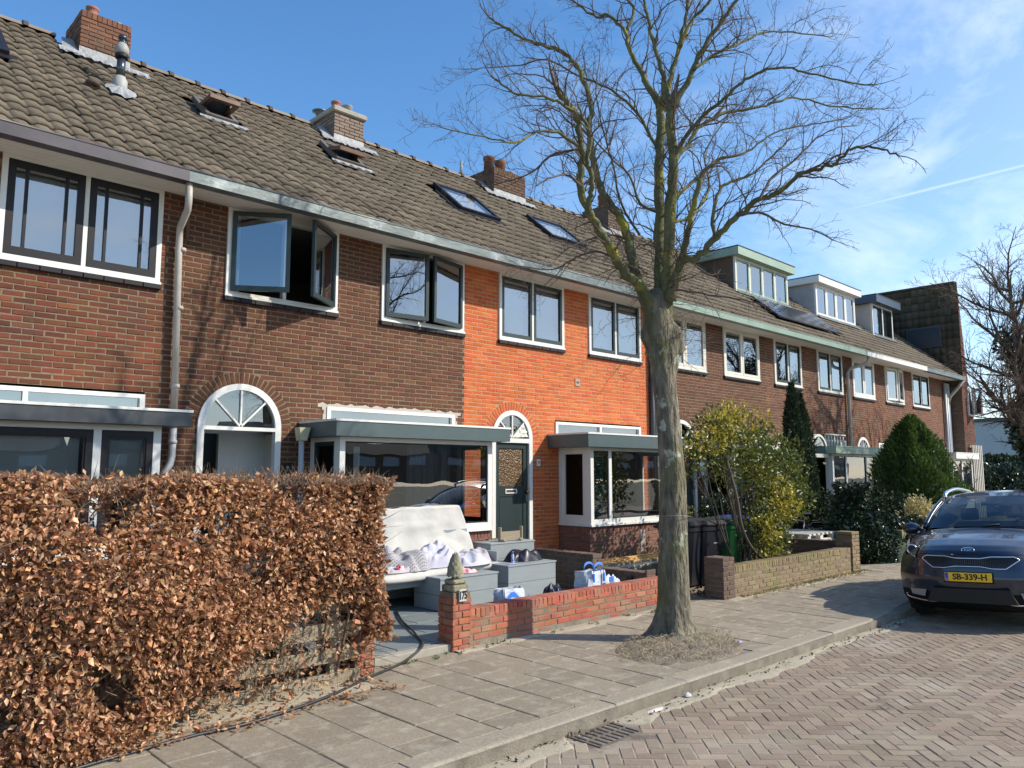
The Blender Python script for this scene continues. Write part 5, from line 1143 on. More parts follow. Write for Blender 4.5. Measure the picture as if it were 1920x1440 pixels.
bag('white woven shopping bag with blue handles behind the red wall', 8.20, 6.95, .25, .20, .44, K_BW, 1.7, K_BL, [MB().cbox(8.30, 6.735, .40, 8.40, 6.742, .45, .002)])
sw_ = MB()
for k in range(14):
    a = k/13; xx = 6.42+.36*a; zz = .36+.05*math.sin(a*6.3); 
    if k: sw_.add([(px_, 6.742, pz_-.03), (xx, 6.742, zz-.03), (xx, 6.745, zz+.03), (px_, 6.745, pz_+.03)], [(0,1,2,3)])
    px_, pz_ = xx, zz
bag('small white and navy blue plastic bag against the red wall', 6.62, 6.90, .22, .13, .38, K_BW, 4.2, None, [sw_])
heap('small crumpled black plastic bag behind the red wall', 'bin bag', 7.38, 6.92, .18, .15, .50, blk, 9.1, z0=GZ, fold=.03, name='bin_bag', fs=8, nx=30, vr=.15)
heap('white plastic bag lying right of the woven shopping bag', 'bag', 8.62, 6.95, .18, .13, .48, K_BW, 3.9, z0=GZ, fold=.03, name='plastic_bag', nx=20, vr=.2)
tag(obj('blue_crate', MB().cbox(4.62, 7.35, .70, 4.95, 7.6, .95, .02).cbox(4.60,7.5,1.05,4.9,7.7,1.3,.03), K_BL), 'bright blue plastic thing showing through the hedge end', 'crate')
tag(obj('crate_table', MB().cbox(4.45, 7.30, GZ, 5.0, 7.75, .69, .01), G), 'grey box behind the hedge end under the blue things', 'garden box')
# crystal ornament and dark cone on the sill inside the bay
cr = thing('glass_ornament', (6.78, 9.36, 1.0), 'clear ring shaped ornament on the bay window sill', 'ornament')
obj('stand', MB().cbox(6.72, 9.33, 1.0, 6.82, 9.38, 1.10, .004), K['glass_up'], cr); pts = [(6.77+.045*math.cos(a), 9.355, 1.15+.045*math.sin(a)) for a in [k*math.pi/10 for k in range(21)]]; obj('ring', MB().tube(pts, .009, 8), K['lead'], cr, True)
tag(obj('cone_ornament', MB().lathe((7.95, 9.45, 1.0), [(.07,0),(.004,.48)], 12), K['dark'], None, True), 'dark pointed cone ornament inside the bay window', 'ornament')
# black cable across the pavement
pts = [(5.95,8.3,.10),(5.80,8.05,.10),(5.55,7.6,.10),(5.35,7.15,.10),(5.19,6.85,.10),(5.08,6.62,.095),(4.92,6.43,.088),(4.72,6.36,.03),(4.50,6.26,.014),(4.05,6.08,.012),(3.6,5.86,.012),(3.18,5.72,.012),(2.7,5.62,.012),(2.35,5.63,.012),(2.0,5.60,.012),(1.6,5.54,.012),(1.2,5.45,.012),(.6,5.4,.012)]
def smooth_pts(p, n=5):
    p = [Vector(q) for q in p]; out = []
    for i in range(len(p)-1):
        a, b_, c, d = p[max(i-1, 0)], p[i], p[i+1], p[min(i+2, len(p)-1)]
        for k in range(n): t = k/n; out.append(.5*((2*b_)+(-a+c)*t+(2*a-5*b_+4*c-d)*t*t+(-a+3*b_-3*c+d)*t**3))
    out.append(p[-1]); return out
tag(obj('garden_cable', MB().tube(smooth_pts(pts), .013, 8), mat('rubber', (.018,.018,.02), rough=.5), None, True), 'black rubber cable snaking from the paved garden along the hedge', 'cable')

# ---------------------------------------------------------------- wheelie bins, pallets, bicycle, chair
def wheelie(label, x, y, body, lid, yaw=0.0, zb=0.0):
    t = thing('wheelie_bin', (x, y, zb), label, 'wheelie bin', 'wheelie bins behind the brown wall'); c, s = math.cos(yaw), math.sin(yaw)
    M = Matrix.Translation((x, y, zb)) @ Matrix.Rotation(yaw, 4, 'Z')
    b = MB(); lo, hi = [], []
    def ring(wx, dy, z, y0=0): 
        r_ = .05; return [(-wx+r_, -dy+y0, z), (wx-r_, -dy+y0, z), (wx, -dy+r_+y0, z), (wx, dy-r_+y0, z), (wx-r_, dy+y0, z), (-wx+r_, dy+y0, z), (-wx, dy-r_+y0, z), (-wx, -dy+r_+y0, z)]
    rs = [ring(.21, .24, .03), ring(.22, .25, .1), ring(.27, .32, .88, -.02), ring(.29, .34, .90, -.02), ring(.29, .34, .96, -.02), ring(.27, .32, .965, -.02)]
    b.add([p for r_ in rs for p in r_], [(j*8+i, j*8+(i+1) % 8, (j+1)*8+(i+1) % 8, (j+1)*8+i) for j in range(5) for i in range(8)]+[tuple(range(8))[::-1]]); b.xform(M); obj('body', b, body, t)
    b = MB(); rs = [ring(.295, .35, .97, -.02), ring(.30, .36, 1.0, -.02), ring(.26, .30, 1.06, -.02), ring(.12, .15, 1.08, -.02)]
    b.add([p for r_ in rs for p in r_], [(j*8+i, j*8+(i+1) % 8, (j+1)*8+(i+1) % 8, (j+1)*8+i) for j in range(3) for i in range(8)]+[tuple(range(24, 32)), tuple(range(8))[::-1]]); b.xform(M); obj('lid', b, lid, t)
    for sx in (-.24, .24):
        w = MB().lathe((0, 0, -.025), [(.04,0),(.10,0),(.10,.05),(.04,.05)], 18); w.xform(M @ Matrix.Translation((sx, .27, .10)) @ Matrix.Rotation(R(90), 4, 'Y')); obj('wheel', w, K['black'], t)
    h_ = MB().tube([(-.22,.34,.93),(-.22,.40,.95),(.22,.40,.95),(.22,.34,.93)], .015, 8); h_.xform(M); obj('handle', h_, body, t, True)
    return t, M
bk = mat('bin_black', (.014,.015,.020), (.02,.021,.026), .35, 3); gr = mat('bin_green', (.035,.17,.040), (.05,.21,.055), .35, 3); gy = mat('bin_grey', (.07,.073,.08), (.09,.093,.10), .4, 3); bl = mat('lid_blue', (.03,.07,.55), (.04,.09,.62), .35, 3)
wheelie('black wheelie bin directly behind the street tree trunk', 11.02, 7.40, bk, bk, .1)
t_, M_ = wheelie('black wheelie bin with white GAD lettering next to the green bin', 11.40, 7.30, bk, bk, -.12)
text(t_, 'GAD', .055, tuple(M_ @ Vector((.02, -.318, .70))), K['blindw'], (R(88), 0, -.12), name='lettering')
wheelie('green wheelie bin between the black and the grey bin', 11.98, 7.25, gr, mat('lid_green', (.03,.07,.035), rough=.4), .15)
t_, M_ = wheelie('dark grey wheelie bin with a bright blue lid', 12.66, 7.40, gy, bl, .05)
pb_ = MB().cbox(-.09, -.290, .62, .03, -.284, .80, .002); pb_.xform(M_); s_ = obj('sticker', pb_, K['white'], t_); text(s_, '4', .12, tuple(M_ @ Vector((-.03, -.2915, .72))), K['black'], (R(90), 0, .05)); pb_ = MB().cbox(-.09, -.290, .56, .03, -.284, .60, .002); pb_.xform(M_); obj('sticker', pb_, K['white'], t_)
for lv in range(4):
    z = .04+lv*.150; t = thing('pallet', (15.35, 7.45, z), 'white weathered pallet, %s of the stack of four beside the spruce' % ['lowest', 'second from below', 'second from above', 'topmost'][lv], 'pallet', 'stacked pallets')
    for k in range(3):
        for x_ in (14.95, 15.5, 16.05): obj('block', MB().box(x_-.06, 7.08+k*.36, z+.022, x_+.06, 7.18+k*.36, z+.10), K['pallet'], t)
        obj('runner', MB().box(14.88, 7.075+k*.36, z, 16.12, 7.185+k*.36, z+.021), K['pallet'], t)
    for k in range(7): obj('deck_board', MB().box(14.88+k*.19, 7.05, z+.1215, 14.88+k*.19+.10, 7.93, z+.143), K['pallet'], t)
    for k in range(3): obj('stringer', MB().box(14.88, 7.08+k*.36, z+.1005, 16.12, 7.18+k*.36, z+.1213), K['pallet'], t)
def bicycle(label, x, y, yaw, fm):
    t = thing('bicycle', (x, y, 0), label, 'bicycle', 'bicycles in the front garden'); M = Matrix.Translation((x, y, 0)) @ Matrix.Rotation(yaw, 4, 'Z') @ Matrix.Rotation(R(6), 4, 'X'); S = MB
    def T(name, mb, m, par=t, sm=True): mb.xform(M); return obj(name, mb, m, par, sm)
    for cx_ in (-.54, .56):
        ring = [(cx_+.34*math.cos(a), 0, .35+.34*math.sin(a)) for a in [k*2*math.pi/28 for k in range(29)]]; w = T('wheel', S().tube(ring, .02, 8, False), K['black'])
        sp = S(); 
        for k in range(14): a = k*2*math.pi/14; sp.tube([(cx_, .02*(-1)**k, .35), (cx_+.33*math.cos(a), 0, .35+.33*math.sin(a))], .0022, 3)
        T('spokes', sp, K['lead'], w); T('mudguard', S().tube([(cx_+.38*math.cos(a), 0, .35+.38*math.sin(a)) for a in [R(10)+k*R(150)/12 for k in range(13)]], .018, 6), K['black'])
    f = S(); bb_, st_, hd = (-.06,0,.30), (-.20,0,.78), (.36,0,.86)
    for a, b_ in ((bb_, st_), (bb_, (.40,0,.72)), (st_, hd), (bb_, (-.54,0,.35)), ((-.19,0,.72), (-.54,0,.35)), (hd, (.42,0,.62)), ((.42,0,.62), (.56,0,.35))): f.tube([a, b_], .017, 8)
    T('frame', f, fm); T('saddle', S().cbox(-.36, -.08, .90, -.08, .08, .97, .03), K['black'], t, False); T('seat_post', S().tube([st_, (-.22,0,.91)], .013, 8), K['lead'])
    T('handlebar', S().tube(smooth_pts([(.12,-.30,1.06),(.24,-.26,1.10),(.34,-.10,1.12),(.34,0,1.08),(.34,.10,1.12),(.24,.26,1.10),(.12,.30,1.06)], 4), .012, 8), K['lead']); T('stem', S().tube([hd, (.34,0,1.09)], .014, 8), K['lead'])
    T('carrier', S().cbox(-.80, -.07, .74, -.32, .07, .76, .006), K['black'], t, False); T('rear_light', S().cbox(-.84, -.03, .68, -.80, .03, .74, .008), mat('red_reflector', (.7,.02,.02), rough=.3), t, False)
bicycle('dark city bicycle parked behind the pallets with its handlebar up', 16.9, 8.15, R(165), K['black'])
bicycle('black bicycle leaning against the spruce side of the pallets', 16.3, 7.95, R(150), mat('frame_purple', (.06,.03,.06), rough=.3))
gc = thing('garden_chair', (14.6, 8.5, 0), 'white plastic garden chair behind the yellow green shrub', 'chair')
obj('backrest', MB().cbox(14.3, 8.6, .45, 14.85, 8.64, .98, .03), W, gc); obj('seat', MB().cbox(14.3, 8.15, .42, 14.85, 8.6, .45, .012), W, gc)
for x_ in (14.33, 14.79):
    for y_ in (8.18, 8.58): obj('leg', MB().cbox(x_, y_, 0, x_+.04, y_+.04, .42, .005), W, gc)

# ---------------------------------------------------------------- leaves
LEAF4 = (np.array([(0,0,0),(-.25,.42,.16),(.25,.42,.16),(0,.52,-.07),(0,1,.20)]), [(0,2,3),(3,2,4),(0,3,1),(3,4,1)])
LEAF2 = (np.array([(0,0,0),(-.3,.5,.10),(.3,.5,.10),(0,1,.0)]), [(0,2,3),(0,3,1)])
NEED = (np.array([(0,0,0),(-.16,.35,.03),(.16,.35,.03),(0,1,.0)]), [(0,2,3),(0,3,1)])
def unit(a): return a/np.maximum(np.linalg.norm(a, axis=1, keepdims=True), 1e-9)
def leaves(name, P, Dir, Nrm, size, m, parent=None, tmpl=LEAF2, curl=0.0, rng=RNG):
    """one mesh of many leaves: base P, pointing along Dir, facing Nrm"""
    V, F = tmpl; n = len(P); d = unit(Dir); nn = Nrm-(Nrm*d).sum(1, keepdims=True)*d; nn = unit(nn); r = np.cross(d, nn)
    sz = size[:, None, None] if hasattr(size, '__len__') else size
    c = 1+curl*rng.uniform(-1, 3, n)
    W = (V[None, :, 0:1]*r[:, None, :]+V[None, :, 1:2]*d[:, None, :]+V[None, :, 2:3]*nn[:, None, :]*c[:, None, None])*sz+P[:, None, :]
    k = len(V); me = bpy.data.meshes.new(name); nf = len(F)
    vs = W.reshape(-1, 3); cen = vs.mean(0); cen[2] = vs[:, 2].min(); vs = vs-cen
    idx = (np.array(F)[None]+np.arange(n)[:, None, None]*k).reshape(-1)
    me.vertices.add(len(vs)); me.vertices.foreach_set('co', vs.ravel()); me.loops.add(len(idx)); me.loops.foreach_set('vertex_index', idx)
    me.polygons.add(n*nf); me.polygons.foreach_set('loop_start', np.arange(0, 3*n*nf, 3)); me.polygons.foreach_set('loop_total', np.full(n*nf, 3))
    at = me.attributes.new('rnd', 'FLOAT', 'FACE'); at.data.foreach_set('value', np.repeat(rng.random(n), nf)); me.materials.append(m); me.update(); me.validate()
    o = bpy.data.objects.new(name, me); link(o, tuple(float(x) for x in cen), parent); return o
def twig_mesh(name, lines, m, parent=None, stuff=True):
    """lines: list of (points, radii, sides)"""
    V, F, Rn = [], [], []; b = 0
    for pts, rad, ns in lines:
        p = np.array(pts, float); t = np.gradient(p, axis=0); t = unit(t); ref = np.array([0.31, 0.52, 0.79]); u = np.cross(t, ref); u = unit(u); w = np.cross(t, u); rad = np.array(rad)[:, None, None]
        a = np.arange(ns)*2*math.pi/ns; ring = (np.cos(a)[None, :, None]*u[:, None]+np.sin(a)[None, :, None]*w[:, None])*rad+p[:, None]
        V.append(ring.reshape(-1, 3)); k = len(p)
        i = np.arange(k-1)[:, None]; j = np.arange(ns)[None]; q = np.stack([i*ns+j, i*ns+(j+1) % ns, (i+1)*ns+(j+1) % ns, (i+1)*ns+j], -1).reshape(-1, 4)+b
        F.append(q); b += k*ns
    V = np.concatenate(V); F = np.concatenate(F); cen = V.mean(0); cen[2] = V[:, 2].min(); V = V-cen
    me = bpy.data.meshes.new(name); me.vertices.add(len(V)); me.vertices.foreach_set('co', V.ravel()); me.loops.add(F.size); me.loops.foreach_set('vertex_index', F.ravel())
    me.polygons.add(len(F)); me.polygons.foreach_set('loop_start', np.arange(0, F.size, 4)); me.polygons.foreach_set('loop_total', np.full(len(F), 4)); me.polygons.foreach_set('use_smooth', np.ones(len(F), bool)); me.materials.append(m); me.update()
    o = bpy.data.objects.new(name, me); link(o, tuple(float(x) for x in cen), parent)
    if stuff: o['kind'] = 'stuff'
    return o

# ---------------------------------------------------------------- the street tree
bark = mat('bark', (.055,.046,.030), (.27,.235,.165), .95, 15, 9, 1.0, bump=1.0, bscale=24, bdist=.06, stretch=(1,1,.30), c3=(.40,.41,.33), c3s=4.0, c3lo=.60, c3hi=.64, c4=((.12,.115,.030),1.3,.52,.68,.85))
barkg = mat('bark_mossy', (.075,.080,.030), (.16,.16,.075), .95, 5, 7, 1.0, bump=.8, bscale=30, bdist=.02, c3=(.30,.26,.03), c3s=2.2, c3lo=.54, c3hi=.68)
barkt = mat('twig_bark', (.085,.058,.042), (.165,.118,.088), .9, 6, 4, 1.0)
LIMBS = [
 ('trunk', 0.0, 0.0, [(0.001,-0.001,-0.009),(0.009,-0.008,0.455),(0.025,-0.024,1.161),(0.031,-0.03,1.759),(-0.001,0.001,2.49),(-0.033,0.032,2.984),(-0.058,0.056,3.359),(-0.068,0.065,3.611)]),
 ('L1', 0.075, 0.035, [(-0.104,0.1,3.611),(-0.232,0.098,3.888),(-0.466,0.199,4.099),(-0.657,0.258,4.369),(-0.847,0.317,4.635),(-0.998,0.336,4.809),(-1.125,0.334,5.037),(-1.169,0.251,5.408),(-1.277,0.23,5.744),(-1.424,0.247,5.884),(-1.582,0.274,5.991)]),
 ('L1b', 0.04, 0.012, [(-1.112,0.239,4.757),(-1.145,0.147,4.901),(-1.204,0.08,5.06),(-1.312,0.061,5.192),(-1.35,-0.026,5.392),(-1.466,-0.038,5.559),(-1.674,0.039,5.664),(-1.899,0.132,5.736),(-2.161,0.261,5.703),(-2.38,0.348,5.818)]),
 ('L2', 0.08, 0.015, [(-0.116,0.112,3.674),(-0.17,0.247,4.071),(-0.181,0.341,4.391),(-0.192,0.435,4.811),(-0.272,0.595,5.112),(-0.312,0.717,5.392),(-0.315,0.803,5.766),(-0.3,0.872,6.056),(-0.231,0.889,6.444),(-0.251,0.992,6.811),(-0.293,1.115,7.119),(-0.367,1.27,7.292),(-0.509,1.49,7.43),(-0.612,1.673,7.517),(-0.734,1.873,7.711),(-0.889,2.106,7.922)]),
 ('L3', 0.085, 0.06, [(-0.068,0.065,3.611),(0.0,0.083,3.923),(0.063,0.105,4.791),(0.123,0.131,5.439),(0.19,0.15,5.941),(0.263,0.164,6.453)]),
 ('L3a', 0.05, 0.015, [(0.261,0.165,6.37),(0.186,0.337,6.722),(0.179,0.442,6.96),(0.152,0.568,7.238),(0.163,0.656,7.557),(0.057,0.857,7.809),(0.022,0.991,7.816),(-0.121,1.227,8.072)]),
 ('L3c', 0.03, 0.014, [(0.305,0.747,7.627),(0.464,0.711,7.987),(0.436,0.853,8.262),(0.401,1.002,8.629)]),
 ('L4', 0.095, 0.06, [(-0.014,0.014,3.611),(-0.028,-0.043,3.98),(-0.056,-0.085,4.272),(-0.054,-0.156,5.005),(-0.067,-0.214,5.438),(-0.133,-0.219,5.877),(-0.149,-0.273,6.094)]),
 ('L4a', 0.045, 0.015, [(-0.149,-0.273,6.074),(-0.071,-0.418,6.342),(0.018,-0.573,6.713),(0.123,-0.743,6.992),(0.189,-0.876,7.177),(0.272,-1.026,7.368),(0.364,-1.184,7.596)]),
 ('L4b', 0.045, 0.015, [(-0.083,-0.198,6.058),(-0.106,-0.148,6.398),(-0.139,-0.088,6.696),(-0.203,0.001,7.181),(-0.223,0.049,7.515),(-0.263,0.114,7.874)]),
 ('L4c', 0.045, 0.018, [(0.019,-0.018,6.256),(0.121,-0.048,6.553),(0.257,-0.109,7.069),(0.379,-0.157,7.527),(0.49,-0.194,8.08)]),
 ('L4d', 0.03, 0.012, [(0.094,-0.229,6.912),(0.163,-0.343,7.233),(0.3,-0.521,7.451),(0.369,-0.634,7.736)]),
 ('L5', 0.06, 0.035, [(-0.027,0.026,3.674),(-0.049,-0.092,3.874),(-0.066,-0.214,4.157),(-0.063,-0.356,4.447),(-0.103,-0.456,4.771),(-0.113,-0.585,5.139)]),
 ('L6', 0.06, 0.01, [(-0.044,-0.096,3.874),(-0.041,-0.264,4.239),(-0.019,-0.449,4.263),(0.046,-0.676,4.462),(0.125,-0.916,4.681),(0.177,-1.13,4.809),(0.249,-1.363,4.88),(0.314,-1.59,5.03),(0.407,-1.844,5.065),(0.446,-2.045,5.178),(0.51,-2.272,5.149),(0.542,-2.466,5.014)]),
 ('L6b', 0.03, 0.01, [(0.073,-0.626,4.473),(0.1,-0.606,4.782),(0.206,-0.662,5.084),(0.362,-0.765,5.186),(0.541,-0.892,5.294),(0.739,-1.035,5.521),(0.91,-1.154,5.717)]),
 ('L7', 0.035, 0.008, [(-0.067,-0.214,5.438),(0.169,-0.271,5.738),(0.391,-0.315,6.014),(0.723,-0.465,6.229),(1.054,-0.614,6.336),(1.397,-0.775,6.481),(1.702,-0.899,6.606),(2.096,-1.109,6.567),(2.468,-1.298,6.583),(2.899,-1.543,6.628)]),
 ('L8', 0.033, 0.008, [(-0.066,-0.214,5.47),(-0.062,-0.356,5.672),(0.002,-0.557,5.896),(0.08,-0.771,6.052),(0.159,-0.986,6.21),(0.229,-1.192,6.289),(0.335,-1.434,6.278),(0.47,-1.703,6.138),(0.64,-2.005,6.0),(0.711,-2.213,5.917)]),
 ('L9', 0.028, 0.008, [(-0.145,-0.555,6.424),(0.254,-0.634,6.742),(0.663,-0.722,7.004),(1.107,-0.844,7.273),(1.608,-1.021,7.39),(2.121,-1.21,7.463)]),
 ('L10', 0.03, 0.008, [(0.317,0.111,5.134),(0.67,0.003,5.47),(1.041,-0.124,5.818),(1.468,-0.303,5.996),(1.883,-0.472,6.326),(2.357,-0.697,6.515),(2.84,-0.931,6.669)]),
 ('M1', 0.028, 0.006, [(-1.069,0.336,5.502),(-1.251,0.257,5.44),(-1.543,0.283,5.504),(-1.832,0.307,5.421),(-2.131,0.34,5.228),(-2.529,0.469,5.225),(-2.9,0.572,5.219)]),
 ('M2', 0.022, 0.006, [(-1.146,0.271,5.421),(-1.145,0.381,5.455),(-1.273,0.616,5.427),(-1.378,0.828,5.257),(-1.529,1.085,5.181),(-1.698,1.358,5.134)]),
 ('M3', 0.02, 0.007, [(-1.246,0.228,4.975),(-1.467,0.209,5.025),(-1.709,0.211,4.929),(-1.942,0.204,4.773)]),
 ('M4', 0.03, 0.006, [(0.149,0.134,5.705),(0.227,0.302,6.001),(0.215,0.556,6.45),(0.15,0.862,6.806),(0.004,1.246,7.075),(-0.205,1.691,7.421),(-0.328,2.052,7.441),(-0.535,2.494,7.498),(-0.675,2.872,7.57)]),
 ('M5', 0.022, 0.006, [(-0.208,0.2,4.184),(-0.414,0.607,4.465),(-0.517,0.915,4.442),(-0.628,1.23,4.329),(-0.754,1.56,4.41)]),
 ('M6', 0.022, 0.006, [(0.003,-0.003,3.865),(-0.092,-0.224,3.913),(-0.024,-0.602,3.805),(0.03,-0.966,3.7),(0.021,-1.27,3.575)]),
 ('M7', 0.022, 0.006, [(0.125,0.435,4.761),(0.032,0.636,5.17),(0.01,0.768,5.787),(-0.016,0.904,6.292),(0.001,0.999,6.796),(0.103,1.011,7.357)]),
 ('M8', 0.02, 0.006, [(-0.114,0.387,4.632),(-0.409,0.429,4.643),(-0.771,0.534,4.525),(-1.08,0.589,4.346),(-1.339,0.596,4.113)]),
 ('M9', 0.024, 0.006, [(0.216,0.208,4.998),(0.198,0.48,5.199),(0.254,0.681,5.618),(0.254,0.935,5.908),(0.095,1.343,6.431),(-0.026,1.714,6.821),(-0.212,2.149,6.911)]),
 ('M10', 0.024, 0.006, [(0.068,-0.065,4.765),(0.465,-0.115,4.978),(0.825,-0.128,5.406),(0.996,0.04,5.925),(1.368,0.015,6.397),(1.747,-0.017,6.813)]),
 ('M11', 0.02, 0.006, [(-0.082,-1.032,4.603),(-0.133,-1.33,4.535),(-0.214,-1.599,4.338),(-0.267,-1.895,4.203),(-0.371,-2.142,4.019)]),
 ('M12', 0.02, 0.006, [(-0.018,-1.233,4.734),(0.195,-1.299,5.039),(0.464,-1.419,5.261),(0.74,-1.546,5.551),(1.017,-1.674,5.722),(1.295,-1.803,5.8)]),
]
TB = Vector((7.45, 5.15, 0))
tree = thing('street_tree', tuple(TB), 'bare street tree with mossy forked limbs standing in the pavement', 'tree')
# trunk: flared foot, swelling under the fork, ridged bark
b = MB(); n = 36; prof = [(-.06,.40),(.02,.34),(.08,.27),(.18,.225),(.35,.195),(.6,.180),(.9,.172),(1.3,.164),(1.8,.150),(2.3,.141),(2.8,.138),(3.1,.142),(3.3,.155),(3.5,.168),(3.7,.172),(3.88,.150),(3.98,.07)]
BUMP = [(-.9,3.27,.12,.16,.55),(-1.1,3.45,.09,.10,.4),(-.5,3.05,.05,.10,.4),(2.2,3.4,.05,.12,.5)]   # burrs: angle, height, push, vertical and angular size
tp = [p for p in LIMBS[0][3]]
def trunk_c(z):
    for a, c in zip(tp, tp[1:]):
        if z <= c[2]: t = max(0, (z-a[2])/(c[2]-a[2])); return (a[0]+(c[0]-a[0])*t, a[1]+(c[1]-a[1])*t)
    return (tp[-1][0], tp[-1][1])
N2 = 70; vs = []; zz = [ -.06+ (3.98+.06)*(i/N2)**1.15 for i in range(N2+1)]
for z in zz:
    for k_ in range(len(prof)-1):
        if z <= prof[k_+1][0]+1e-6: break
    t = (z-prof[k_][0])/(prof[k_+1][0]-prof[k_][0]); t = min(max(t,0),1); r_ = (prof[k_][1]*(1-t)+prof[k_+1][1]*t)*.94; c_ = trunk_c(z)
    for k in range(n):
        a = 2*math.pi*k/n; fl = max(0, 1-z/.35); root = 1+fl*(.22*math.sin(a*5+1)+.12*math.sin(a*3))
        rr_ = r_*root*(1+.05*nz(math.cos(a)*2.2, math.sin(a)*2.2, z*1.3)+.035*nz(math.cos(a)*6, math.sin(a)*6, z*3)+.03*ridged(a*4.5+z*.5, z*1.4, 4)+.015*nz(a*14, z*5, 8))
        for ba_, bz_, bp_, bs_, bw_ in BUMP: da = (a-ba_+math.pi) % (2*math.pi)-math.pi; rr_ += bp_*math.exp(-((z-bz_)/bs_)**2-(da/bw_)**2)*(1+.3*nz(a*5, z*9, 2))
        vs.append((TB.x+c_[0]+rr_*math.cos(a), TB.y+c_[1]+rr_*math.sin(a), z))
b.add(vs, [(i*n+k, i*n+(k+1) % n, (i+1)*n+(k+1) % n, (i+1)*n+k) for i in range(N2) for k in range(n)]); trunk = obj('trunk', b, bark, tree, True)
rt_ = random.Random(21)
limbpts = []
for nm, r0, r1, pts in LIMBS[1:]:
    P_ = smooth_pts([TB+Vector(p) for p in pts], 5); m_ = len(P_); r0 *= .84; r1 *= .85
    P2 = [p+Vector((rt_.uniform(-1,1), rt_.uniform(-1,1), rt_.uniform(-1,1)))*min(.018, r0*.35) for p in P_]
    rad = [(r0+(r1-r0)*(i/(m_-1))**.8)*(1+(.55*math.exp(-i*.45) if r0 > .035 else 0)) for i in range(m_)]; rad = [r_*(1+.10*nz(i*.4, r0*50, 3)) for i, r_ in enumerate(rad)]
    ns = 12 if r0 > .03 else 8
    if nm.startswith('L') and r0 > .04: P2[0] = P_[0]-Vector((0,0,.06))
    obj('branch', MB().tube(P2, rad, ns), barkg if r0 > .020 else barkt, tree, True)
    limbpts.append((P2, rad))
# twigs grown along the limbs
lines = []
def rnd_dir(): 
    v = Vector((rt_.gauss(0,1), rt_.gauss(0,1), rt_.gauss(0,1))); return v.normalized()
CEN = TB+Vector((0,0,4.2))
def grow(p, d, L, r, lvl):
    n = max(3, int(L/(.085 if lvl < 3 else .040))); pts = [p]; rr_ = [r]; step = L/n; dd = d.copy()
    curve = rnd_dir()*.20
    for i in range(n):
        dd = (dd+rnd_dir()*(.34 if lvl < 3 else .5)+curve+Vector((0,0,.05))).normalized(); p = p+dd*step; pts.append(p); rr_.append(max(.0016, r*(1-.75*(i+1)/n)))
    lines.append((pts, rr_, 5 if r > .008 else (4 if r > .004 else 3)))
    if lvl < 3:
        sp = .105 if lvl == 1 else .075; k = max(2, int(L/sp)); side = 1
        for j in range(k):
            t = (j+.6)/k
            if t < .12: continue
            i = min(int(t*n), n-1); q = pts[i]; ax = (pts[i+1]-pts[i]).normalized(); pr = ax.cross(rnd_dir()).normalized(); side = -side
            nd = (ax*.60+pr*.90+(q-CEN).normalized()*.30+Vector((0,0,.10))).normalized()
            nl = L*(.55 if lvl == 1 else .5)*(1-.45*t)*rt_.uniform(.6, 1.25)
            if nl > .04: grow(q, nd, max(.07, nl), max(.0019, rr_[i]*.6), lvl+1)
for P2, rad in limbpts:
    acc = 0; nexts = .35 if rad[0] > .03 else .12
    for i in range(1, len(P2)):
        acc += (P2[i]-P2[i-1]).length
        while acc > nexts:
            nexts += rt_.uniform(.07, .16); q = P2[i]; ax = (P2[i]-P2[i-1]).normalized(); pr = ax.cross(rnd_dir()).normalized()
            d = (ax*.55+pr*.8+(q-CEN).normalized()*.45+Vector((0,0,.12))).normalized()
            L = rt_.uniform(.28, .80)*(.75 if q.z < TB.z+4.4 else 1)
            if q.z < 4.0 and rt_.random() < .5: continue
            grow(q, d, L, min(rad[i]*.5, .011), 1)
    ax = (P2[-1]-P2[-3]).normalized(); grow(P2[-1], ax, .35, rad[-1]*.8, 1)
# a few bare suckers low in the crown
for k in range(60):
    a = rt_.uniform(0, 6.28); q = TB+Vector((-.05+.14*math.cos(a), .05+.14*math.sin(a), rt_.uniform(3.2, 4.6))); grow(q, Vector((math.cos(a), math.sin(a), rt_.uniform(-.4, .5))).normalized(), rt_.uniform(.3, .9), .005, 2)
twig_mesh('twigs', lines, barkt, tree)
# wire round the trunk, mound of soil and roots at its foot
c_ = trunk_c(1.35); tag(obj('wire', MB().tube([(TB.x+c_[0]+.188*math.cos(a), TB.y+c_[1]+.188*math.sin(a), 1.36+.01*math.sin(a*2)) for a in [k*math.pi/16 for k in range(33)]], .0025, 5), K['lead'], None, True), 'thin pale wire tied around the tree trunk', 'wire')
b = MB(); nx = 60; vs = []
for i in range(nx+1):
    for j in range(nx+1):
        u, v = i/nx*2-1, j/nx*2-1; x, y = 7.18+u*.86, 4.87+v*.58; rr_ = math.sqrt(u*u+v*v); 
        dt_ = math.hypot(x-TB.x, y-TB.y); h_ = .075*math.exp(-(dt_/.36)**2)+.03*max(0, 1-rr_**2)
        if rr_ > 1: h_ = -.03
        else: h_ += (.022*nz(x*7, y*7, 1)+.018*ridged(x*9, y*6, 2)+.01*nz(x*22, y*22, 3))*(1-rr_**3)
        vs.append((x, max(y, 4.262), h_-.006))
b.add(vs, [(i*(nx+1)+j, (i+1)*(nx+1)+j, (i+1)*(nx+1)+j+1, i*(nx+1)+j+1) for i in range(nx) for j in range(nx)]); struct('soil_mound', b, K['soil'], True)
lines = []
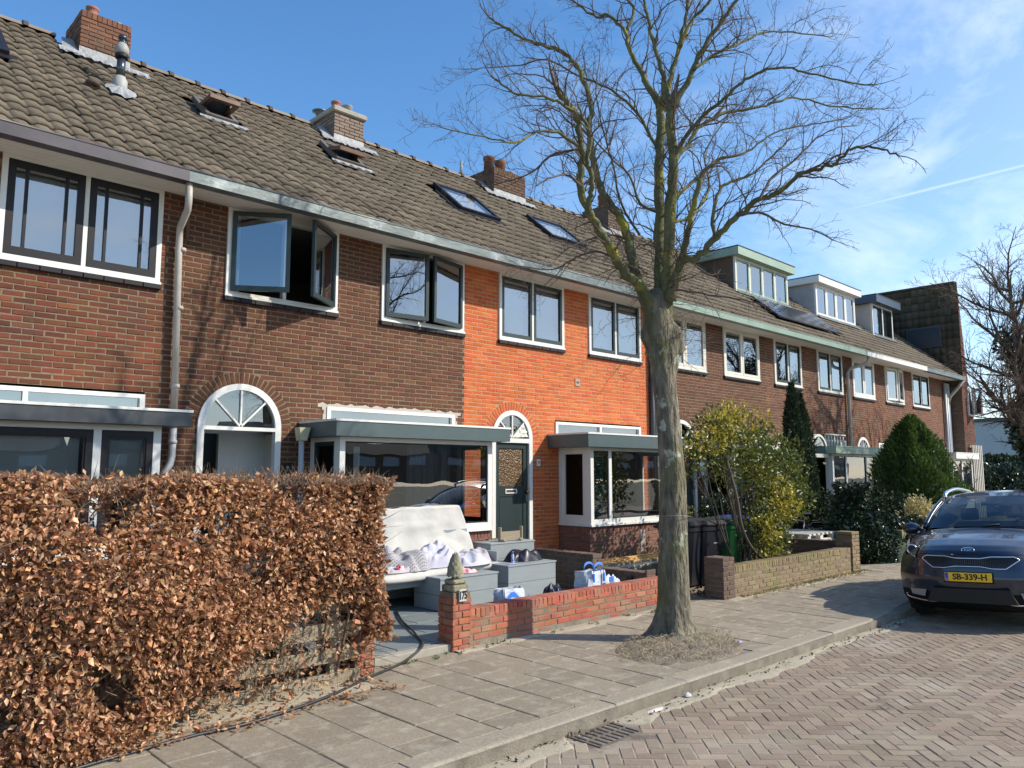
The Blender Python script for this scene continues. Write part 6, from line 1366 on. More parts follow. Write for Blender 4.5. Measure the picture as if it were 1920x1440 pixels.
for k in range(420):
    a = rt_.uniform(0, 6.28); rr_ = rt_.uniform(.15, 1)**.8; p = Vector((7.15+rr_*1.0*math.cos(a), 4.87+rr_*.52*math.sin(a), .02+.08*max(0, 1-rr_))); 
    if p.y < 4.27: continue
    d = Vector((rt_.uniform(-1,1), rt_.uniform(-.6,.6), .15)); L = rt_.uniform(.05,.2); pts = [p+d*L*t+Vector((0,0,.03*math.sin(t*3))) for t in (0,.33,.66,1)]; lines.append((pts, [.003,.003,.0025,.001], 3))
twig_mesh('dry_roots', lines, mat('straw', (.30,.23,.14), (.42,.34,.22), .9, 5))
bpy.data.objects['dry_roots']['label'] = 'dry roots and straw on the soil around the tree foot'; bpy.data.objects['dry_roots']['category'] = 'debris'
for (x, y, z, s_, lab, col) in ((7.30,5.02,.13,.03,'pale pebble on the soil mound at the tree foot',(.55,.48,.42)),(7.62,4.42,.05,.022,'lilac wrapper scrap right of the tree foot',(.34,.28,.55))):
    heap(lab, 'litter', x, y, s_*1.6, s_, s_, mat('litter_c%d' % int(x*100), col, rough=.6), 3.1, z0=z, fold=.006, name='litter', nx=10)
heap('white crumpled tissue in the gutter', 'litter', 5.96, 3.98, .045, .03, .03, K['cushion'], 3.1, z0=-.09, fold=.01, name='litter', nx=12)
heap('flat pink paper scrap in the gutter left of the tissue', 'litter', 5.42, 3.93, .10, .03, .008, mat('pink_paper', (.70,.50,.50), (.76,.66,.64), .7, 6), 2.2, z0=-.09, fold=.006, name='litter', nx=12)

# ---------------------------------------------------------------- the beech hedge
bl_a = mat('beech_leaf', (.27,.110,.046), (.80,.50,.29), .40, 3, 3, .12, .38, 0, hue=.014, trans=.34, spec=.4)
hd = thing('beech_hedge', (1.4, 6.0, 0), 'tall clipped beech hedge with dry coppery leaves on the left', 'hedge')
rg = np.random.default_rng(3)
HX0, HX1 = -.6, 4.12
def hedge_front(x, z):   # y of the front face
    return 5.78+.10*np.sin(x*2.1+1)-.10*np.exp(-((x-1.2)/1.0)**2)+.28*np.clip((x-2.2)/1.9, 0, 1)**1.2-.10*np.sin(np.clip(z/1.8, 0, 1)*math.pi)+.06*np.sin(z*5+x*3)
def keep(x, z, r):    # thin, open part low on the right where the boards show
    low = np.clip((x-1.9)/1.6, 0, 1); lim = .70*low+.05
    return ~((z < lim) & (r < .93*np.clip((lim-z)/.14+.35, 0, 1)))
def hedge_pts(n):
    x = rg.uniform(HX0, HX1, n); z = rg.uniform(.03, 1.80, n)+rg.normal(0, .03, n); dep = rg.exponential(.13, n); f = hedge_front(x, z); y = f+dep
    nrm = np.stack([rg.normal(0, .5, n), -1+rg.normal(0, .35, n), rg.normal(.25, .5, n)], 1)
    k = keep(x, z, rg.random(n)) & (y < 6.62); return x[k], y[k], z[k], nrm[k]
x, y, z, nrm = hedge_pts(52000)
# top and right end
nt_ = 9000; xt = rg.uniform(HX0, HX1, nt_); yt = rg.uniform(5.75, 6.62, nt_); zt_ = 1.80+.03*np.sin(xt*6)-rg.exponential(.06, nt_)
k = yt > hedge_front(xt, zt_); xt, yt, zt_ = xt[k], yt[k], zt_[k]; nn1 = np.stack([rg.normal(0,.5,len(xt)), rg.normal(-.3,.5,len(xt)), 1+rg.normal(0,.3,len(xt))], 1)
ne = 7000; ye = rg.uniform(5.95, 6.62, ne); ze = rg.uniform(.35, 1.8, ne); xe = 4.16+.10*np.sin(ze*4)+.05*np.sin(ye*8)-rg.exponential(.08, ne); nn2 = np.stack([1+rg.normal(0,.3,ne), rg.normal(-.4,.5,ne), rg.normal(.1,.5,ne)], 1)
nb_ = 7000; xb_ = rg.uniform(1.7, 4.0, nb_); yb_ = rg.uniform(6.34, 6.7, nb_); zb2_ = rg.uniform(.02, 1.0, nb_); nn3 = np.stack([rg.normal(0,.5,nb_), -1+rg.normal(0,.5,nb_), rg.normal(0,.5,nb_)], 1)
P = np.concatenate([np.stack([x,y,z],1), np.stack([xt,yt,zt_],1), np.stack([xe,ye,ze],1), np.stack([xb_,yb_,zb2_],1)]); Nn = np.concatenate([nrm, nn1, nn2, nn3])
P[:, 2] = np.maximum(P[:, 2], .03)
# clump gaps: drop leaves where a noise field is low
g_ = np.array([mn.noise(Vector((float(p[0])*2.6, float(p[1])*1.5, float(p[2])*2.6))) for p in P]); kk = g_ > rg.uniform(-.55, -.12, len(P)); P, Nn = P[kk], Nn[kk]
D = np.stack([rg.normal(0, .8, len(P)), rg.normal(-.45, .5, len(P)), rg.normal(-.55, .6, len(P))], 1); sz = rg.uniform(.034, .068, len(P))
# the leaves that show largest become objects of their own
near = np.argsort(np.linalg.norm(P-np.array(CAM), axis=1)+(P[:, 1]-hedge_front(P[:, 0], P[:, 2]))*4); vis = [i for i in near if shown(P[i], 0)][:300]; vs_ = set(vis)
lm = []
for q in range(8):
    tv = LEAF4[0].copy(); tv[:, 2] *= rg.uniform(-.6, 2.4); tv[:, 0] *= rg.uniform(.8, 1.2); b = MB(); b.add([tuple(p) for p in tv], LEAF4[1], 0.0); lm.append(mesh_of('leaf', b, bl_a))
for i in vis:
    d = Vector(D[i]).normalized(); nv = Vector(Nn[i]); nv = (nv-d*nv.dot(d)).normalized(); r_ = d.cross(nv); Mx = Matrix((r_, d, nv)).transposed()
    inst('leaf', random.choice(lm), tuple(float(v) for v in P[i]), hd, Mx.to_euler(), (float(sz[i]),)*3)
ms_ = np.ones(len(P), bool); ms_[vis] = False
o = leaves('foliage', P[ms_], D[ms_], Nn[ms_], sz[ms_]*rg.uniform(.7, 1.2, ms_.sum()), bl_a, hd, LEAF4, .8, rg); o['kind'] = 'stuff'
lines = []
for k in range(2600):      # inner twigs
    x_ = rt_.uniform(HX0, HX1); z_ = rt_.uniform(.05, 1.75); y_ = float(hedge_front(x_, z_))+rt_.uniform(.04, .6); p = Vector((x_, y_, z_)); d = Vector((rt_.gauss(0,.7), rt_.gauss(-.3,.5), rt_.gauss(.3,.5))).normalized(); L = rt_.uniform(.1, .32)
    lines.append(([p, p+d*L*.5+rnd_dir()*.02, p+d*L], [.004, .003, .0015], 3))
for k in range(1500):       # sprigs standing out of the top
    x_ = rt_.uniform(HX0, HX1+.05); p = Vector((x_, rt_.uniform(5.75, 6.6), 1.74)); d = Vector((rt_.gauss(0,.5), rt_.gauss(0,.4), 1)).normalized(); L = rt_.uniform(.04, .15)*(1.3 if 2.2 < x_ < 4 else .8)
    lines.append(([p, p+d*L*.5, p+d*L+rnd_dir()*.02], [.003, .0024, .001], 3))
for k in range(320):       # sprigs in the open bottom corner and at the end
    x_ = rt_.uniform(2.2, 4.2); p = Vector((x_, 6.16, rt_.uniform(.02, .7))); d = Vector((rt_.gauss(0,.8), -.8, rt_.gauss(0,.5))).normalized(); L = rt_.uniform(.1, .4); lines.append(([p, p+d*L*.5+rnd_dir()*.04, p+d*L], [.003, .0024, .0014], 3))
for k in range(24): x_ = -.4+k*.19; lines.append(([Vector((x_, 6.2, -.05)), Vector((x_+.05, 6.1+rt_.uniform(-.1,.1), .6)), Vector((x_+rt_.uniform(-.2,.2), 6.15, 1.5))], [.018, .013, .006], 5))
for k in range(30):
    p = Vector((4.12, rt_.uniform(6.0, 6.5), rt_.uniform(.9, 1.75))); d = Vector((1, rt_.uniform(-.5,.3), rt_.uniform(.0,.7))).normalized(); L = rt_.uniform(.15,.35); lines.append(([p, p+d*L*.5+rnd_dir()*.02, p+d*L], [.003,.0022,.001], 3))
twig_mesh('twigs', lines, mat('hedge_twig', (.11,.075,.05), (.18,.13,.09), .9, 5), hd)
# fallen leaves
def litter(name, n, fn, m, s0=.03, s1=.06, label=None):
    pts = np.array([fn() for _ in range(n)]); dr_ = np.stack([rg.normal(0,1,n), rg.normal(0,1,n), rg.normal(0,.15,n)], 1); nm_ = np.stack([rg.normal(0,.35,n), rg.normal(0,.35,n), np.ones(n)], 1)
    o = leaves(name, pts, dr_, nm_, rg.uniform(s0, s1, n), m, None, LEAF4, .6, rg); o['kind'] = 'stuff'; o['label'] = label; o['category'] = 'leaves'; return o
litter('fallen_leaves', 420, lambda: (rt_.uniform(.6, 4.1), 5.45+abs(rt_.gauss(0,.25))+.25*(rt_.random()), .014), bl_a, label='fallen coppery leaves along the foot of the hedge')
straw_leaf = mat('straw_leaf', (.30,.22,.11), (.46,.37,.20), .8, 4, 3, .3, .2, trans=.2)
litter('fallen_leaves', 520, lambda: (rt_.uniform(10.6, 15.2), 6.16-abs(rt_.gauss(0,.13)), .012), straw_leaf, .02, .045, 'pale dry leaves along the foot of the brown brick wall')
litter('fallen_leaves', 420, lambda: (rt_.uniform(9.4, 10.9), rt_.uniform(6.45, 8.0), .01+rt_.random()*.06), mat('brown_litter', (.15,.085,.05), (.26,.16,.10), .85, 4, 3, .3, .2), .04, .08, 'heap of brown leaves between the red and the brown wall')
litter('gutter_leaves', 260, lambda: ((lambda x_: (x_, 3.88+rt_.uniform(0,.16), -.088))(rt_.uniform(3.6, 12))), mat('dark_litter', (.08,.06,.04), (.20,.15,.10), .9, 4, 3, .3, .2), .015, .04, 'small dark leaf crumbs along the kerb')

# ---------------------------------------------------------------- evergreens and shrubs
def blob_leaves(t, name, m, fn, n, s0, s1, tmpl=LEAF2, up=.2, curl=.4, out=1.0, rnd=.7):
    """fn(n) -> positions, outward normals"""
    P, N_ = fn(n); D = N_*out+np.stack([rg.normal(0, rnd, len(P)), rg.normal(0, rnd, len(P)), rg.normal(up, rnd, len(P))], 1); Nn = N_+np.stack([rg.normal(0,.6,len(P)) for _ in range(3)], 1)
    o = leaves(name, P, D, Nn, rg.uniform(s0, s1, len(P)), m, t, tmpl, curl, rg); o['kind'] = 'stuff'; return o
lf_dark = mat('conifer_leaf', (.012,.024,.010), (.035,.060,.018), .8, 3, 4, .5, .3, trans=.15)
lf_thuja = mat('thuja_leaf', (.045,.085,.016), (.115,.180,.028), .75, 2.2, 4, .6, .25, trans=.2)
lf_spruce = mat('spruce_leaf', (.03,.055,.03), (.07,.11,.05), .7, 3, 4, .5, .25)
lf_ivy = mat('ivy_leaf', (.018,.034,.016), (.045,.075,.032), .28, 3, 4, .4, .3, spec=.6)
lf_shrub = mat('shrub_leaf', (.075,.100,.018), (.17,.185,.030), .45, 1.4, 4, .5, .3, trans=.3, c3=(.30,.23,.02), c3s=1.3, c3lo=.60, c3hi=.72)
lf_yell = mat('yellow_leaf', (.34,.28,.03), (.52,.43,.06), .5, 3, 4, .5, .25, trans=.3)
lf_gold = mat('gold_leaf', (.34,.27,.09), (.62,.52,.24), .55, 3, 4, .5, .3, trans=.25)
br_m = mat('shrub_stem', (.12,.09,.06), (.20,.16,.11), .9, 6)
def cone_fn(cx, cy, z0, h, rb, prof, lump=.12, sh=.18):
    def fn(n):
        z = rg.uniform(0, 1, n); a = rg.uniform(0, 2*math.pi, n); r = np.interp(z, [p[0] for p in prof], [p[1] for p in prof])*rb
        lumpv = np.array([mn.noise(Vector((math.cos(A)*2.2+cx, math.sin(A)*2.2, Z*h*1.8))) for A, Z in zip(a, z)]); r = r*(1+lump*2*lumpv)-rg.exponential(sh*rb*.5, n); r = np.maximum(r, .01)
        P = np.stack([cx+r*np.cos(a), cy+r*np.sin(a), z0+z*h], 1); N_ = np.stack([np.cos(a), np.sin(a), np.full(n, .25)], 1); return P, N_
    return fn
t = thing('column_conifer', (16.94, 8.3, 0), 'slim dark column conifer with the taller of two spires', 'conifer'); blob_leaves(t, 'foliage', lf_dark, cone_fn(16.94, 8.3, .1, 3.75, .30, [(0,.5),(.3,1),(.6,.85),(.8,.5),(.93,.25),(1,.02)], .18), 9000, .06, .13, NEED, .9, rnd=.45, out=.5); obj('trunk', MB().tube([(16.94,8.3,0),(16.94,8.3,3.4)], .05, 8), br_m, t)
t = thing('column_conifer', (17.52, 8.4, 0), 'slim dark column conifer, right one of the pair, slightly lower', 'conifer'); blob_leaves(t, 'foliage', lf_dark, cone_fn(17.52, 8.4, .1, 3.55, .32, [(0,.6),(.3,1),(.6,.9),(.8,.55),(.93,.28),(1,.02)], .18), 9000, .06, .13, NEED, .9, rnd=.45, out=.5); obj('trunk', MB().tube([(17.52,8.4,0),(17.52,8.4,3.3)], .05, 8), br_m, t)
t = thing('thuja', (21.5, 7.3, 0), 'large rounded cone shaped green thuja beside the parked car', 'conifer')
thp = [(0,.72),(.15,.92),(.35,1),(.55,.88),(.75,.62),(.88,.40),(.96,.20),(1,.03)]
blob_leaves(t, 'foliage', lf_thuja, cone_fn(21.5, 7.3, .05, 3.2, .98, thp, .30, .26), 26000, .07, .17, NEED, .75, rnd=.45, out=.7); obj('trunk', MB().tube([(21.5,7.3,0),(21.5,7.3,3.0)], .09, 8), br_m, t)
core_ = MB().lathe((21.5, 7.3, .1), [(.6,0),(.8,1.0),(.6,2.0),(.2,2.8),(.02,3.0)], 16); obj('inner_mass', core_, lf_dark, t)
# spruce with tiers of branches
t = thing('young_spruce', (16.55, 7.1, 0), 'small grey green spruce with pointed tip right of the pallets', 'conifer')
def spruce_fn(n):
    P, N_ = [], []
    for i in range(n):
        br_ = rt_.randrange(60); hh_ = .12+1.25*(br_/60); a = br_*2.4; L = .62*(1-br_/64)+.04; s = rt_.random()**.7; P.append((16.55+L*s*math.cos(a)+rt_.gauss(0,.02), 7.1+L*s*math.sin(a)+rt_.gauss(0,.02), hh_+.10*s+rt_.gauss(0,.02))); N_.append((math.cos(a), math.sin(a), .5))
    return np.array(P), np.array(N_)
blob_leaves(t, 'foliage', lf_spruce, spruce_fn, 6000, .03, .07, NEED, .2, rnd=.7); obj('trunk', MB().tube([(16.55,7.1,0),(16.55,7.1,1.5)], [.03,.006], 8), br_m, t)
# ivy hanging over a frame at the corner
t = thing('ivy_bush', (16.9, 6.7, 0), 'dark shiny ivy climbing a post and spilling onto the pavement', 'ivy')
def ivy_fn(n):
    k = n//2; a = rg.uniform(0, 2*math.pi, k); z = rg.uniform(0, 1.62, k); r = .34+.12*np.sin(z*4)+.16*(1-z/1.6)-rg.exponential(.06, k); P1 = np.stack([16.6+r*np.cos(a), 6.9+r*np.sin(a), z], 1); N1 = np.stack([np.cos(a), np.sin(a), np.full(k,.3)], 1)
    th = rg.uniform(0, math.pi/2, k); a = rg.uniform(0, 2*math.pi, k); rr = 1-rg.exponential(.08, k); P2 = np.stack([17.35+1.15*rr*np.cos(a)*np.sin(th), 6.62+.50*rr*np.sin(a)*np.sin(th), .80*rr*np.cos(th)*(1-.25*np.sin(a*3))], 1); N2 = np.stack([np.cos(a)*np.sin(th), np.sin(a)*np.sin(th), np.cos(th)], 1)
    return np.concatenate([P1, P2]), np.concatenate([N1, N2])
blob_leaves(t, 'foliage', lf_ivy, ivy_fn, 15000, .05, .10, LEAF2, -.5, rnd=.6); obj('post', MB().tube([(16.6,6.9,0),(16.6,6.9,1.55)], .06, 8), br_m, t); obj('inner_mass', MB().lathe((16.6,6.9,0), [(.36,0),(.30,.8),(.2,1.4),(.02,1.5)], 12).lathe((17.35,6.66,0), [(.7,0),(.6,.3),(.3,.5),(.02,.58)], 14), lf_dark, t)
# dark mixed shrubs in front of the far houses
def dome_fn(cx, cy, z0, rx, ry, rz, sh=.12, lump=.25):
    def fn(n):
        th = np.arccos(rg.uniform(-.25, 1, n)); a = rg.uniform(0, 2*math.pi, n); l = np.array([mn.noise(Vector((math.cos(A)*2+cx, math.sin(A)*2+cy, T*2))) for A, T in zip(a, th)]); rr = (1+lump*l*1.6)-rg.exponential(sh, n); d = np.stack([np.cos(a)*np.sin(th), np.sin(a)*np.sin(th), np.cos(th)], 1)
        P = np.stack([cx+rx*rr*d[:,0], cy+ry*rr*d[:,1], z0+rz*rr*d[:,2]], 1); return P[P[:,2] > .02], d[P[:,2] > .02]
    return fn
def shrub(name, label, cx, cy, rx, ry, rz, m, n, s0, s1, z0=0.1, tmpl=LEAF2, cat='shrub', core=True, **kw):
    t = thing(name, (cx, cy, 0), label, cat); blob_leaves(t, 'foliage', m, dome_fn(cx, cy, z0, rx, ry, rz, **kw), n, s0, s1, tmpl)
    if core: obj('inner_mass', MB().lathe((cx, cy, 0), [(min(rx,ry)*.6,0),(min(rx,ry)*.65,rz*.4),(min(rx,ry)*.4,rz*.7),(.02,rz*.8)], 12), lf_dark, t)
    lines = [([Vector((cx, cy, -.05)), Vector((cx+rt_.gauss(0,.3)*rx, cy+rt_.gauss(0,.3)*ry, rz*.5)), Vector((cx+rt_.gauss(0,.6)*rx, cy+rt_.gauss(0,.5)*ry, rz*.95))], [.015,.01,.003], 4) for _ in range(26)]; twig_mesh('stems', lines, br_m, t); return t
shrub('dark_shrub', 'dark evergreen shrub between the ivy and the thuja', 19.3, 7.3, 1.3, .7, 1.15, lf_dark, 9000, .05, .10)
shrub('dark_shrub', 'low dark shrub behind the spruce under the white porch', 18.2, 8.3, 1.0, .6, 1.25, lf_dark, 7000, .05, .10)
shrub('gold_shrub', 'sunlit golden leaved bush in front of the thuja', 19.1, 6.45, .62, .42, .80, lf_gold, 2600, .05, .10, z0=.45, core=False, sh=.25)
shrub('gold_shrub', 'smaller golden leaved bush next to the car mirror', 20.6, 6.4, .8, .4, .62, lf_gold, 2400, .05, .10, z0=.45, core=False, sh=.25)
shrub('ivy_cover', 'ivy lying over the top of the pale far garden wall', 18.6, 6.38, 1.1, .26, .40, lf_ivy, 4500, .04, .09, z0=.42, core=False)
shrub('low_shrub', 'dark leaved shrub under the lantern behind the bins', 14.6, 8.6, 1.0, .55, .95, lf_ivy, 9000, .05, .10, z0=.35)
shrub('low_shrub', 'brownish green shrub against the brick behind the black bins', 13.6, 9.1, .45, .4, .95, lf_shrub, 3000, .04, .09, z0=.2, sh=.3)
# climbing bare vine on the wall of the fourth house
# the big yellow green shrub behind the brown wall
t = thing('yellow_green_shrub', (12.9, 7.0, 0), 'tall airy shrub with yellow tipped leaves behind the brown brick wall', 'shrub')
cl = [(10.75,6.95,2.15,.34),(11.35,6.9,2.45,.40),(11.8,7.1,2.60,.38),(12.35,7.0,2.2,.48),(12.9,7.2,2.5,.42),(13.4,7.0,2.1,.52),(13.95,7.1,1.75,.52),(12.4,6.8,1.75,.42),(13.2,6.8,1.45,.52),(13.7,7.3,2.2,.40),(14.2,7.1,1.3,.42),(11.6,6.9,1.9,.30)]
def airy(clusters, sh=.35):
    def fn(n):
        w = np.array([c[3]**2 for c in clusters]); w = w/w.sum(); ci = rg.choice(len(clusters), n, p=w); C = np.array(clusters)[ci]; d = unit(rg.normal(0, 1, (n, 3))); r = C[:, 3]*np.minimum(1.15, 1-rg.exponential(sh, n)+.1)
        g_ = np.array([mn.noise(Vector((float(x)*9, float(y)*9, float(z)*9))) for x, y, z in (C[:, :3]+d*r[:, None])]); k = g_ > -.02; return (C[:, :3]+d*r[:, None])[k], d[k]
    return fn
blob_leaves(t, 'foliage', lf_shrub, airy(cl, .50), 13000, .05, .10, LEAF2, .3)
blob_leaves(t, 'yellow_foliage', lf_yell, airy([(11.1,6.75,2.6,.22),(11.8,6.85,2.85,.24),(10.6,6.8,2.25,.20),(12.6,6.45,1.25,.26),(12.1,6.45,.95,.22),(12.75,6.5,1.55,.20),(11.4,6.8,2.45,.2),(12.2,6.5,.65,.18),(11.6,6.8,2.75,.22),(12.9,7.0,2.8,.22),(12.3,6.9,2.5,.18),(11.0,6.75,2.35,.2),(12.75,6.4,1.3,.22)]), 3400, .045,.085, LEAF2, .4)
blob_leaves(t, 'low_foliage', lf_shrub, airy([(12.4,6.6,.55,.30),(12.6,6.65,.7,.35),(12.2,6.6,1.0,.3),(12.8,6.7,1.2,.35)]), 4200, .035, .075, LEAF2, .3)
lines = []
for c_ in cl:
    p0 = Vector((12.3+rt_.uniform(-.25,.25), 6.9+rt_.uniform(-.1,.1), -.05)); p3 = Vector(c_[:3]); mid = p0.lerp(p3, .45)+Vector((rt_.uniform(-.15,.15), 0, -.25 if c_[0] < 12 else .1)); P_ = smooth_pts([p0, mid, p3], 5); lines.append((P_, [.028*(1-.75*i/(len(P_)-1)) for i in range(len(P_))], 6))
    for _ in range(9): q = P_[rt_.randrange(4, len(P_))]; e = p3+rnd_dir()*c_[3]; lines.append(([q, q.lerp(e, .5)+rnd_dir()*.06, e], [.009,.006,.002], 4))
P_ = smooth_pts([Vector((12.3,6.6,.35)), Vector((11.75,6.55,.62)), Vector((11.45,6.55,1.0)), Vector((11.4,6.6,1.5)), Vector((11.4,6.8,2.2))], 5); lines.append((P_, [.026]*len(P_), 7))
twig_mesh('stems', lines, mat('dark_stem', (.05,.04,.03), (.10,.08,.055), .9, 6), t)
lines = []
for k in range(160): x_ = rt_.uniform(11.6, 13.2); p = Vector((x_, 6.55+rt_.random()*.3, .02)); lines.append(([p, p+Vector((rt_.gauss(0,.05), rt_.gauss(-.03,.05), .2)), p+Vector((rt_.gauss(0,.12), rt_.gauss(-.05,.1), rt_.uniform(.3,.55)))], [.003,.002,.001], 3))
o = twig_mesh('dry_stalks', lines, mat('dry_stalk', (.28,.18,.09), (.40,.28,.16), .9, 6), t)
def vine(house, X0, z0, z1, n, sd, w=1.6):
    rr = random.Random(sd); ls = []
    for k in range(n):
        x = X0+rr.uniform(-w, w); z = z0; p = [Vector((x, 9.985, z))]; a = rr.uniform(-.4, .4); L = rr.uniform(.5, 1)*(z1-z0); s_ = 14
        for i in range(s_): a += rr.uniform(-.35, .35); p.append(p[-1]+Vector((math.sin(a)*L/s_, 0, math.cos(a)*L/s_)))
        for q in p: q.z = min(q.z, 5.3)
        ls.append((p, [.009*(1-.8*i/s_) for i in range(s_+1)], 3))
        for q in p[3::2]:
            b_ = q+Vector((rr.uniform(-.5,.5), 0, rr.uniform(.0,.4))); ls.append(([q, q.lerp(b_,.5)+Vector((0,0,rr.uniform(-.08,.08))), b_], [.004,.003,.001], 3))
    twig_mesh('vine', ls, mat('vine_bark%d' % sd, (.09,.05,.035), (.15,.09,.06), .9, 5), house)
vine(HOUSE[5][0], 26.9, 2.6, 4.4, 26, 3, 2.2); vine(HOUSE[4][0], 22.3, 2.6, 4.2, 12, 4, .8); vine(HOUSE[3][0], 15.5, .2, 2.2, 14, 5, .25)

# ---------------------------------------------------------------- background right
def bare_tree(name, label, base, H, spread, seed, r0=.2, limbs=9, ivy=None, dens=1.0, dirbias=Vector((0,0,0)), bark_m=None, z_first=.35):
    rr = random.Random(seed); t = thing(name, tuple(base), label, 'tree'); B = Vector(base); tops = [B+Vector((0,0,H*.25)), B+Vector((rr.uniform(-.3,.3), rr.uniform(-.3,.3), H*.6)), B+Vector((rr.uniform(-.5,.5), rr.uniform(-.5,.5), H*.92))]
    P_ = smooth_pts([B-Vector((0,0,.1))]+tops, 6); obj('trunk', MB().tube(P_, [r0*(1-.85*(i/(len(P_)-1))) for i in range(len(P_))], 10), bark_m or barkg, t, True); ls = []
    def gr_(p, d, L, r, lv):
        n = max(3, int(L/(.22 if lv < 2 else .12))); pts = [p]; rad = [r]; dd = d.copy(); cv = Vector((rr.gauss(0,1), rr.gauss(0,1), rr.gauss(0,1))).normalized()*.09
        for i in range(n): dd = (dd+Vector((rr.gauss(0,1), rr.gauss(0,1), rr.gauss(0,1)))*.11+cv+Vector((0,0,.03))).normalized(); p = p+dd*(L/n); pts.append(p); rad.append(max(.004, r*(1-.8*(i+1)/n)))
        ls.append((pts, rad, 6 if r > .03 else (4 if r > .01 else 3)))
        if lv < 4:
            k = max(2, int(L/(.34 if lv == 1 else (.24 if lv == 2 else .16))*dens))
            for j in range(k):
                i = min(n-1, int((.2+.8*(j+rr.random())/k)*n)); ax = (pts[i+1]-pts[i]).normalized(); pr = ax.cross(Vector((rr.gauss(0,1), rr.gauss(0,1), rr.gauss(0,1))).normalized()).normalized(); gr_(pts[i], (ax*.75+pr*.7+Vector((0,0,.08))).normalized(), L*rr.uniform(.32,.55)*(1-.3*j/k), rad[i]*.55, lv+1)
    for k in range(limbs):
        i = int(len(P_)*(z_first+(.95-z_first)*k/limbs)); i = min(i, len(P_)-2); a = k*2.4+rr.uniform(-.4,.4); d = (Vector((math.cos(a), math.sin(a), rr.uniform(.25,.8)))+dirbias).normalized(); gr_(P_[i], d, spread*rr.uniform(.7,1.1)*(1-.35*k/limbs), r0*.42*(1-.5*k/limbs), 1)
    twig_mesh('crown', ls, barkt, t, False)
    if ivy:
        def f(n):
            zz_ = rg.uniform(ivy[0], ivy[1], n); ii = np.interp(zz_, [p.z for p in P_], np.arange(len(P_))); c = np.array([P_[min(int(q), len(P_)-1)] for q in ii]); d = unit(np.stack([rg.normal(0,1,n), rg.normal(0,1,n), rg.normal(0,.3,n)], 1)); lr = ivy[2]*(1+.5*np.sin(zz_*2.5)); P = c+d*(lr*rg.uniform(.4,1,n))[:, None]; P[:, 2] = zz_+rg.normal(0,.1,n); return P, d
        blob_leaves(t, 'ivy', lf_ivy, f, ivy[3], .08, .16, LEAF2, 0)
    return t
bare_tree('ivy_tree', 'spreading bare tree with ivy clad trunk at the right edge of the picture', (26.4, 5.65, 0), 8.2, 3.3, 5, .20, 26, (1.5, 6.0, .45, 7000), 1.6, Vector((-.16,.10,.05)), None, .36)
bare_tree('small_bare_tree', 'small feathery bare tree in front of the end wall downpipes', (27.5, 8.0, 0), 3.0, .9, 9, .05, 9, None, 1.6, Vector((0,0,.6)), mat('pale_bark', (.35,.31,.26), (.45,.40,.34), .8), .3)
shrub('far_hedge', 'dark green evergreen mass behind the car roof', 44, 11.5, 4.2, 2.6, 2.3, lf_dark, 16000, .14, .3, core=False)
shrub('far_hedge', 'greener lower bush in front of the grey hall', 38.5, 9.7, 2.6, 1.6, 1.9, lf_ivy, 9000, .12, .24, core=False)
shrub('far_hedge', 'dark bush at the right edge behind the car roof', 42, 7.2, 3.8, 1.8, 1.8, lf_dark, 9000, .12, .24, core=False)
fh = thing('industrial_hall', (80, 22, 0), 'low grey and white industrial hall far behind the car', 'building')
obj('wall', MB().box(68, 17, -.1, 110, 40, 3.1).box(68, 4, -.1, 110, 16.99, 3.1), mat('hall_grey', (.20,.215,.235), (.24,.255,.275), .7, .5, 4, 1.0), fh)
obj('upper_wall', MB().box(67.8, 3.8, 3.12, 110, 40, 5.7), mat('hall_white', (.42,.43,.43), (.50,.51,.50), .7, .4, 4, 1.0), fh)
obj('roof_edge', MB().box(67.6, 3.6, 5.71, 110, 40.2, 5.95), mat('hall_edge', (.08,.085,.095), rough=.6), fh)
wn2 = obj('window', MB().box(67.9, 12.0, 1.5, 67.98, 15.2, 2.6), mat('hall_window', (.45,.55,.65), (.55,.62,.70), .3), fh)
for k in range(3): obj('mullion', MB().box(67.85, 12.0+k*1.07, 1.5, 67.899, 12.08+k*1.07, 2.6), K['white'], wn2)
fb = thing('balcony_fence', (35.8, 9.4, 0), 'pale wooden lattice fence against the end house', 'fence')
for k in range(6): obj('picket', MB().cbox(34.1+k*.22, 9.36, 0, 34.18+k*.22, 9.40, 2.9, .004), K['pallet'], fb)
for z_ in (.5, 1.7, 2.8): obj('rail', MB().cbox(34.0, 9.41, z_, 35.4, 9.44, z_+.08, .004), K['pallet'], fb)
sl_ = thing('street_lamp', (36.6, 6.8, 0), 'thin street lamp arm reaching out of the far bare branches', 'street lamp')
obj('arm', MB().tube([(34.9,9.4,4.05),(36.2,8.4,4.45)], .035, 6), K['pipe'], sl_); obj('lamp_head', MB().cbox(36.1, 8.1, 4.43, 36.6, 8.5, 4.52, .02), K['zinc'], sl_)
# ---- the street behind the camera: it only shows as reflections in the glass
for k in range(16):
    x0 = -60+k*24; t = thing('opposite_house', (x0+12, -117, 0), 'distant house block beyond the open ground across the street, seen only in the glass', 'house', 'houses across the street')
    obj('wall', MB().box(x0, -124, -.15, x0+22, -116, 5.2), K['brick_dark'], t); obj('roof', MB().prism([(x0, -115.7, 5.2), (x0, -124.3, 5.2), (x0, -120, 8.0+1.6*(k % 3))], (22, 0, 0)), K['tile_dark'], t)
    for q in range(3): obj('window', MB().box(x0+2+q*6.7, -115.99, 3.0, x0+6+q*6.7, -115.9, 4.6), mat('opp_win', (.35,.38,.42), rough=.3) if 'opp_win' not in bpy.data.materials else bpy.data.materials['opp_win'], t)
pv = MB().box(-12, -7.5, -.16, 70, -4.6, 0.0); struct('opposite_pavement', pv, K['slab'])

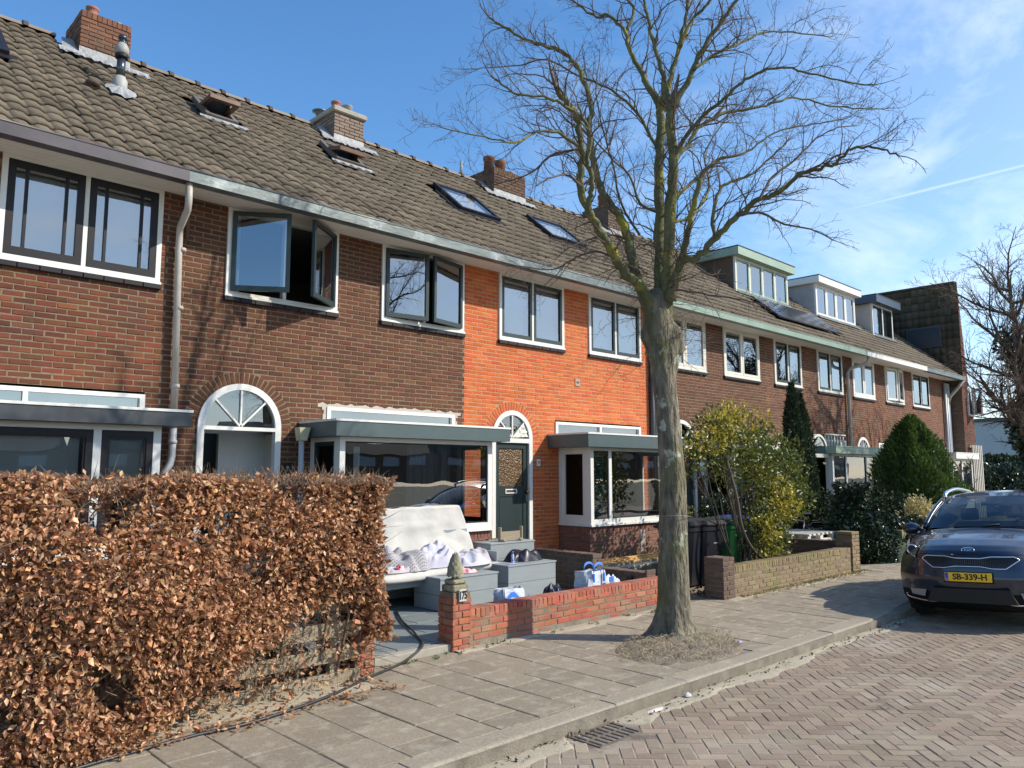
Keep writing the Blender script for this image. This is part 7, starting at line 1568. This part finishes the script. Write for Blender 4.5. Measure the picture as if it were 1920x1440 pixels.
# ---------------------------------------------------------------- the parked car
car = thing('parked_car', (10.95, 3.12, -.1), 'dark blue car parked facing the camera at the right edge, yellow plate SB-339-H', 'car')
paint = mat('car_paint', (.009,.016,.036), (.010,.018,.040), .30, 3, metal=.35, coat=1.0, spec=.6)
clad = mat('car_cladding', (.008,.008,.010), rough=.75, spec=.2); chrome = mat('car_chrome', (.75,.76,.78), rough=.15, metal=1.0)
cglass = glass_mat('car_glass', tint=(.10,.13,.13), ior=1.6, base=.02)
CX, CY, CZ = 10.95, 3.12, -.10
# profile stations: x behind the nose, z, half width, setback at the side, drop at the side
ST = [(.30,.20,.78,.30,.0),(.12,.27,.84,.34,.0),(.05,.36,.88,.38,.0),(.03,.50,.90,.42,.0),(.0,.62,.905,.44,.0),(.02,.74,.90,.46,.0),(.05,.86,.88,.50,.0),(.11,.955,.86,.55,.02),(.22,1.02,.84,.52,.05),(.45,1.09,.84,.40,.07),(.75,1.14,.84,.28,.075),(1.05,1.175,.83,.20,.07),(1.18,1.19,.82,.18,.06)]
WS = [(1.19,1.195,.76,.22,.02),(1.45,1.36,.72,.18,.03),(1.72,1.50,.67,.15,.035),(1.98,1.605,.62,.12,.04)]
RF = [(1.985,1.61,.63,.12,.04),(2.25,1.655,.63,.06,.045),(2.8,1.675,.63,.02,.05),(3.4,1.65,.62,.0,.05),(3.9,1.57,.60,.0,.05)]
def S_at(st, i, t):
    i = max(0, min(len(st)-1.0001, i)); k = int(i); f = i-k; a, b_ = st[k], st[k+1]; q = [a[j]*(1-f)+b_[j]*f for j in range(5)]
    return Vector((CX+q[0]+q[3]*abs(t)**3.2, CY+q[2]*t, CZ+q[1]-q[4]*abs(t)**2.5))
def surf(st, m, name, t0=-1, t1=1, nt=36, sub=4, i0=0, i1=None, par=car, off=0.0, smooth=True):
    i1 = len(st)-1 if i1 is None else i1; rows = int((i1-i0)*sub); b = MB(); vs = [S_at(st, i0+(i1-i0)*r_/rows, t0+(t1-t0)*c_/nt) for r_ in range(rows+1) for c_ in range(nt+1)]
    if off: vs = [v+Vector((-off, 0, off*.3)) for v in vs]
    b.add(vs, [(r_*(nt+1)+c_, (r_+1)*(nt+1)+c_, (r_+1)*(nt+1)+c_+1, r_*(nt+1)+c_+1) for r_ in range(rows) for c_ in range(nt)], .5); return obj(name, b, m, par, smooth)
surf(ST, paint, 'hood', i0=6.6, sub=5); surf(ST, paint, 'front_bumper', i0=2.6, i1=6.55, sub=5); surf(ST, clad, 'lower_bumper', i0=0, i1=2.6, sub=4)
surf(WS, cglass, 'windscreen', t0=-.97, t1=.97); surf(RF, paint, 'car_roof')
# sides: from the outer edge down to the sill, with wheel arches
for s_ in (1, -1):
    b = MB(); rows = [0,.3,.6,.8,1.0]; n = 60; vs = []
    for i in range(n+1):
        u = i/n; x = .46+u*3.75
        ztop = np.interp(x, [.46,.75,1.05,1.3,2.2,3.4,4.2], [.98,1.04,1.07,1.10,1.12,1.14,1.10])
        arch = 0
        for wx in (.98, 3.62):
            if abs(x-wx) < .38: arch = max(arch, math.sqrt(.38**2-(x-wx)**2)+.34)
        zb_ = max(.25, arch)
        for r_ in rows: 
            z = ztop*(1-r_)+zb_*r_; w_ = .90-.03*max(0, (z-.8)/.3)-.02*max(0, .45-z)/.2-(.07*max(0, (1-(x-.46)/.5)))
            vs.append((CX+x, CY+s_*w_, CZ+z))
    b.add(vs, [(i*5+k, (i+1)*5+k, (i+1)*5+k+1, i*5+k+1) for i in range(n) for k in range(4)], .5); obj('side_body', b, paint, car, True)
    b = MB(); n = 20; vs = []       # side glass
    for i in range(n+1):
        x = 1.25+(3.9-1.25)*i/n; zt2 = np.interp(x, [1.25,2.0,2.4,3.4,3.9], [1.17,1.56,1.60,1.58,1.46]); vs += [(CX+x, CY+s_*.85, CZ+1.11), (CX+x+.02, CY+s_*np.interp(x, [1.25,2.0,3.9],[.80,.68,.66]), CZ+zt2)]
    b.add(vs, [(2*i, 2*i+2, 2*i+3, 2*i+1) for i in range(n)], .5); obj('side_glass', b, cglass, car, True)
    pts = [S_at(WS, i*3/8, s_*1.0)+Vector((-.005, s_*.012, .008)) for i in range(9)]; obj('pillar', MB().tube(pts, .030, 8), paint, car, True); obj('pillar_trim', MB().tube([p+Vector((-.012, s_*.022, .012)) for p in pts[1:]], .009, 6), chrome, car, True)
    b = MB().tube(smooth_pts([(CX+2.02, CY+s_*.60, CZ+1.59),(CX+2.15, CY+s_*.60, CZ+1.665),(CX+2.8, CY+s_*.60, CZ+1.71),(CX+3.6, CY+s_*.58, CZ+1.66),(CX+3.8, CY+s_*.57, CZ+1.60)], 4), .028, 8); obj('roof_rail', b, chrome, car, True)
    mb_ = MB(); nn_ = 10; q = []
    for i in range(nn_+1):
        th_ = math.pi*i/nn_
        for k in range(12): ph_ = 2*math.pi*k/12; q.append((CX+1.52+.09*math.cos(th_)-.0, CY+s_*(.98+.13*math.sin(th_)*math.cos(ph_)), CZ+1.16+.09*math.sin(th_)*math.sin(ph_)))
    mb_.add(q, [(i*12+k, (i+1)*12+k, (i+1)*12+(k+1) % 12, i*12+(k+1) % 12) for i in range(nn_) for k in range(12)]); mb_.tube([(CX+1.5, CY+s_*.80, CZ+1.13), (CX+1.52, CY+s_*.93, CZ+1.13)], .025, 6); obj('mirror', mb_, paint, car, True)
    for wx in (.98, 3.62):
        w = MB().lathe((0,0,-.11), [(.20,0),(.30,0),(.33,.03),(.335,.11),(.33,.19),(.30,.22),(.20,.22)], 32); Mw = Matrix.Translation((CX+wx, CY+s_*.79, CZ+.335)) @ Matrix.Rotation(R(90), 4, 'X'); w.xform(Mw); w0 = obj('wheel', w, mat('tyre', (.02,.02,.02), rough=.85) if 'tyre' not in bpy.data.materials else bpy.data.materials['tyre'], car, True)
        w = MB().lathe((0,0,-.08*1), [(.02,0),(.2,0),(.205,.16),(.02,.16)], 24); w.xform(Mw); obj('rim', w, K['zinc'], w0)
    # headlight: clear lens over a bright bowl with a dark ring
    b = MB(); vs = []; n = 16
    def hl(u, v, o_=0.0):     # u along the lamp, v across
        i = 6.0+v*(1.75-.9*u)+u*.85; t = s_*(.72+.27*u); return S_at(ST, i, t)+Vector((-.012-o_, s_*.01, .006))
    vs = [hl(i/n, j/6) for i in range(n+1) for j in range(7)]; b.add(vs, [(i*7+j, (i+1)*7+j, (i+1)*7+j+1, i*7+j+1) for i in range(n) for j in range(6)], .5)
    lamp = obj('headlight', b, mat('lamp_bowl', (.20,.20,.19), (.34,.33,.31), .25, 30, metal=.6) if 'lamp_bowl' not in bpy.data.materials else bpy.data.materials['lamp_bowl'], car, True)
    c_ = hl(.38, .5, .01); ring = [c_+Vector((0, .058*math.cos(a), .058*math.sin(a))) for a in [k*math.pi/10 for k in range(21)]]; obj('lamp_ring', MB().tube(ring, .010, 6), chrome, lamp, True); obj('projector', MB().add([c_+Vector((-.004,0,0))]+[c_+Vector((-.002, .048*math.cos(a), .048*math.sin(a))) for a in [k*math.pi/10 for k in range(20)]], [(0, 1+k, 1+(k+1) % 20) for k in range(20)]), K['black'], lamp)
    out_ = [hl(i/n, 0) for i in range(n+1)]+[hl(1, j/6) for j in range(7)]+[hl(1-i/n, 1) for i in range(n+1)]; obj('lamp_edge', MB().tube(out_, .006, 5), chrome, lamp, True)
    # fog lamp with chrome blade below
    def fg(t, z): i = np.interp(z, [.2,.27,.36,.5], [0,1,2,3]); return S_at(ST, i, s_*t)+Vector((-.02, 0, 0))
    po = [fg(.58,.465), fg(.84,.450), fg(.82,.385), fg(.62,.375)]; b = MB().prism([p for p in po], (.05,0,0)); fo = obj('fog_light', b, mat('fog_lens', (.16,.16,.155), (.34,.34,.33), .25, 90) if 'fog_lens' not in bpy.data.materials else bpy.data.materials['fog_lens'], car)
    pts = [fg(.92,.385), fg(.90,.335), fg(.60,.315), fg(.46,.325), fg(.40,.36), fg(.30,.485)]; obj('bumper_blade', MB().tube(smooth_pts(pts, 5), .011, 6), chrome, car, True)
# lower black opening
b = MB().prism([(CX-.0, CY-.42, CZ+.50), (CX-.0, CY+.42, CZ+.50), (CX+.0, CY+.50, CZ+.33), (CX+.0, CY-.50, CZ+.33)], (.05,0,0)); obj('lower_grille', b, K['black'], car)
obj('underbody', MB().box(CX+.5, CY-.80, CZ+.18, CX+4.1, CY+.80, CZ+.5), clad, car)
# grille: outline with the pinched waist
GW = .545
def gz(t):   # (lower, upper) height of the grille at lateral position t
    a = abs(t); up = .872 if a < .14 else (.872+(a-.14)/.12*.022 if a < .26 else (.894 if a < .50 else .894-(a-.50)/.06*.04)); lo = .775 if a < .14 else (.775-(a-.14)/.12*.022 if a < .26 else (.753 if a < .40 else .753+(a-.40)/.145*.10)); return lo, up
def gp_(t, z, o_=.012): i = np.interp(z, [.62,.74,.86,.955], [4,5,6,7]); return S_at(ST, i, t/.89)+Vector((-o_, 0, 0))
b = MB(); n = 60; vs = []
for k in range(n+1):
    t = -GW+2*GW*k/n; lo, up = gz(t)
    for j in range(5): vs.append(gp_(t, lo+(up-lo)*j/4, .006))
b.add(vs, [(k*5+j, k*5+j+1, (k+1)*5+j+1, (k+1)*5+j) for k in range(n) for j in range(4)]); gr_o = obj('grille', b, K['black'], car)
up_ = [gp_(-GW+2*GW*k/n, gz(-GW+2*GW*k/n)[1]) for k in range(n+1)]; lo_ = [gp_(GW-2*GW*k/n, gz(GW-2*GW*k/n)[0]) for k in range(n+1)]; obj('grille_ring', MB().tube(up_+lo_+[up_[0]], .008, 6), chrome, gr_o, True)
mesh_b = MB()
for k in range(44): t = -.50+1.0*k/43; lo, up = gz(t); mesh_b.tube([gp_(t, lo+.01, .008), gp_(t, up-.01, .008)], .0025, 3)
obj('grille_mesh', mesh_b, mat('grille_mesh', (.05,.05,.06), rough=.3), gr_o)
# emblem
ec = S_at(ST, 7.25, 0)+Vector((-.014,0,.0)); ring = [ec+Vector((.012*math.sin(a), .072*math.cos(a), .030*math.sin(a))) for a in [k*math.pi/14 for k in range(29)]]; em = obj('emblem', MB().tube(ring, .005, 6), chrome, car, True)
text(em, 'KIA', .046, (ec.x-.008, ec.y, ec.z), chrome, (R(66), 0, R(-90)), sx=1.15, bold=.0016)
# number plate
px_ = CX-.055; pl2 = obj('number_plate', MB().cbox(px_, CY-.26, CZ+.595, px_+.012, CY+.26, CZ+.705, .003), mat('plate_yellow', (.85,.50,.01), rough=.35), car)
obj('plate_band', MB().box(px_-.0015, CY+.26-.045, CZ+.600, px_-.0001, CY+.255, CZ+.700), mat('plate_blue', (.02,.07,.45), rough=.35), pl2)
text(pl2, 'SB-339-H', .100, (px_-.002, CY-.022, CZ+.650), mat('plate_black', (.01,.01,.01), rough=.5), (R(90), 0, R(-90)), sx=.98, depth=.001, bold=.0032)
text(pl2, 'NL', .026, (px_-.003, CY+.233, CZ+.622), K['white'], (R(90), 0, R(-90)), depth=.0005)
obj('plate_holder', MB().box(px_+.0121, CY-.27, CZ+.58, CX+.04, CY+.27, CZ+.71), clad, car)
# cabin: dashboard, seats, steering wheel, rear window
obj('dashboard', MB().cbox(CX+1.28, CY-.70, CZ+.9, CX+1.75, CY+.70, CZ+1.12, .05), clad, car)
for s_ in (.38, -.38): obj('seat', MB().cbox(CX+2.35, CY+s_-.23, CZ+.5, CX+2.55, CY+s_+.23, CZ+1.22, .06).cbox(CX+2.42, CY+s_-.12, CZ+1.24, CX+2.52, CY+s_+.12, CZ+1.42, .03), clad, car)
obj('steering_wheel', MB().tube([(CX+1.85+.07*math.sin(a), CY-.38+.18*math.cos(a), CZ+1.10+.17*math.sin(a)) for a in [k*math.pi/12 for k in range(25)]], .013, 6), K['black'], car, True)
obj('mirror_inside', MB().cbox(CX+1.86, CY-.11, CZ+1.47, CX+1.89, CY+.11, CZ+1.53, .01), clad, car)
obj('cabin_floor', MB().box(CX+1.2, CY-.78, CZ+.45, CX+4.0, CY+.78, CZ+.55).box(CX+4.0, CY-.72, CZ+.5, CX+4.1, CY+.72, CZ+1.15), clad, car)
for s_ in (.1, -.45): obj('wiper', MB().tube([(CX+1.12, CY+s_+.3, CZ+1.20), (CX+1.20, CY+s_-.1, CZ+1.215), (CX+1.24, CY+s_-.3, CZ+1.235)], .008, 5), K['black'], car, True)

car.rotation_euler = (R(-2.6), 0, R(5))

# tufts of weed and moss along the walls and joints
weed = mat('weed', (.05,.08,.02), (.14,.18,.05), .7, 4, 3, .3, .3, trans=.2)
def tufts(name, n, fn, label):
    base = [fn() for _ in range(n)]; P = []; D = []
    for b_ in base:
        for _ in range(9): P.append((b_[0]+rt_.gauss(0,.018), b_[1]+rt_.gauss(0,.015), b_[2])); D.append((rt_.gauss(0,.6), rt_.gauss(0,.6), rt_.uniform(.2,1)))
    P = np.array(P); D = np.array(D); o = leaves(name, P, D, rg.normal(0,1,(len(P),3)), rg.uniform(.015,.05,len(P)), weed, None, NEED, .3, rg); o['kind'] = 'stuff'; o['label'] = label; o['category'] = 'weeds'
tufts('weeds', 90, lambda: (rt_.uniform(10.6, 15.2), 6.15-abs(rt_.gauss(0,.05)), .002), 'small green weeds along the foot of the brown brick wall')
tufts('weeds', 50, lambda: (rt_.uniform(1.4, 9.2), 6.36-abs(rt_.gauss(0,.06)), .002), 'small weeds along the hedge and red wall foot')
